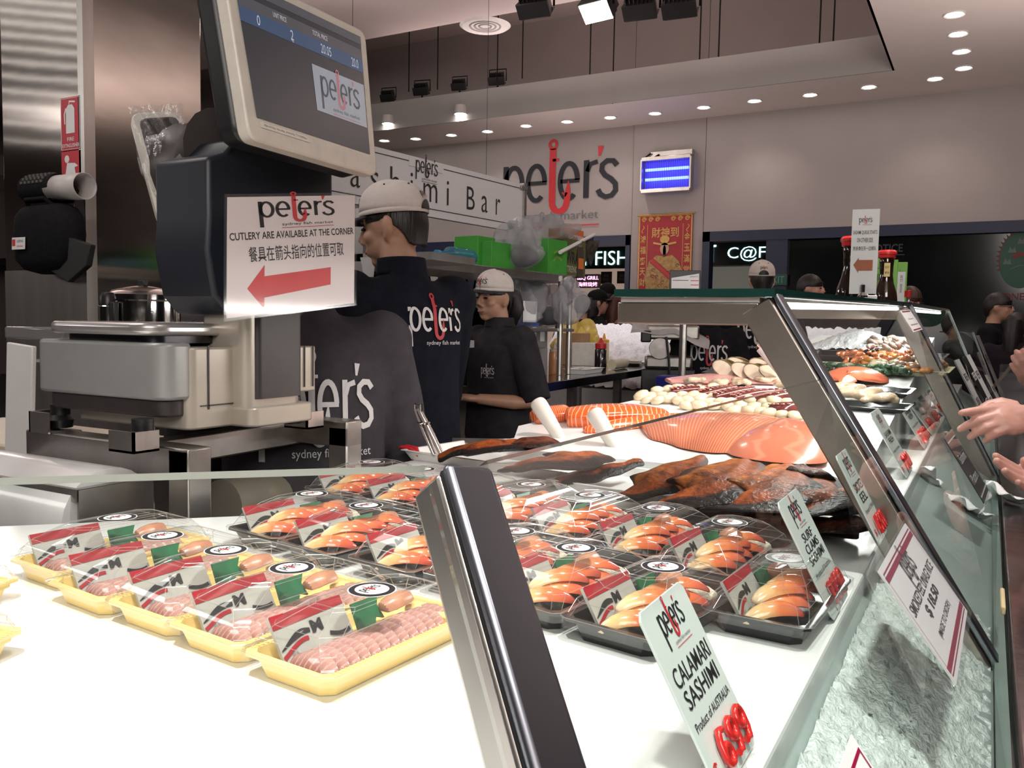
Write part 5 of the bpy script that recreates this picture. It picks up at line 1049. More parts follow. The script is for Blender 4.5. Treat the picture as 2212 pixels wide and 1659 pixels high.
# lean the screen top back a little
cr[0].x -= .04; cr[1].x -= .04
for i_, (x, y) in ((0, (478, -85)), (1, (790, 68))): cr[i_] = at(x, y, x=cr[i_].x)
ctr = sum(cr, Vector())/4; X_ = (cr[1]+cr[2]-cr[0]-cr[3])/2; U_ = (cr[0]+cr[1]-cr[2]-cr[3])/2
Fm_ = frame(ctr, X_, U_); Fi = Fm_.inverted(); L2 = [Fi @ p for p in cr]
def inset(k, kb=None):
    c_ = Vector((0, 0, 0)); return [Vector((p.x*(1-k), p.y*(1-k), 0)) for p in L2]
def rnd4(q, r, n=5):
    out_ = []; k = len(q)
    for i in range(k):
        a_, b_, c_ = q[i-1], q[i], q[(i+1) % k]; p0 = b_+(a_-b_).normalized()*r; p2 = b_+(c_-b_).normalized()*r
        out_ += [(p0*(1-u)**2+b_*2*u*(1-u)+p2*u*u) for u in [j/n for j in range(n+1)]]
    return [(p.x, p.y) for p in out_][::-1]
m = MB(I @ Fm_); m.prism(rnd4(L2, .022), -.028, 0); m.build('screen_bezel', CREAM, t, bevel=.004)
m = MB(I @ Fm_); bk_ = [p*1.0 for p in L2]; m.prism(rnd4([Vector((p.x*.97-.006, p.y*.97, 0)) for p in L2], .03), -.075, -.028); m.build('screen_back', BLACK, t, bevel=.01)
sc_ = [Vector((p.x*.885, p.y*.80+.012, 0)) for p in L2]
SCR = mat('screen_glass', (.012, .016, .022), .07, 0, .1, 3, emit=(.05, .075, .11), es=.12)
m = MB(I @ Fm_); m.add([(p.x, p.y, .0012) for p in sc_], [(3, 2, 1, 0)], 0)
def S(u, v): # u right, v up in 0..1 on the screen
    a_ = sc_[3].lerp(sc_[2], u); b_ = sc_[0].lerp(sc_[1], u); return a_.lerp(b_, v)
def sq(u0, v0, u1, v1, z, mi): m.add([(p.x, p.y, z) for p in (S(u0, v0), S(u1, v0), S(u1, v1), S(u0, v1))], [(0, 1, 2, 3)], mi)
sq(0, .80, 1, .885, .0016, 2); sq(0, .69, 1, .80, .0016, 1); sq(0, .93, 1, 1, .0016, 2)
sq(.52, .22, .99, .585, .0018, 3); sw = (S(1, .5)-S(0, .5)).length
M_ = T(S(.755, .41).x, S(.755, .41).y, .0022); m.logo(M_ @ T(0, .006, 0), sw*.36, 4, 5, ms=4)
for s_, u, v, w_, h_ in [('0', .13, .745, .018, .018), ('2', .38, .745, .018, .018), ('20.05', .66, .745, .07, .018), ('20.0', .92, .745, .05, .018), ('SISKA', .07, .965, .07, .014), ('UNIT PRICE', .30, .845, .08, .009), ('TOTAL PRICE', .62, .845, .10, .009), ('kg', .38, .705, .012, .007)]:
    p = S(u, v); m.text(s_, T(p.x, p.y, .0024), (sw*w_*1.3, h_), 6)
m.build('screen', [SCR, mat('screen_blue', (.02, .05, .12), .2, emit=(.05, .13, .28), es=.25), mat('screen_grey', (.05, .05, .06), .2, emit=(.14, .16, .20), es=.2), mat('screen_pale', (.2, .22, .25), .2, emit=(.30, .34, .40), es=.45), mat('screen_letters', (.05, .06, .07), .3, emit=(.06, .07, .09), es=.5), mat('screen_red', (.3, .1, .12), .3, emit=(.34, .14, .17), es=.6), mat('screen_figures', (.4, .42, .45), .3, emit=(.4, .42, .46), es=.6)], t, smooth=0)
m = MB(I @ Fm_); p0, p1 = sc_[3].lerp(sc_[2], .02), sc_[3].lerp(sc_[2], .42); dn = (L2[3]-L2[0]).normalized()*.014
m.add([(p.x, p.y, .001) for p in (p0+dn*1.1, p1+dn*1.1, p1+dn*.35, p0+dn*.35)], [(0, 1, 2, 3)], 0); pm_ = (p0+p1)/2+dn*.72; an = math.atan2((p1-p0).y, (p1-p0).x)
m.text('Max 6/15kg  Min 40g  e=d=2/5g  T=-9.999kg', T(pm_.x, pm_.y, .0014) @ RZ(an), ((p1-p0).length*.85, .0042), 1); m.build('rating_plate', [mat('plate_cream', (.72, .69, .62), .3), GREYINK], t, smooth=0)
# operator screen on its arm, wrapped in cling film
yo = y0+.02; pts = [(285, 262), (345, 252), (440, 440), (432, 486), (348, 484), (322, 470)]
q = [at(x, y, x=XS-.34) for x, y in pts]
A_, B_, C_, D_ = at(286, 264, d=1.72), at(372, 246, d=1.76), at(450, 488, d=1.75), at(332, 484, d=1.70)
cc = (A_+B_+C_+D_)/4; Xo = (B_+C_-A_-D_)/2; Uo = (A_+B_-C_-D_)/2; Xo = Xo-Uo.normalized()*Xo.dot(Uo.normalized()); Mo = frame(cc, Xo, Uo); W_, H_ = Xo.length, Uo.length
m = MB(I @ Mo); m.prism(rnd4([Vector((-W_/2, H_/2, 0)), Vector((W_/2, H_/2, 0)), Vector((W_/2, -H_/2, 0)), Vector((-W_/2, -H_/2, 0))], .02), -.0, .028, 0); m.build('operator_screen', CREAM, t, bevel=.004)
m = MB(I @ Mo); m.prism(rnd4([Vector((-W_*.36, H_*.44, 0)), Vector((W_*.46, H_*.44, 0)), Vector((W_*.46, -H_*.42, 0)), Vector((-W_*.36, -H_*.42, 0))], .015), -.02, .033, 0); m.build('operator_back', mat('dark_brown_plastic', (.03, .022, .020), .35), t, bevel=.004)
pA = cc+Vector((.05, .02, -.0)); pB = at(480, 330, x=XS-.07); m = MB(I); m.tube([pA, pA.lerp(pB, .4), pB], [.085, .060, .075], 18, flat=1.15); m.build('arm', mat('dark_arm', (.05, .042, .04), .35), t, smooth=60)
m = MB(I @ Mo); random.seed(8)
m.grid(lambda u, v: Vector(((u-.5)*W_*1.12+.006*math.sin(9*v+5*u), (v-.5)*H_*1.06, .042+.014*math.sin(17*u+9*v)*math.sin(6*v)+random.uniform(-.003, .003))), 26, 34); m.build('cling_wrap', FILM, t, smooth=80)
for k in range(3):
    random.seed(30+k); P0 = [Vector((random.uniform(-.4, .1)*W_, (.25-.5*j/9)*H_+random.uniform(-.02, .02), .055+random.uniform(0, .02))) for j in range(9)]
    m = MB(I @ Mo); m.tube(smooth_path(P0, 4), [random.uniform(.004, .009) for _ in range(33)], 7, flat=.5); m.build('film_twist', FILM, t, smooth=80)
m = MB(I); pC = at(400, 268, x=XS-.30); pD = at(478, 320, x=XS-.05)
m.grid(lambda u, v: pC.lerp(pD, u)+Vector((0.02*math.sin(7*v+3*u), 0, -.10*v+.012*math.sin(11*u+6*v))), 20, 16); m.build('cling_wrap', FILM, t, smooth=80)
for px, py in [(300, 890), (130, 865)]: p = at(px, py, y=y0+.05) if px < 200 else sx(px, py)+Vector((-.03, .03, 0)); MB(I).lathe([(.022, -.045), (.026, -.03), (.018, -.02), (.018, .0)], 14, Mt=T(p.x, p.y, zb-.004)).build('foot', BLACK, t)
p = sx(668, 878)+Vector((-.03, -.02, 0)); MB(I).lathe([(.022, -.04), (.026, -.03), (.018, -.02), (.018, .015)], 14, Mt=T(p.x, p.y, zb-.004)).build('foot', BLACK, t)
# laminated notice hanging on the scale neck
q = [at(x, y, x=XS+.075) for x, y in [(489, 424), (768, 420), (766, 656), (487, 690)]]
cc = sum(q, Vector())/4; X_ = (q[1]+q[2]-q[0]-q[3])/2; U_ = (q[0]+q[1]-q[2]-q[3])/2; Mn = frame(cc, X_, U_); W_, H_ = X_.length, U_.length
nt = thing('laminated_notice', 'laminated paper notice with red arrow about cutlery, fixed below the scale screen', 'notice', cc); In = T(-cc)
PINKP = mat('pinkish_paper', (.78, .72, .72), .5, 0, .01, 10); Ni = Mn.inverted(); l4 = [Ni @ p for p in q]
m = MB(In @ Mn); m.prism([(p.x*.985, p.y*.985) for p in l4][::-1], -.0006, .0006); m.build('sheet', PINKP, nt, smooth=0)
m = MB(In @ Mn); m.prism([(p.x*1.02, p.y*1.035) for p in l4][::-1], -.0016, -.0010); m.add([(p.x*1.02, p.y*1.035, .0022) for p in l4], [(3, 2, 1, 0)]); m.build('laminate', clear('laminate_film', (.98, .98, .98), .7, .10, .02, .02), nt, smooth=0)
def NU(u, v): return l4[3].lerp(l4[2], u).lerp(l4[0].lerp(l4[1], u), v)
m = MB(In @ Mn @ T(0, 0, .0010)); sh_ = lambda v: math.atan2((NU(1, v)-NU(0, v)).y, (NU(1, v)-NU(0, v)).x)
p = NU(.51, .885); m.logo(T(p.x, p.y, 0) @ RZ(sh_(.9)) @ Matrix.Diagonal((1, .40, 1, 1)), W_*.60, 0, 1)
for s_, u, v, w_, h_, b_ in [('CUTLERY ARE AVAILABLE AT THE CORNER', .5, .67, .96, .06, .012), ('餐具在箭头指向的位置可取', .52, .515, .74, .125, .004)]: p = NU(u, v); m.text(s_, T(p.x, p.y, 0) @ RZ(sh_(v)), (W_*w_, H_*h_), 0, b_)
ar = [(.14, .235), (.26, .42), (.26, .325), (.78, .355), (.78, .20), (.26, .145), (.26, .05)]
m.add([tuple(NU(u, v)) for u, v in ar], [(0, 2, 5), (0, 1, 2), (0, 5, 6), (2, 3, 4), (2, 4, 5)][::1], 1)
m.build('print', [INK, mat('arrow_red', (.58, .045, .05), .5)], nt, smooth=0)
# stand: square tubes
st = thing('scale_stand', 'welded square tube steel stand under the weighing scale', 'stand', (XS, (y0+y1)/2, .05)); so = T(-XS, -(y0+y1)/2, -.05)
z1 = zb-.055; lg = sx(430, 1000)
def beam3(name, a_, b_, w_=.05, h_=.055): m = MB(so); d_ = (b_-a_); m.M = so @ T((a_+b_)/2) @ d_.to_track_quat('X', 'Z').to_matrix().to_4x4(); m.box((0, 0, 0), (d_.length, w_, h_)); return m.build(name, STEELD, st, bevel=.003)
xb_ = at(95, 905, y=y0+.03).x
ya_, yb2 = y0+.03, y1+.05
beam3('cross_tube', Vector((xb_-.02, ya_, z1-.025)), Vector((XS+.055, ya_, z1-.025))); beam3('cross_tube', Vector((xb_-.02, yb2, z1-.015)), Vector((XS+.055, yb2, z1-.015)))
beam3('long_tube', Vector((XS-.10, ya_, z1-.025)), Vector((XS-.10, yb2, z1-.02)), .04, .05)
for yy in (ya_, yb2): beam3('leg', Vector((XS+.03, yy, z1-.05)), Vector((XS+.03, yy, HC-.36)), .05, .05) if False else MB(so).bb((XS+.005, yy-.025, .05), (XS+.055, yy+.025, z1)).build('leg', STEEL, st, bevel=.003)
for xx in (xb_+.02,): MB(so).bb((xx-.025, ya_-.0, .05), (xx+.025, ya_+.05, z1)).build('leg', STEELD, st, bevel=.003)
for px in ((300, 925), (668, 880)): p = sx(*px); MB(so).bb((p.x-.05, p.y-.02, z1), (p.x+.012, p.y+.03, z1+.004)).bb((p.x+.008, p.y-.02, z1), (p.x+.012, p.y+.03, z1+.035)).bb((p.x-.05, p.y-.02, z1), (p.x+.012, p.y-.016, z1+.035)).build('foot_cup', STEEL, st)
p = at(95, 895, y=ya_); MB(so).bb((xb_, ya_-.03, z1), (xb_+.06, ya_-.026, z1+.04)).bb((xb_, ya_-.03, z1), (xb_+.004, ya_+.03, z1+.04)).build('foot_cup', STEEL, st)
bq = [at(x, y, y=ya_-.04) for x, y in [(30, 970), (310, 1035), (290, 1012)]]
m = MB(so); m.bb((bq[0].x, ya_-.16, bq[1].z-.02), (bq[1].x, ya_-.02, bq[1].z+.0)).bb((bq[0].x, ya_-.16, bq[1].z-.30), (bq[0].x+.004, ya_-.02, bq[1].z)).bb((bq[1].x-.004, ya_-.16, bq[1].z-.30), (bq[1].x, ya_-.02, bq[1].z)); m.build('paper_bracket', STEELD, st)
# roll of bags under the stand
p = at(150, 1105, y=ya_-.09)
MB().tube([(bq[0].x+.01, ya_-.09, p.z), (bq[1].x-.02, ya_-.09, p.z)], .088, 26).tube([(bq[0].x+.0, ya_-.09, p.z), (bq[0].x-.02, ya_-.09, p.z)], .02, 12).build('bag_roll', mat('white_film_roll', (.74, .73, .73), .3, 0, .12, 8, .15, 12, coat=.4), label='fat roll of white plastic bags hanging under the scale stand', cat='roll', smooth=60)
p = at(560, 1075, x=XS-.14); MB().tube([p+Vector((0, -.10, 0)), p+Vector((0, .16, 0))], .055, 24).build('paper_roll', mat('brownish_roll', (.30, .25, .19), .6, 0, .06, 20), label='beige paper roll lying low behind the scale stand leg', cat='roll', smooth=60)
MB().tube([at(560, 960, x=XS-.2), at(640, 1010, x=XS-.2), at(720, 1080, x=XS-.18)], .010, 8).build('black_hose', BLACK, label='black hose hanging between the legs of the scale stand', cat='hose', smooth=60)
# cutting board table and white board behind the scale at the left
p = at(100, 935, y=y0+.45); q = at(0, 905, y=y0+.45)
MB().bb((-2.7, y0+.26, p.z-.03), (XS-.34, y0+.60, p.z)).build('cutting_board', mat('cream_board', (.62, .54, .42), .4), label='thick cream cutting board behind the weighing scale', cat='cutting board', bevel=.006)
MB().bb((-2.7, y0+.26, 0), (-2.65, y0+.60, p.z-.031)).bb((XS-.41, y0+.26, 0), (XS-.36, y0+.60, p.z-.031)).bb((-2.7, y0+.26, p.z-.08), (XS-.36, y0+.60, p.z-.0305)).build('prep_table', STEELD, label='dark steel table under the cream cutting board', cat='table')
a_ = at(20, 765, y=y0+.25); b_ = at(68, 1000, y=y0+.25)
MB().box(((a_.x+b_.x)/2, y0+.25, (a_.z+b_.z)/2), (abs(b_.x-a_.x)*1.3, .012, (a_.z-b_.z)*1.2), rot=RY(R(4))).build('white_board', WHITE, label='upright white plastic board left of the weighing scale', cat='board', bevel=.003)
# pot and flask on a bench by the column
p = at(310, 690, d=2.9); zp = p.z
MB().bb((p.x-.5, p.y-.16, 0), (p.x+.25, p.y+.35, zp-.1505)).build('side_bench', STEELD, label='low steel bench carrying the polished pot beside the column', cat='bench', bevel=.004)
t = thing('steel_pot', 'polished round steel pot with lid standing behind the scale platter', 'pot', (p.x, p.y, zp-.15)); r_ = at(384, 680, d=2.9)-at(234, 680, d=2.9); r_ = r_.length/2
MB().lathe([(.0001, 0), (r_*.96, 0), (r_, .02), (r_, .21), (r_*1.03, .215), (r_*1.03, .222), (r_*.95, .226)], 36).build('body', CHROME, t)
MB().lathe([(r_*1.03, .222), (r_*1.03, .232), (r_*.9, .245), (r_*.3, .262), (.0001, .264)], 36).build('lid', CHROME, t); MB().box((0, 0, .272), (.03, .02, .018)).build('lid_knob', BLACK, t, bevel=.003)
MB().box((.02, -r_-.012, .16), (.035, .02, .09)).build('handle', BLACK, t, bevel=.004)
q = at(235, 690, d=2.8); t = thing('flask', 'small steel flask with black top left of the pot', 'flask', (q.x, q.y, zp-.15)); MB().lathe([(.0001, 0), (.032, 0), (.032, .19), (.028, .195)], 18).build('body', CHROME, t); MB().lathe([(.030, .195), (.030, .22), (.022, .235), (.0001, .238)], 16).build('cap', BLACK, t)
# ------------------------------------------------------------------ things mounted on the column (its near face)
yc = c0.y
A_, B_ = at(133, 214, y=yc), at(177, 322, y=yc); C_ = at(177, 382, y=yc)
t = thing('extinguisher_sign', 'tall red fire extinguisher sign stuck on the steel column', 'sign', ((A_.x+B_.x)/2, yc-.004, (A_.z+B_.z)/2)); W_, H_ = B_.x-A_.x, A_.z-B_.z; SR = mat('sign_red', (.52, .012, .03), .35)
m = MB(RX(R(90))); m.box((0, 0, 0), (W_, H_, .004), 0); F5 = T(0, 0, .003); rect(m, -W_*.47, -H_*.48, W_*.47, H_*.48, .004, F5, 1)
m.poly([F5 @ Vector(p) for p in [(-W_*.22, -H_*.18, 0), (W_*.22, -H_*.18, 0), (W_*.22, H_*.28, 0), (W_*.1, H_*.36, 0), (-W_*.1, H_*.36, 0), (-W_*.22, H_*.28, 0)]], 1); m.ribbon([(-W_*.05, H_*.37), (-W_*.05, H_*.42), (W_*.25, H_*.40)], .008, F5, 1); m.ribbon([(-W_*.22, H_*.30), (-W_*.30, H_*.18), (-W_*.28, 0)], .008, F5, 1)
m.text('FIRE', F5 @ T(0, -H_*.29, 0), (W_*.35, H_*.07), 1, .01); m.text('EXTINGUISHER', F5 @ T(0, -H_*.41, 0), (W_*.88, H_*.07), 1, .01); m.build('panel', [SR, WHITE], t, smooth=0)
H2 = B_.z-C_.z; t = thing('extinguisher_guide', 'lower red panel with a white figure using an extinguisher', 'sign', ((A_.x+B_.x)/2, yc-.004, (B_.z+C_.z)/2-.004)); m = MB(RX(R(90))); m.box((0, 0, 0), (W_, H2, .004), 0)
m.poly([F5 @ Vector((-.03+.018*math.cos(k*.5), H2*.22+.018*math.sin(k*.5), 0)) for k in range(13)], 1); m.poly([F5 @ Vector(p) for p in [(-W_*.32, -H2*.45, 0), (W_*.25, -H2*.45, 0), (W_*.18, -H2*.1, 0), (W_*.36, -H2*.06, 0), (W_*.2, H2*.05, 0), (-W_*.2, H2*.08, 0)]], 1); m.build('panel', [SR, WHITE], t, smooth=0)
A_, B_ = at(55, 380, y=yc-.10), at(178, 428, y=yc-.10); cz = (A_.z+B_.z)/2
t = thing('cable_holder', 'black slotted tube holder with a white roll sticking out, on the steel column', 'holder', ((A_.x+B_.x)/2, yc-.08, cz)); hw = (B_.x-A_.x)/2; r_ = (A_.z-B_.z)/2
MB(RX(R(0))).tube([(-hw, 0, 0), (0.02, 0, 0)], r_, 22).build('sleeve', BLACKM, t, smooth=60)
m = MB()
for i in range(6):
    for j in range(7): a_ = R(200+j*18); m.box((-hw+.035+i*.030, r_*math.cos(a_)*1.003, -r_*math.sin(a_)*1.003+0), (.016, .010, .012), rot=RX(0))
m.build('slots', mat('slot_grey', (.10, .095, .09), .6), t, smooth=0)
m = MB(); m.tube([(-.02, -.006, -.004), (hw*1.0, -.006, -.008)], [r_*.86, r_*.92], 22, cap=False); m.build('paper_roll', mat('white_roll', (.62, .57, .55), .4), t, smooth=60, solid=.004)
MB().bb((-.03, .02, -.36), (.09, .075, -.01)).build('bracket', BLACK, t, bevel=.004)
A_, B_ = at(25, 446, y=yc-.12), at(165, 600, y=yc-.12)
t = thing('defibrillator_case', 'black padded defibrillator case hanging on the steel column', 'case', ((A_.x+B_.x)/2, yc-.09, (A_.z+B_.z)/2)); W_, H_ = B_.x-A_.x, A_.z-B_.z
m = MB()
for z_, hw_, hd in [(-.5, .10, .02), (-.42, .30, .05), (-.30, .46, .07), (.1, .50, .085), (.36, .46, .08), (.47, .36, .06), (.5, .25, .04)]: pass
rings = [[(W_*hx*math.cos(2*math.pi*k/24)*abs(math.cos(2*math.pi*k/24))**-.35 if abs(math.cos(2*math.pi*k/24)) > .05 else 0, hd*math.sin(2*math.pi*k/24), H_*z_) for k in range(24)] for z_, hx, hd in [(-.44, .12, .02), (-.38, .34, .06), (-.25, .44, .085), (.1, .47, .09), (.34, .44, .085), (.45, .36, .07), (.5, .24, .03)]]
v = [p for r in rings for p in r]; m.add(v, [(i*24+j, i*24+(j+1) % 24, i*24+24+(j+1) % 24, i*24+24+j) for i in range(6) for j in range(24)]+[tuple(range(23, -1, -1)), tuple(range(6*24, 7*24))]); m.build('body', BLACKM, t, smooth=60)
MB(T(W_*.34, -.02, -H_*.30) @ RX(R(90))).prism([(-W_*.42, H_*.02), (-W_*.0, H_*.36), (W_*.40, H_*.22), (W_*.34, -H_*.05), (W_*.06, -H_*.26)], -.01, .02).build('flap', mat('flap_black', (.016, .015, .015), .5), t, bevel=.004)
MB().tube([(-W_*.24, -.02, H_*.47), (-W_*.2, -.05, H_*.56), (W_*.1, -.05, H_*.56), (W_*.14, -.02, H_*.47)], .010, 8).build('handle', BLACKM, t)
m = MB(T(-W_*.17, -.096, -H_*.04) @ RX(R(88))); m.box((0, 0, 0), (.10, .055, .002), 0); m.box((-.035, .004, .0015), (.022, .03, .001), 1); m.text('LIFEPAK', T(.014, .010, .0018), (.05, .012), 2); m.text('defibrillator', T(.014, -.012, .0018), (.05, .008), 1); m.build('name_label', [WHITE, RED, GREYINK], t, smooth=0)
# plastic tray edge left of the scale
p = at(75, 720, y=y0+.10); MB().box((p.x, y0+.22, p.z), (.20, .25, .025)).build('clear_dish', clear('clear_dish', (.8, .8, .8), 1., .05, .1, .25, (.4, .4, .4)), label='clear plastic dish lying left of the scale platter', cat='dish', bevel=.004)
# order screen on a pole further back, seen over the glass shelf
q = at(1480, 605, d=4.6); w_ = .165; h2 = .105
t = thing('order_screen', 'dark framed screen with a white order sheet seen over the glass shelf corner', 'screen', (q.x, q.y, 0), R(22))
MB(T(0, 0, q.z) @ RX(R(82))).box((0, 0, 0), (w_, h2, .012)).build('frame', BLACK, t, bevel=.003); m = MB(T(0, -.008, q.z) @ RX(R(82))); m.add([(-w_*.44, -h2*.44, 0), (w_*.44, -h2*.44, 0), (w_*.44, h2*.34, 0), (-w_*.44, h2*.10, 0)], [(0, 1, 2, 3)], 0); m.text("peter's", T(w_*.28, h2*.18, .0006), (w_*.24, h2*.10), 2)
m.box((w_*.30, -h2*.03, .0005), (w_*.26, h2*.04, .0003), 1); m.box((w_*.30, -h2*.25, .0005), (w_*.26, h2*.04, .0003), 1); m.box((-w_*.15, -h2*.02, .0005), (w_*.5, h2*.03, .0003), 2); m.build('order_sheet', [PAPER, RED, INK], t, smooth=0)
MB().box((-.03, -.02, q.z-h2*.58), (w_*1.0, .10, .02)).build('base', STEELD, t, bevel=.003); MB().tube([(0, .02, 0), (0, .02, q.z-h2*.5)], .02, 12).build('pole', STEELD, t)
# ------------------------------------------------------------------ people
from mathutils.bvhtree import BVHTree
SKIN = mat('skin', (.50, .285, .195), .5, 0, .05, 30, sss=.08); SKIN2 = mat('skin_tan', (.44, .235, .155), .5, 0, .05, 30, sss=.08); SKINP = mat('skin_pink', (.60, .31, .25), .45, 0, .07, 30, sss=.1)
HAIR = mat('black_hair', (.010, .008, .007), .45, 0, .4, 90, .3, 120, stretch=(1, 1, .1)); HAIRB = mat('brown_hair', (.055, .022, .012), .5, 0, .3, 90)
NAVYJ = mat('navy_fleece', (.0075, .0085, .014), .9, 0, .25, 25, .15, 60); GREYJ = mat('charcoal_jacket', (.026, .024, .027), .85, 0, .2, 20, .15, 50); DARKJ = mat('dark_coat', (.010, .010, .013), .85, 0, .25, 20, .1, 40)
CAPW = mat('white_cap_cloth', (.66, .60, .56), .8, 0, .04, 40, .08, 120); JEANS = mat('dark_jeans', (.012, .018, .036), .85, 0, .2, 60); SHIRTW = mat('shirt_print_white', (.60, .58, .58), .6); SHIRTR = mat('shirt_print_red', (.42, .030, .045), .6)
EYEK = mat('eye_dark', (.012, .008, .006), .2); LIPM = mat('lips', (.34, .12, .10), .45)
def add_head(m, H):
    o = m.M; m.M = o @ H
    m.ball((0, -.012, .018), (.076, .096, .098), 22); m.ball((0, .020, -.045), (.060, .072, .066), 18); m.ball((0, .060, -.092), (.026, .024, .022), 12)
    m.tube([(0, .086, .018), (0, .103, -.010), (0, .110, -.030)], [.009, .011, .013], 8); m.ball((.012, .098, -.032), (.010, .011, .009), 8); m.ball((-.012, .098, -.032), (.010, .011, .009), 8)
    m.ball((0, .072, .030), (.054, .018, .012), 12); m.ball((0, .086, -.058), (.026, .012, .007), 10); m.ball((0, .084, -.069), (.022, .012, .008), 10)
    for s_ in (-1, 1): m.ball((s_*.036, .058, -.022), (.028, .026, .024), 10); m.ball((s_*.077, -.012, -.006), (.011, .022, .034), 10, rot=RZ(s_*.35)); m.ball((s_*.074, -.006, -.034), (.008, .012, .014), 8)
    m.M = o
def add_hand(m, M_, left=False, curl=(.25, .3, .35, .4), spread=.10, thumb=.5, bend=None):
    o = m.M; m.M = o @ M_ @ (Matrix.Diagonal((1, -1, 1, 1)) if left else Matrix())
    m.tube([(-.05, 0, 0), (0, 0, 0), (.03, 0, 0), (.08, 0, 0)], [.027, .028, .034, .030], 12, flat=.62); m.ball((.050, 0, 0), (.052, .045, .020), 14); m.ball((.030, .024, -.007), (.034, .020, .016), 10)
    for k, (y, L_, r) in enumerate([(.029, .072, .0112), (.0095, .079, .0116), (-.0095, .073, .0112), (-.027, .057, .0100)]):
        p = Vector((.086-(.004 if k in (0, 2) else (.012 if k == 3 else 0)), y, .002)); a_ = 0; P = [p-Vector((.022, 0, 0)), p]; sp = spread*(1.5-k)
        for j, f_ in enumerate((.45, .32, .23)): a_ += curl[k]*(.7 if j == 0 else 1.0); d_ = Vector((math.cos(a_)*math.cos(sp), math.sin(sp)*math.cos(a_), -math.sin(a_))); p = p+d_*L_*f_; P.append(p)
        m.tube(P, [r*1.15, r*1.12, r*1.02, r*.92, r*.78], 9); m.ball(P[-1], r*.80, 8); m.ball(P[2], r*1.06, 8)
    P = [Vector((.014, .026, -.004)), Vector((.040, .048, -.010)), Vector((.066, .060-.02*thumb, -.016)), Vector((.088, .062-.035*thumb, -.020))]
    m.tube(P, [.017, .0155, .0135, .0105], 9); m.ball(P[-1], .0108, 8); m.M = o
def lm(P, r, m, n=14):
    m.tube(P, r, n)
    for p, q in zip(P[1:-1], r[1:-1]): m.ball(p, q, 10)
def ringloft(m, rings, n=28):
    """torso of stacked ovals: (z, half width, half depth, y shift[, x shift])"""
    v = [(rg[1]*math.copysign(abs(math.cos(2*math.pi*k/n))**.8, math.cos(2*math.pi*k/n))+(rg[4] if len(rg) > 4 else 0), rg[2]*math.copysign(abs(math.sin(2*math.pi*k/n))**.85, math.sin(2*math.pi*k/n))+rg[3], rg[0]) for rg in rings for k in range(n)]
    f = [(i*n+j, i*n+(j+1) % n, i*n+n+(j+1) % n, i*n+n+j) for i in range(len(rings)-1) for j in range(n)]+[tuple(range(n-1, -1, -1)), tuple(range((len(rings)-1)*n, len(rings)*n))]
    m.add(v, f)
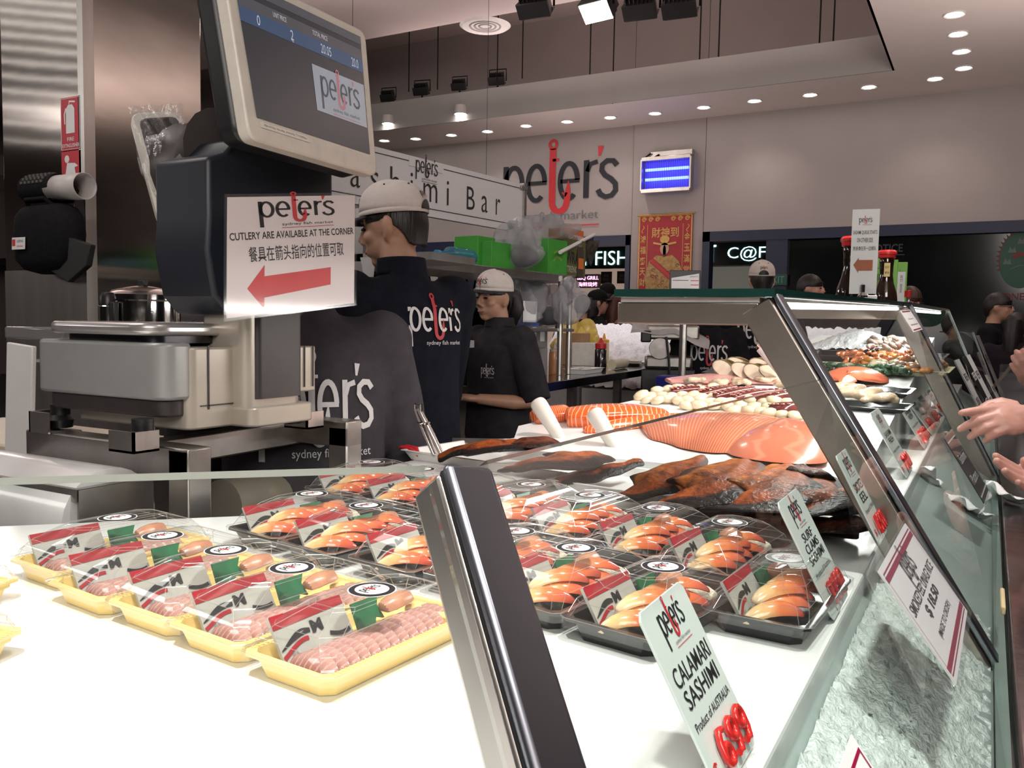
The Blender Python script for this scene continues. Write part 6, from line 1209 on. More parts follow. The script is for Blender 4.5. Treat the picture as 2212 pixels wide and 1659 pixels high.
def person(label, loc, rz, s=1., head=(0, 0, 0), lean=0., armL=None, armR=None, skin=SKIN, jacket=NAVYJ, trousers=JEANS, voxel=.008, short=False, cap=None, hair='short', hairm=HAIR, back_logo=None, chest_logo=None, collar=True, glasses=False, face=True, capmark=True, sleeve_end=1., hands=True, handcurl=(.5, .6, .7, .7), group=None, female=False, wide=1.):
    """standing figure facing +Y; arms are (elbow, wrist) points in its own frame; lean tips the upper body forward"""
    t = thing('person', label, 'person', loc, rz, group); t.scale = (s,)*3
    B = lambda p: Vector((p[0], p[1]*math.cos(lean)+(p[2]-.98)*math.sin(lean), .98+(p[2]-.98)*math.cos(lean)-p[1]*math.sin(lean))) if p[2] > .98 else Vector(p)
    sw = (.175 if female else .195)*wide
    sl, sr = B((-sw, -.01, 1.385)), B((sw, -.01, 1.385)); nb = B((0, -.015, 1.44)); hc = B((0, .035, 1.605))
    eL, wL = [Vector(p) for p in (armL or ((-.27, -.02, 1.10), (-.25, .14, .90)))]; eR, wR = [Vector(p) for p in (armR or ((.27, -.02, 1.10), (.25, .14, .90)))]
    H = T(hc) @ RZ(head[0]) @ RX(-head[1]-lean*.6) @ RY(head[2]); fy = voxel < .012
    m = MB(); add_head(m, H); m.tube([nb-Vector((0, 0, .03)), nb+(hc-nb)*.35, hc+Vector((0, -.015, -.04))], [.062, .055, .056], 16)
    ty = lambda z, w_, d_, y: m.ball(B((0, y, z)), (w_, d_, .14), 16)
    ty(1.33, .150, .095, 0); ty(1.20, .140, .090, .0); ty(1.06, .130, .090, 0); m.ball((0, 0, .95), (.150, .10, .12), 16)
    for s_, e, w_, lf in ((sl, eL, wL, True), (sr, eR, wR, False)):
        lm([B((0, 0, 1.37)), s_, (s_+e)/2, e, (e*.6+w_*.4), w_], [.06, .052, .044, .038, .038, .026], m)
        if hands:
            d_ = (w_-e).normalized(); up = Vector((0, 0, 1)) if abs(d_.z) < .9 else Vector((0, -1, 0)); yv = up.cross(d_).normalized(); zv = d_.cross(yv)
            Mh = Matrix(((d_.x, yv.x, zv.x, w_.x), (d_.y, yv.y, zv.y, w_.y), (d_.z, yv.z, zv.z, w_.z), (0, 0, 0, 1))); add_hand(m, Mh, lf, handcurl)
    for q in (-1, 1): lm([Vector((q*.08, 0, .95)), Vector((q*.095, .01, .52)), Vector((q*.095, -.01, .10))], [.085, .058, .042], m); m.tube([(q*.095, -.05, .04), (q*.10, .04, .045), (q*.105, .16, .03)], [.036, .042, .028], 10)
    fused('body', m, voxel, skin, t, smooth=3)
    if face:
        m = MB(H)
        for q in (-1, 1): m.ball((q*.031, .0835, .004), (.0135, .0075, .0050), 10, 0, rot=RZ(-q*.25)); m.tube([(q*.014, .090, .026), (q*.032, .086, .031), (q*.050, .074, .025)], [.0035, .0045, .003], 6, 1, flat=.8)
        m.tube([(-.022, .090, -.063), (-.010, .096, -.0645), (.010, .096, -.0645), (.022, .090, -.063)], .0022, 6, 2); m.build('face_features', [EYEK, hairm, LIPM], t, smooth=70)
    if glasses:
        m = MB(H)
        for q in (-1, 1): m.tube([(q*.034+.022*math.cos(k*.42), .094, .004+.016*math.sin(k*.42)) for k in range(16)], .0022, 6); m.tube([(q*.056, .090, .006), (q*.078, .0, .006)], .002, 6)
        m.build('glasses', BLACK, t)
    lowz = {'short': -.070, 'long': -.20, 'pony': -.075}[hair]
    def hs(u, v):
        a_ = 2*math.pi*v; f_ = max(0, math.cos(a_)); sd_ = abs(math.sin(a_)); zb_ = .055 if f_ > .75 else (.03 if f_ > .3 else lowz if f_ <= 0 and sd_ < .75 else .0 if hair == 'short' else -.04)
        if f_ > .0: zb_ = .058*f_**.5 + (0 if hair != 'long' else -.06*(1-f_))
        elif sd_ > .75: zb_ = lowz*(1-(sd_-.75)/.25)
        th_ = u*math.pi*.5; top = .122; 
        if cap: top = .100
        if u < .5: k = u/.5; z = .018+(top-.018)*math.cos(k*math.pi/2); r = math.sin(k*math.pi/2)
        else: k = (u-.5)/.5; z = .018+(zb_-.018)*k; r = 1.0-(.05 if hair == 'long' else .22)*max(0, -z/.085)**1.3
        g = .97 if cap else 1.03
        return Vector((math.sin(a_)*.079*g*r, -.013+math.cos(a_)*.099*g*r, z))
    m = MB(H); m.grid(hs, 18, 40); m.build('hair', hairm, t, smooth=80, solid=.007)
    if hair == 'pony': m = MB(H); m.tube([(0, -.10, .03), (0, -.145, .005), (0, -.160, -.07), (0, -.135, -.16)], [.022, .042, .046, .018], 14); m.build('ponytail', hairm, t, smooth=80)
    if hair == 'long': m = MB(H); m.tube([(0, -.05, .05), (0, -.07, -.08), (0, -.08, -.22)], [.085, .092, .07], 16, flat=.8); m.build('long_hair', hairm, t, smooth=80)
    if cap:
        Cm = H @ T(0, -.010, .046) @ RX(R(4)) @ Matrix.Diagonal((.965, .965, .84, 1)); c = thing_part('cap', t)
        m = MB(Cm)
        def dome(u, v): a_ = 2*math.pi*v; k = math.sin(u*math.pi/2); fr = .006*max(0, math.cos(a_)); return Vector((math.sin(a_)*(.088)*k, math.cos(a_)*(.110)*k, .112*math.cos(u*math.pi/2)**.8 - (.004 if u > .9 else 0)+fr))
        m.grid(dome, 14, 48)
        m.grid(lambda u, v: Vector((math.sin(2*math.pi*v)*.0885, math.cos(2*math.pi*v)*.1105, .002-.016*u)), 3, 48)
        cb_ = m.build('cap', cap, t, smooth=80, solid=.003); bpy.data.objects.remove(c)
        m = MB(Cm); m.grid(lambda u, v: Vector(((v-.5)*2*(.082-.012*u*u)*math.cos((v-.5)*.6*u), .100*math.sqrt(max(0, 1-((v-.5)*1.65)**2))+u*.085*math.sqrt(max(.02, 1-(2*(v-.5))**2*.9)), -.010-.012*(2*(v-.5))**2-.012*u)), 8, 20); m.build('cap_brim', mat('cap_brim_dark', (.014, .015, .022), .7), cb_, smooth=80, solid=.004)
        m = MB(Cm); m.ball((0, 0, .113), (.007, .007, .004), 8)
        for k in range(6): a_ = (k+.5)*math.pi/3; m.ball((math.sin(a_)*.062, math.cos(a_)*.078, .088), .0035, 6)
        m.build('cap_eyelets', mat('eyelet_dark', (.03, .03, .03), .6), cb_)
        if cap is CAPW:
            m = MB(Cm); m.grid(lambda u, v: (lambda a_, h_: Vector((math.sin(a_)*.0905*math.sqrt(1-(max(0, h_)/.125)**2), -math.cos(a_)*.1130*math.sqrt(1-(max(0, h_)/.125)**2), h_)))((v-.5)*.78, -.004+u*.036*math.sqrt(max(.001, 1-(2*v-1)**2))), 5, 17); m.v = [tuple(Cm @ ((Cm.inverted() @ Vector(p))*1.012)) for p in m.v]; m.build('cap_opening', HAIR, cb_, smooth=80)
            if capmark:
                m = MB(Cm)
                for yy, sg, wd in ((-.1, -1, .05), (.108, 1, .085)):
                    m.logo(T(0, 0, 0) @ RX(R(90)) if sg < 0 else RZ(R(180)) @ RX(R(90)), wd, 0, 1, sub=False, line=False, wrap=None)
                nv = []
                for p in m.v:
                    q = Cm.inverted() @ Vector(p); sgn = -1 if q.y <= 0 and True else 1; nv.append(q)
                half_ = len(nv)//2
                for i_, q in enumerate(nv):
                    sg = -1 if i_ < half_ else 1; zz = (.052 if sg < 0 else .042)+q.z; k = math.sqrt(max(.05, 1-(max(0, zz)/.113)**2.5)); xx = q.x; yy = sg*.1165*k*math.sqrt(max(.05, 1-(xx/(.093*k))**2)); nv[i_] = Cm @ Vector((xx, yy, zz))
                m.v = [tuple(q) for q in nv]; m.build('cap_logo', [INK, RED], cb_, smooth=0)
    # jacket
    m = MB(); rg = [(.84, .195, .125, 0), (.90, .205, .135, 0), (1.02, .195, .130, 0), (1.14, .195, .128, -.002), (1.26, .205, .132, -.004), (1.34, .205, .125, -.008), (1.40, .165, .095, -.012), (1.44, .085, .080, -.012), (1.475, .075, .078, -.008)]
    if female: rg = [(z, w_*.93, d_*1.02, y) for z, w_, d_, y in rg]
    rg = [(z, w_*wide, d_, y) for z, w_, d_, y in rg]
    ringloft(m, rg); m.v = [tuple(B(p)) for p in m.v]
    for s_, e, w_ in ((sl, eL, wL), (sr, eR, wR)):
        we = e.lerp(w_, sleeve_end-.02) if not short else s_.lerp(e, .95)
        P = [B((0, 0, 1.34)).lerp(s_, .5), s_, s_.lerp(e, .5), e.lerp(s_, .05)] + ([e.lerp(w_, .5*sleeve_end), we] if not short else []); P = [P[0], P[1]] + P[2:]
        lm(P, [.09, .083, .078, .074]+([.066, .056] if not short else []), m, 16)
    me = fuse(m, voxel*1.15, 5, 'jacket'); me.name = 'jacket'; me.materials.clear(); me.materials.append(jacket); jk = link('jacket', me, t)
    bvh = BVHTree.FromPolygons([v.co for v in me.vertices], [tuple(p.vertices) for p in me.polygons])
    if collar: m = MB(); m.grid(lambda u, v: B((math.sin(2*math.pi*v)*(.068+.006*u), -.008+math.cos(2*math.pi*v)*(.072+.006*u), 1.505-.05*u)), 5, 32); m.build('collar', jacket, t, smooth=80, solid=.006)
    def on(p, dr):
        o_ = Vector(p)-dr*1.0; h = bvh.ray_cast(o_, dr); return h[0]-dr*.004 if h[0] is not None else Vector(p)
    for spec, dr0 in ((back_logo, Vector((0, 1, 0))), (chest_logo, Vector((0, -1, 0)))):
        if spec:
            cx, cz, wd, vs_, red = spec; dr = dr0; m = MB()
            base = T(B((cx, -.2 if dr0.y > 0 else .2, cz))) @ (RX(R(90)) if dr0.y > 0 else RZ(R(180)) @ RX(R(90))) @ Matrix.Diagonal((1, vs_, 1, 1)); m.logo(base, wd, 0, 1 if red else 0, True, False)
            m.v = [tuple(on(p, dr)) for p in m.v]; m.build('logo_print', [SHIRTW, SHIRTR], jk, smooth=0)
    m = MB()
    for q in (-1, 1): lm([Vector((q*.075, 0, .95)), Vector((q*.095, .012, .52)), Vector((q*.095, -.01, .10))], [.105, .078, .066], m)
    m.ball((0, 0, .93), (.175, .115, .13), 16); fused('trousers', m, max(voxel*1.4, .012), trousers, t, smooth=4)
    m = MB()
    for q in (-1, 1): m.tube([(q*.095, -.075, .035), (q*.10, .04, .045), (q*.105, .18, .03)], [.042, .05, .035], 12)
    m.build('shoes', BLACK, t, smooth=70)
    return t
def thing_part(n, p): o = bpy.data.objects.new(n, None); COL.objects.link(o); o.parent = p; return o
def stand(px, py, d, rz, hz=1.605, s=1., fwd=.035, lean=0.):
    """floor point and scale so that the head centre lands on a photo point at depth d"""
    p = at(px, py, d=d); yy = fwd*math.cos(lean)+(hz-.98)*math.sin(lean); z_ = .98+(hz-.98)*math.cos(lean)-fwd*math.sin(lean)
    s_ = p.z/z_; off = Matrix.Rotation(rz, 3, 'Z') @ Vector((0, yy*s_, 0)); return (p.x-off.x, p.y-off.y, 0.0), s_
# shop worker in the middle, back to the viewer
rz = R(68); loc, s_ = stand(849, 492, 2.68, rz, lean=.06)
person('tall worker in a navy fleece and white cap, back turned, looking down to the left', loc, rz, s_, head=(R(36), R(7), R(0)), lean=.06, voxel=.006, cap=CAPW, back_logo=(.045, 1.315, .205, 1.0, True), armL=((-.28, .02, 1.06), (-.18, .26, 1.02)), armR=((.19, .09, 1.08), (.09, .28, 1.03)), wide=.90)
rz = R(158); loc, s_ = stand(1066, 643, 4.05, rz)
person('smiling woman worker in a charcoal jacket and white cap facing left', loc, rz, s_, head=(R(6), R(5), R(-3)), skin=SKIN2, jacket=GREYJ, voxel=.0065, short=True, female=True, hair='pony', cap=CAPW, chest_logo=(-.075, 1.235, .085, 1.15, False), armL=((-.275, -.04, 1.075), (-.10, .20, 1.10)), armR=((.275, .03, 1.07), (.10, .24, 1.09)))
rz = R(48); loc, s_ = stand(648, 560, 2.08, rz, lean=.20)
person('worker in a grey jacket bending behind the scale, head hidden by the notice', loc, rz, s_, jacket=mat('greyish_jacket', (.050, .045, .052), .9, 0, .12, 30, .15, 60), voxel=.009, lean=.20, cap=CAPW, back_logo=(.02, 1.20, .27, 1.25, False), armL=((-.27, .10, 1.06), (-.15, .35, 1.02)), armR=((.27, .12, 1.06), (.12, .36, 1.02)))
rz = R(12); loc, s_ = stand(1645, 607, 6.2, rz)
person('worker in black with a backwards facing white cap behind the tall case', loc, rz, s_, head=(R(8), R(0), 0), jacket=DARKJ, voxel=.012, cap=CAPW, back_logo=(-.01, 1.27, .27, 1.25, False), armL=((-.29, .0, 1.08), (-.25, .06, .86)), short=True)
rz = R(20); loc, s_ = stand(1532, 655, 6.0, rz)
person('worker in black with a white back logo, head hidden by the steel beam', loc, rz, s_*.98, jacket=DARKJ, voxel=.013, back_logo=(0, 1.27, .27, 1.25, True), cap=None)
# customers further away
def cust(label, px, py, d, rz, **k): loc, s_ = stand(px, py, d, rz); return person(label, loc, rz, s_, voxel=.014, collar=False, **k)
cust('dark haired man in profile behind the soy bottles, facing right', 1752, 624, 7.6, R(-92), jacket=DARKJ, skin=SKINP)
cust('brown haired man with glasses half hidden by the green cartons', 1966, 650, 7.3, R(-130), jacket=DARKJ, skin=SKINP, hairm=HAIRB, glasses=True, head=(0, R(18), 0))
cust('man with glasses in a dark coat looking right, at the right edge', 2158, 664, 6.9, R(-98), jacket=DARKJ, glasses=True)
bag_person = cust('dark haired person with a bag strap at the right edge, back turned', 2196, 706, 6.35, R(-20), jacket=mat('plum_coat', (.016, .011, .017), .85), hair='long', face=False)
MB().tube(smooth_path([Vector(p) for p in [(.10, -.02, 1.455), (.10, -.115, 1.40), (.02, -.150, 1.25), (-.10, -.150, 1.08), (-.19, -.10, .95)]], 4), .020, 8, flat=.3, upv=(0, 1, 0)).build('bag_strap', mat('brown_strap', (.10, .065, .045), .6), bag_person, smooth=60)
cust('woman in a black cap and black coat beyond the steel rack', 1292, 655, 8.7, R(-50), jacket=DARKJ, cap=mat('black_cap_cloth', (.010, .010, .011), .8), hair='long', skin=SKINP)
cust('person with black hair standing behind the black capped woman', 1258, 662, 8.5, R(20), jacket=DARKJ, hair='short', face=False)
cust('person in a black cap turned away, near the pink neon sign', 1312, 640, 9.3, R(30), jacket=DARKJ, cap=mat('black_cap_cloth', (.010, .010, .011), .8), hair='short', face=False)
cust('woman with reddish brown hair in a salmon coloured coat', 1334, 660, 8.8, R(-10), jacket=mat('salmon_coat', (.36, .15, .11), .85), hair='long', hairm=mat('auburn_hair', (.075, .022, .014), .5, 0, .3, 80), face=False)
# customer whose hands reach over the glass: built whole, standing right of the frame
def hm(w_, tip, back):
    x = (tip-w_).normalized(); z = (back-x*back.dot(x)).normalized(); y = z.cross(x)
    return Matrix(((x.x, y.x, z.x, w_.x), (x.y, y.y, z.y, w_.y), (x.z, y.z, z.z, w_.z), (0, 0, 0, 1)))
def reacher(label, base, arms, skin, jacket, voxel, s=1., rz=R(90), ring=None):
    """customer facing the counter; arms: (shoulder, elbow, wrist, tip, back of hand, left?, curl, spread)"""
    t = thing('person', label, 'person', base); I = T(-Vector(base)); bx = Vector(base)
    m = MB(I); F_ = T(bx) @ RZ(rz)
    add_head(m, I.inverted().inverted() @ Matrix() if False else F_ @ T(0, .03, 1.60))
    m.M = I @ F_; m.tube([(0, -.015, 1.40), (0, .01, 1.58)], [.06, .055], 14); m.ball((0, 0, 1.28), (.16, .10, .19), 16); m.ball((0, 0, 1.05), (.14, .095, .2), 16)
    for q in (-1, 1): lm([Vector((q*.08, 0, .95)), Vector((q*.095, .01, .52)), Vector((q*.095, -.01, .06))], [.09, .058, .045], m)
    m.M = I
    for sh_, e, w_, tip, back, lf, curl, sp in arms:
        lm([sh_, e, e.lerp(w_, .5), w_-(w_-e).normalized()*.02], [.048, .040, .034, .027], m); add_hand(m, hm(w_, tip, back), lf, curl, sp)
    fused('body', m, voxel, skin, t, smooth=2)
    m = MB(I @ F_); ringloft(m, [(.84, .2, .13, 0), (.95, .21, .14, 0), (1.15, .20, .135, 0), (1.3, .21, .13, 0), (1.4, .15, .10, 0), (1.46, .08, .08, 0)]); m.M = I
    for sh_, e, w_, *_ in arms: we = e.lerp(w_, .90); lm([F_ @ Vector((0, 0, 1.33)), sh_, e, e.lerp(w_, .45), we], [.10, .082, .066, .058, .050], m, 16)
    fused('jacket', m, .010, jacket, t, smooth=3)
    for sh_, e, w_, *_ in arms: m = MB(I); m.tube([e.lerp(w_, .84), e.lerp(w_, .89), e.lerp(w_, .97)], [.046, .043, .042], 18, cap=False); m.build('cuff', mat('ribbed_cuff', (.035, .028, .034), .9, 0, .3, 8, .5, 160), t, smooth=60, solid=.006)
    m = MB(I @ F_)
    for q in (-1, 1): lm([Vector((q*.075, 0, .95)), Vector((q*.095, .012, .52)), Vector((q*.095, -.01, .06))], [.105, .078, .066], m)
    m.ball((0, 0, .93), (.175, .115, .13), 14); fused('trousers', m, .016, JEANS, t)
    m = MB(I @ F_ @ T(0, .03, 1.60)); m.grid(lambda u, v: (lambda th: Vector((math.sin(2*math.pi*v)*.082*math.sin(th), -.014+math.cos(2*math.pi*v)*.101*math.sin(th), .018+.104*math.cos(th))))(u*(1.50-.55*math.cos(2*math.pi*v))), 14, 36); m.build('hair', HAIR, t, smooth=80, solid=.006)
    m = MB(I @ F_ @ T(0, .03, 1.60))
    for q in (-1, 1): m.ball((q*.031, .0835, .004), (.0135, .0075, .0050), 10, 0, rot=RZ(-q*.25)); m.tube([(q*.014, .092, .026), (q*.032, .088, .031), (q*.050, .076, .025)], [.0035, .0045, .003], 6, 1, flat=.8)
    m.tube([(-.022, .090, -.063), (0, .097, -.0645), (.022, .090, -.063)], .0022, 6, 2); m.build('face_features', [EYEK, HAIR, LIPM], t, smooth=70)
    if ring: m = MB(I); m.tube([ring[0]+ring[1]*math.cos(k*.4)*.0105+ring[2]*math.sin(k*.4)*.0105 for k in range(17)], .0016, 6); m.build('gold_ring', mat('gold_ring', (.8, .6, .3), .2, 1.), t)
    return t
PLUM = mat('plum_down_coat', (.020, .014, .022), .6, 0, .3, 16, .3, 20)
bk_ = -FW
w1 = at(2222, 897, d=2.0); t1 = at(2058, 924, d=1.97); b1 = bk_*.8+UP*.55
w2 = at(2285, 1068, d=1.92); t2 = at(2152, 1012, d=1.90); b2 = UP*.3+bk_*.2-RT*.2
base = (.62, 2.32, 0)
reacher('customer in a plum padded coat, one hand pointing over the glass', base,
        [(Vector((.56, 2.12, 1.36)), Vector((.46, 2.20, 1.12)), w1, t1, b1, True, (.03, .36, .46, .54), .05), (Vector((.56, 2.50, 1.36)), Vector((.46, 2.45, 1.02)), w2, t2, -b2, False, (.06, .10, .12, .16), .12)], SKINP, PLUM, .0034, ring=None)
w3 = at(2242, 830, d=3.1); t3 = at(2192, 770, d=3.05)
reacher('customer in a dark coat with clasped hands, cut off by the right edge', (.70, 3.35, 0),
        [(Vector((.60, 3.15, 1.36)), Vector((.50, 3.12, 1.06)), w3, t3, bk_*.7-RT*.5, True, (.5, .55, .6, .6), .03), (Vector((.60, 3.5, 1.36)), Vector((.50, 3.45, 1.05)), w3+Vector((.05, .09, .01)), t3+Vector((.03, .05, .03)), bk_*.4-RT*.8, False, (.4, .45, .5, .5), .03)], SKINP, DARKJ, .0045)
# ------------------------------------------------------------------ hanging bar sign
zT, zB = HC+1.05, HC+.69
TR_, TL_ = at(1130, 398, z=zT), at(640, 273, z=zT); dS = (TR_-TL_); LS = dS.length; dS.normalize(); nS = Vector((dS.y, -dS.x, 0))
cS = (TR_+TL_)/2; cS.z = (zT+zB)/2; HS = zT-zB
t = thing('bar_sign', 'long white hanging sign lettered for the sashimi bar', 'sign', cS); MS = frame((0, 0, 0), dS, (0, 0, 1))
MB(MS).box((0, 0, -.02), (LS, HS, .04)).build('panel', mat('sign_white', (.84, .82, .84), .5, 0, .01, 5), t, smooth=0)
m = MB(MS @ T(0, 0, .003)); SGK = mat('sign_dark_letters', (.025, .02, .022), .5)
def us(px, py=420):
    r = FW+RT*((px-1106.0)/FPX)-UP*((py-829.5)/FPX); k = nS.dot(cS-CAMP)/nS.dot(r); return (CAMP+r*k-cS).dot(dS)
xh_ = .115
for ch, p0, p1, hh_, dy in [('S', 680, 706, .17, .0), ('a', 756, 777, xh_, 0), ('s', 799, 817, xh_, 0), ('h', 842, 863, .17, 0), ('i', 886, 891, .16, 0), ('m', 914, 944, xh_, 0), ('i', 964.5, 969, .16, 0), ('B', 1008, 1025, .155, 0), ('a', 1040, 1053, xh_, 0), ('r', 1071, 1080, xh_, 0)]:
    u0, u1 = us(p0), us(p1); m.text(ch, T((u0+u1)/2, -.085+hh_/2, 0), (u1-u0, hh_), 0, -.006)
for yy in (HS/2-.035, -HS/2+.05): m.box((0, yy, 0), (LS-.1, .005, .001), 0)
ul = us(921, 352); m.box((ul, HS/2-.035, .0005), (.34, .06, .001), 1); m.logo(T(ul, HS/2-.055, .003), .22, 0, 0)
m.build('lettering', [SGK, mat('sign_white', (1, 1, 1))], t, smooth=0)
MB(MS).box((LS/2+.02, -.02, -.01), (.04, HS+.06, .04)).box((LS/2, HS/2-.03, .0), (.08, .03, .03)).box((LS/2, -HS/2+.02, .0), (.08, .03, .03)).build('end_post', STEELD, t, bevel=.003)
for u in (-LS*.3, LS*.3): MB(MS).tube([(u, HS/2, -.02), (u, 4.6-cS.z, -.02)], .0015, 5).build('hanger', BLACKM, t)
# ------------------------------------------------------------------ steel rack behind the workers
zS = HC+.30; A_, B_ = at(927, 560, z=zS), at(1243, 596, z=zS); dR = (B_-A_).normalized(); nR = Vector((-dR.y, dR.x, 0))     # nR points away from the viewer
if nR.x > 0: nR = -nR
A0 = A_-dR*.5; zBn = HC-.30
rk = thing('steel_rack', 'steel shelving rack with a top shelf of boxes behind the two workers', 'rack', (B_.x, B_.y, zBn)); I = T(-B_.x, -B_.y, -zBn)
def slabR(z, th, w0=0., w1=.42): a_, b_, c_, d_ = A0+nR*w0, B_+nR*w0, B_+nR*w1, A0+nR*w1; return [(p.x, p.y) for p in (a_, b_, c_, d_)]
for z, n in ((zS, 'top_shelf'), (HC-.02, 'shelf')): MB(I).prism(slabR(z, 0)[::-1], z-.045 if n == 'top_shelf' else z-.02, z).build(n, STEEL, rk, bevel=.003)
for p in (B_+nR*.02-dR*.03, B_+nR*.40-dR*.03, A0+nR*.02, A0+nR*.40, B_-dR*.17): MB(I).tube([(p.x, p.y, zBn+.002), (p.x, p.y, zS-.01)], .017, 10).build('post', STEEL, rk)
def onR(px, off, z=zS, py=560):
    """point on the shelf under photo column px, off metres behind its front edge"""
    o_ = A_+nR*off; r = FW+RT*((px-1106.0)/FPX)-UP*((py-829.5)/FPX); k = nR.dot(o_-CAMP)/nR.dot(r); q = CAMP+r*k; return Vector((q.x, q.y, z))
aR = math.atan2(dR.y, dR.x)
GRB = mat('leaf_green_box', (.05, .30, .035), .45, 0, .06, 20)
def gbox(px, d, label, h, w_, paint=None, mats=None, z=zS, off=.10, name='green_box', cat='box', group=None): return box_on(onR(px, off, z), aR, (w_, d, h), name, label, cat, mats or [GRB, mat('green_box_print2', (.18, .34, .04), .5)], paint, group)
gbox(1177, .18, 'open green box at the right of the rack top with a leaf print', .20, .22, lambda m, a, b: (m.ribbon([(-.05, -.03), (-.02, .0), (.02, -.005), (.05, -.02)], .014, Matrix(), 0), m.ribbon([(-.05, .02), (0, .035), (.05, .02)], .012, Matrix(), 0)))
gbox(1060, .18, 'open green box left of the plastic bag on the rack top', .14, .24, off=.14)
gbox(1025, .16, 'second open green box beside the blue bottle on the rack top', .17, .16, off=.20)
gbox(1213, .20, 'olive cling wrap carton with black capitals on the rack top', .23, .26, lambda m, a, b: (m.text('WRAP', T(-.02, .0, 0), (.19, .075), 0, .03), m.text('STRENGTH', T(-.02, -.07, 0), (.2, .04), 1, .02), m.text('600m', T(.06, .07, 0), (.09, .03), 1)), [mat('olive_carton', (.10, .105, .035), .5), INK, mat('carton_pale', (.40, .40, .30), .5)], off=.16, name='wrap_carton', cat='carton')
gbox(1240, .10, 'small orange and dark box beside the olive carton', .19, .07, lambda m, a, b: (m.box((0, -.01, 0), (a*.9, b*.35, .001), 0),), [mat('dark_box', (.06, .04, .03), .5), mat('box_orange', (.65, .16, .03), .5)], off=.10, name='orange_box')
p = onR(1222, .2); box_on(Vector((p.x, p.y, zS+.231)), aR+.1, (.24, .14, .08), 'plaster_box', 'orange and white box lying on the olive carton', 'box', [mat('box_orange', (.65, .16, .03)), mat('box_pale', (.6, .5, .45), .5), INK], lambda m, a, b: (m.box((0, -.018, 0), (a, b*.45, .001), 0), m.text('UAAI', T(-.03, -.018, .001), (.10, .022), 1)))
def bag(name, label, p, r, m_, seed, sq=1., knot=True, inner=None):
    t = thing(name, label, 'bag', p); rnd = random.Random(seed); ph = [rnd.uniform(0, 6.3) for _ in range(6)]
    f = lambda u, v: (lambda a_, b_, k: Vector((r[0]*math.sin(b_)*math.cos(a_)*k, r[1]*math.sin(b_)*math.sin(a_)*k, r[2]*(1-math.cos(b_))*k)))(2*math.pi*v, math.pi*u, 1+.20*math.sin(3*2*math.pi*v+ph[0]+5*u)+.13*math.sin(5*2*math.pi*v+ph[1]-9*u)+.08*math.sin(11*2*math.pi*v+ph[2]+13*u))
    MB().grid(f, 26, 44).build('film', m_, t, smooth=80)
    if knot: MB().tube([(0, 0, r[2]*1.95), (.01, 0, r[2]*2.2), (-.02, .01, r[2]*2.5)], [.012, .025, .05], 9, cap=False).build('tie', m_, t, smooth=80)
    if inner: MB().ball((0.02, 0, r[2]*.75), (r[0]*.7, r[1]*.7, r[2]*.6), 14).build('contents', inner, t, smooth=80)
    return t
p = onR(1118, .06); bag('plastic_bag', 'clear plastic bag of dark lids drooping over the rack edge', p, (.15, .12, .105), BAG, 1, inner=mat('dark_lids', (.05, .05, .05), .5))
p = onR(1172, .22); bag('plastic_bag', 'large empty plastic bag lying on the green box on the rack', Vector((p.x, p.y, zS+.202)), (.20, .13, .07), BAG, 2, knot=False)
p = onR(1110, .2, HC-.02); bag('plastic_bag', 'clear bag on the lower rack shelf behind the woman', p, (.20, .16, .12), BAG, 3)
p = onR(1180, .22, HC-.02); bag('plastic_bag', 'dark grey filled plastic bag at the right of the lower rack shelf', p, (.16, .15, .10), BAG, 4, inner=mat('dark_goods', (.08, .08, .085), .6))
p = onR(1214, -.09, HC+.0); bag('plastic_bag', 'crumpled clear bag hanging on the outer rack post', p+dR*.08, (.10, .08, .10), BAG, 5)
p = onR(985, .10); t = thing('water_bottle', 'blue plastic bottle lying on the rack top', 'bottle', p+Vector((0, 0, .045)), aR); BLUEB = clear('blue_bottle', (.35, .72, .85), 1., .08, .08, .35, (.05, .28, .42))
MB().tube([(-.14, 0, 0), (-.09, 0, 0), (-.06, 0, 0), (-.02, 0, 0), (.0, 0, 0), (.06, 0, 0), (.10, 0, 0), (.14, 0, 0)], [.014, .016, .042, .044, .040, .044, .043, .036], 18).build('body', BLUEB, t, smooth=70); MB().tube([(-.165, 0, 0), (-.135, 0, 0)], .018, 14).build('cap', mat('blue_cap', (.03, .22, .42), .4), t)
# equipment on the rack's lower level / bench
zb2 = zBn
def onB(px, off, py=800):
    return onR(px, off, zb2, py)
bA, bB = at(1148, 831, z=zBn), at(1420, 793, z=zBn); dB = (bB-bA).normalized(); nB = Vector((-dB.y, dB.x, 0)); nB = -nB if nB.x > 0 else nB
bn = thing('steel_bench', 'long dark steel prep bench with bottles and trays behind the workers', 'bench', (bA.x, bA.y, 0.0)); I = T(-bA.x, -bA.y, 0)
a2 = bA-dB*.25; b2 = bB+dB*.05
BENCH = mat('bench_steel', (.20, .195, .19), .14, 1., .1, 8)
pl = lambda o0, o1, s0=0, s1=0: [(p.x, p.y) for p in (a2+nB*o0+dB*s0, b2+nB*o0-dB*s1, b2+nB*o1-dB*s1, a2+nB*o1+dB*s0)]
MB(I).prism(pl(0, .72)[::-1], zBn-.05, zBn-.0005).build('worktop', BENCH, bn, bevel=.004)
MB(I).prism(pl(.03, .69, .03, .03)[::-1], .42, .45).build('lower_shelf', STEELD, bn)
for s0 in (.05, (b2-a2).length*.36, (b2-a2).length*.68, (b2-a2).length-.06):
    for o0 in (.05, .62): p = a2+dB*s0+nB*o0; MB(I).bb((p.x-.022, p.y-.022, 0.0), (p.x+.022, p.y+.022, zBn-.05)).build('leg', STEELD, bn)
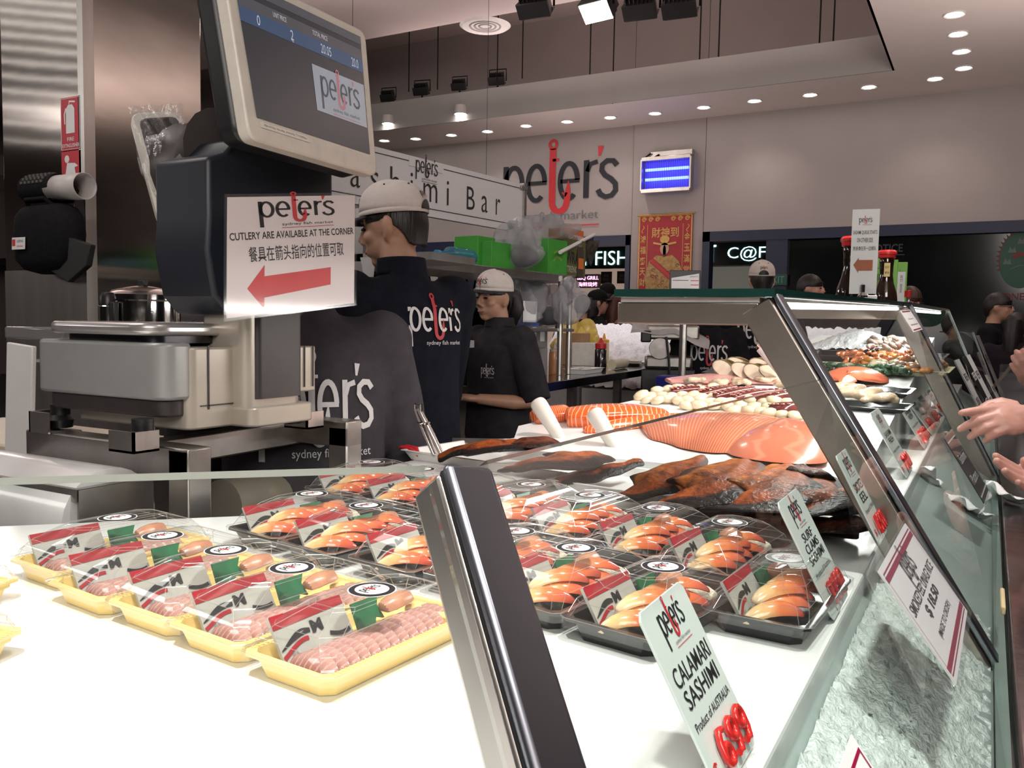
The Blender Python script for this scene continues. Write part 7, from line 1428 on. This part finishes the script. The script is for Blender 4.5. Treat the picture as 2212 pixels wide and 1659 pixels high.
for i, (s0, c) in enumerate([(.5, (.30, .30, .31)), (1.1, (.12, .12, .13)), (1.7, (.22, .21, .2))]):
    p = a2+dB*s0+nB*.3; box_on(Vector((p.x, p.y, .451)), math.atan2(dB.y, dB.x), (.35, .3, .26), 'storage_tub', 'grey storage tub on the lower shelf of the steel bench, %s from the left' % ['first', 'second', 'third'][i], 'tub', [mat('tub_grey_%s' % 'abc'[i], c, .5)], None, 'tubs under the steel bench')
def onbench(px, py): return at(px, py, z=zBn)
aB = math.atan2(dB.y, dB.x)
p = onbench(1197, 808); t = thing('squeeze_bottle', 'tall orange sauce squeeze bottle with pointed nozzle on the steel bench', 'bottle', p)
MB().lathe([(.0001, 0), (.032, 0), (.034, .006), (.034, .125), (.030, .138)], 20).build('body', mat('orange_sauce', (.60, .26, .12), .35, coat=.3), t); MB().lathe([(.031, .138), (.031, .150), (.014, .158), (.004, .195), (.0001, .196)], 16).build('nozzle', mat('pale_nozzle', (.62, .50, .42), .4), t)
p = onbench(1297, 796); t = thing('sauce_bottle', 'dark sauce squeeze bottle with red cap on the steel bench', 'bottle', p)
MB().lathe([(.0001, 0), (.040, 0), (.042, .008), (.042, .13), (.036, .14)], 20).build('body', mat('dark_sauce', (.014, .010, .010), .2, coat=.6), t); MB().lathe([(.040, .14), (.040, .175), (.02, .185), (.006, .215), (.0001, .216)], 16).build('cap', mat('red_cap', (.50, .02, .02), .4), t)
p = onbench(1304, 786); t = thing('sauce_bottle', 'yellow capped bottle just behind the dark sauce bottle', 'bottle', p)
MB().lathe([(.0001, 0), (.04, 0), (.04, .16), (.036, .17)], 18).build('body', mat('pale_sauce', (.55, .45, .25), .4), t); MB().lathe([(.04, .17), (.04, .19), (.014, .20), (.005, .24), (.0001, .241)], 14).build('cap', mat('yellow_cap', (.70, .35, .04), .4), t)
p = onbench(1262, 806); tray('foam_tray', 'white foam tray of shredded white radish on the steel bench', p, .17, .07, aB, .03)
lump_m = mat('shredded_radish', (.66, .62, .50), .5, 0, .2, 200, .3, 300)
random.seed(2); m = MB()
for k in range(10): m.ball((random.uniform(-.09, .09), random.uniform(-.03, .03), .018), (.035, .02, .014), 8)
m.build('radish', lump_m, loc=(p.x, p.y, p.z+.004), rot=(0, 0, aB), smooth=80, label='shredded white radish lying in the white foam tray', cat='radish')
p = onbench(1335, 797); MB(RZ(aB)).tube([(-.14, 0, .035), (.14, 0, .035)], .034, 18).build('paper_roll', mat('cream_roll', (.62, .55, .38), .5), loc=p, label='cream rolled sheet lying on the steel bench right of the dark sauce', cat='roll', smooth=60)
p = onbench(1330, 778); t = thing('plastic_tub', 'white round plastic tub with clear lid at the back of the steel bench', 'tub', p); MB().lathe([(.0001, 0), (.09, 0), (.11, .07), (.115, .075)], 26).build('tub', WHITE, t); MB().lathe([(.115, .075), (.11, .10), (.10, .13), (.105, .16), (.0001, .17)], 26).build('lid', mat('cloudy_lid', (.60, .59, .58), .3), t)
p = onbench(1270, 789); box_on(p, aB, (.22, .18, .17), 'printed_carton', 'white carton with big black characters on the steel bench', 'carton', [mat('carton_white', (.66, .63, .58), .6), INK], lambda m, a, b: (m.text('海苔', T(-.01, 0, 0), (.09, .12), 0, .02), m.text('寿司用', T(.08, 0, 0) @ RZ(R(-90)), (.10, .03), 0)))
p = onbench(1240, 787); box_on(p, aB, (.20, .18, .24), 'brown_carton', 'brown carton on the steel bench beside the orange sauce bottle', 'carton', [mat('brown_card', (.30, .17, .08), .7), mat('card_pale', (.5, .42, .33), .6)], lambda m, a, b: m.box((0, -.04, 0), (a*.7, b*.4, .001), 0))
p = onbench(1256, 785)+nB*.03; bag('yellow_bag', 'pale yellow filled bag behind the cartons on the steel bench', p, (.18, .12, .13), mat('yellow_film', (.62, .46, .10), .3, 0, .15, 20, coat=.3), 7, knot=False)
p = onbench(1372, 790); tray('black_dish', 'small black dish at the right end of the steel bench', p, .12, .07, aB, .02, KTRAY); q = Vector((p.x, p.y, p.z+.021)); box_on(Vector((p.x, p.y, p.z+.0045)), aB, (.12, .07, .035), 'pale_pack', 'pale food pack lying in the small black dish', 'pack', [mat('pale_pack', (.52, .47, .36), .4)])
# grey box printer, trays and folder at the rack end
p = onR(1124, .20, zb2); box_on(p, aR, (.27, .24, .16), 'clear_tub', 'clear grey plastic tub at the foot of the rack', 'tub', [clear('grey_tub', (.6, .6, .6), .8, .1, .08, .5, (.30, .29, .29))])
box_on(Vector((p.x, p.y, zb2+.161)), aR, (.26, .24, .13), 'label_printer', 'grey label printer with a striped roll on top of the clear tub', 'printer', [mat('printer_grey', (.20, .185, .175), .5), PAPER, INK], lambda m, a, b: (m.box((-.02, 0, 0), (.04, b*.9, .001), 0), [m.box((-.02, -b*.38+k*b*.085, .001), (.032, .004, .0005), 1) for k in range(10)], m.box((.07, .01, 0), (.05, .07, .001), 0)))
box_on(Vector((p.x, p.y, HC-.019)), aR, (.20, .16, .03), 'blue_folder', 'blue folder lying on the lower rack shelf', 'folder', [mat('folder_blue', (.08, .16, .50), .5)])
p = onR(1146, .02, HC+.012); MB(RZ(aR)).grid(lambda u, v: Vector(((u-.5)*.13, .01*math.sin(5*u), v*.12)), 8, 8).build('paper_note', PAPER, loc=p, label='torn white paper note standing above the blue folder', cat='paper', solid=.001)
p = onR(1222, .0, zb2)+dR*.18; tray('steel_dish', 'shallow steel dish on the bench by the rack post', p+Vector((0, 0, .17)), .10, .08, aR, .03, STEEL) if False else None
# pennants hung between rack and shop
for i, (px, py, s_) in enumerate([(1263, 545, .10), (1278, 540, .11)]):
    p = at(px, py-20, d=5.6); m = MB(); m.prism([(-s_*.55, 0), (s_*.55, 0), (0, -s_*1.5)], -.002, .002, Mt=RX(R(90))); m.build('pennant', mat('gold_navy_pennant', (.06, .05, .04), .7, 0, .8, 30), loc=p, label='navy and gold triangular pennant hanging above the neon fish sign, %s' % ['left one', 'right one'][i], cat='pennant', group='pennants by the neon sign')
a_ = at(1210, 545, d=5.0); b_ = at(1283, 507, d=5.7); MB().tube([a_, b_], .012, 8).build('white_pole', WHITE, label='thin white pole slanting up over the pennants', cat='pole')
m = MB(T(at(1283, 508, d=5.72))); m.prism([(0, 0), (-.20, -.04), (-.02, -.20)], -.003, .003, Mt=RX(R(90))); m.build('dark_pennant', NAVY, label='large dark pennant at the end of the white pole', cat='pennant')
p0 = at(912, 590, y=YW-.05); bt = thing('bunting', 'string of navy and white triangular bunting flags between the two workers', 'bunting', p0); I = T(-p0)
MB(I).tube([(p0.x, p0.y, ZH-.10), p0, at(1050, 590, y=YW-.05), (at(1050, 590, y=YW-.05).x, YW-.05, ZH-.10)], .004, 6).build('cord', BLACKM, bt)
for i in range(7):
    p = at(918+i*20, 590, y=YW-.05); m = MB(I @ T(p)); w_ = .06+.02*(i % 2); m.prism([(-w_, 0), (w_, 0), (0, -.34)], -.002, .002, Mt=RX(R(90))); m.build('flag', [NAVY, mat('bunting_white', (.45, .43, .42), .7)][i % 2 if i < 2 else 0], bt)
p = at(782, 600, d=3.45)
for i, dx in enumerate((.05, .14)):
    m = MB(); m.prism([(-.04, 0), (.035, 0), (.01, -.20)], -.002, .002, Mt=RX(R(90))); m.build('white_pennant', mat('bunting_white', (.45, .43, .42), .7), loc=(p.x+dx, p.y-.0225, HC+.255), label='white pennant hanging on the shelf left of the tall worker, %s one' % ['outer', 'inner'][i], cat='flag', group='white pennants left of the tall worker')
# tall side rack between notice and worker
p = at(782, 600, d=3.45); t = thing('tall_shelf', 'grey steel shelf frame left of the tall worker', 'rack', (p.x, p.y, 0))
MB().bb((-.03, -.02, 0), (.02, .02, HC+.45)).build('post', STEEL, t); MB().bb((-.62, -.02, HC+.24), (.35, .3, HC+.27)).build('shelf', STEEL, t); MB().bb((-.62, -.02, HC-.1), (.35, .3, HC-.07)).build('shelf', STEEL, t); MB().bb((-.62, .26, 0), (-.58, .3, HC+.45)).build('post', STEEL, t)
# ------------------------------------------------------------------ lit ice bank, wrapped slicer, crate
YI = 6.9; a_ = at(1215, 699, y=YI); b_ = at(1905, 712, y=YI); zI = a_.z
ib = thing('ice_display', 'long ice covered fish display standing behind the far workers', 'display', ((a_.x+b_.x)/2, YI, 0)); L_ = b_.x-a_.x
random.seed(6); m = MB(T(0, 0, 0)); m.grid(lambda u, v: Vector(((u-.5)*L_, -.55+.50*v+random.uniform(-.012, .012), zI-.50+.50*v**.8+random.uniform(-.012, .014))), 120, 22); m.build('ice_slope', mat('bank_ice', (.55, .535, .56), .5, 0, .08, 60, .4, 90), ib, smooth=70)
MB().bb((-L_/2, -.56, .0), (L_/2, .05, zI-.52)).build('cabinet', mat('ice_cabinet', (.35, .34, .34), .5), ib); MB().bb((-L_/2, -.01, zI-.5), (L_/2, .05, zI+.01)).build('back_rail', DARKM, ib)
MB().bb((-L_/2, -.68, zI+.25), (L_/2, -.64, zI+.27)).build('light_rail', DARKM, ib) if False else None
lg_ = lamp('ice_strip_light', 'AREA', ((a_.x+b_.x)/2, YI-.18, zI+.30), 6, (1, .96, .97), ((a_.x+b_.x)/2, YI-.22, zI-.3), L_, .05); lg_.data.shape = 'RECTANGLE'; lg_.data.size = L_; lg_.data.size_y = .05
p = at(1443, 790, d=5.9); zs_ = p.z
t = thing('slicer', 'grey slicing machine under a clear plastic cover behind the steel bench', 'machine', (p.x, p.y, 0), R(20))
MB().bb((-.18, -.12, 0), (.18, .2, zs_-.02)).build('stand', DARKM, t, bevel=.01); MB().bb((-.16, -.12, zs_-.02), (.16, .18, zs_+.07)).build('body', STEELD, t, bevel=.02); MB().lathe([(.0001, -.006), (.07, -.005), (.073, 0), (.07, .005), (.0001, .006)], 30, Mt=T(-.06, -.14, zs_+.12) @ RX(R(90))).build('blade', STEELD, t)
MB().bb((-.19, -.13, zs_+.16), (-.12, -.05, zs_+.24)).build('guard', BLACK, t, bevel=.01); MB().bb((-.15, -.1, zs_+.18), (.20, .15, zs_+.28)).build('head', STEELD, t, bevel=.015)
m = MB(); m.grid(lambda u, v: Vector(((u-.5)*.52+.01*math.sin(9*v), -.14+.34*v, zs_+.30-.14*max(0, (u-.55))*1.6-.16*abs(v-.5)**2*2+.008*math.sin(13*u+7*v))), 20, 16); m.build('cover', mat('cloudy_cover', (.40, .385, .385), .25, 0, .15, 14, .4, 20, coat=.6), t, smooth=80)
MB().tube([(-.02, -.16, zs_+.2), (0, -.19, zs_+.05), (.02, -.17, zs_-.2), (.05, -.13, .3)], .008, 8).build('cord', BLACK, t)
p = at(1462, 812, d=5.2); MB(T(p.x, p.y, 0)).prism([(-.11, -.08), (.11, -.08), (.11, .08), (-.11, .08)], .0, p.z).build('blue_crate', mat('deep_blue_plastic', (.010, .010, .16), .45), label='deep blue plastic crate standing behind the white board', cat='crate', bevel=.01)
# acrylic boxes at the end of the customer rail
for i, (px, py, s_) in enumerate([(2184, 868, .20), (2174, 930, .10)]):
    p = at(px, py, d=5.2 if i == 0 else 4.2); t = thing('acrylic_holder', 'clear acrylic leaflet holder on the customer rail, %s' % ['taller far one', 'smaller near one'][i], 'holder', (p.x, p.y, HC-.4519)); hh_ = s_*1.3
    for k in range(3): MB().box((0, k*s_*.3, hh_*(.5-.1*k)), (s_*.7, .006, hh_*(1-.2*k))).build('wall', ACRYL, t, smooth=0, bevel=.001)
    MB().box((0, s_*.3, .004), (s_*.7, s_*.66, .006)).build('base', ACRYL, t, smooth=0)
p = at(2165, 950, x=.045); napkin((p.x, p.y, HC-.43), .10, 9, 'ball of crumpled white paper under the pointing hand', .3)
p = at(2198, 1130, d=1.75); bag('clear_bag', 'clear plastic bag hanging at the right edge below the hands', Vector((p.x+.05, p.y, HC-.451)), (.03, .05, .055), FILM, 12, knot=False)
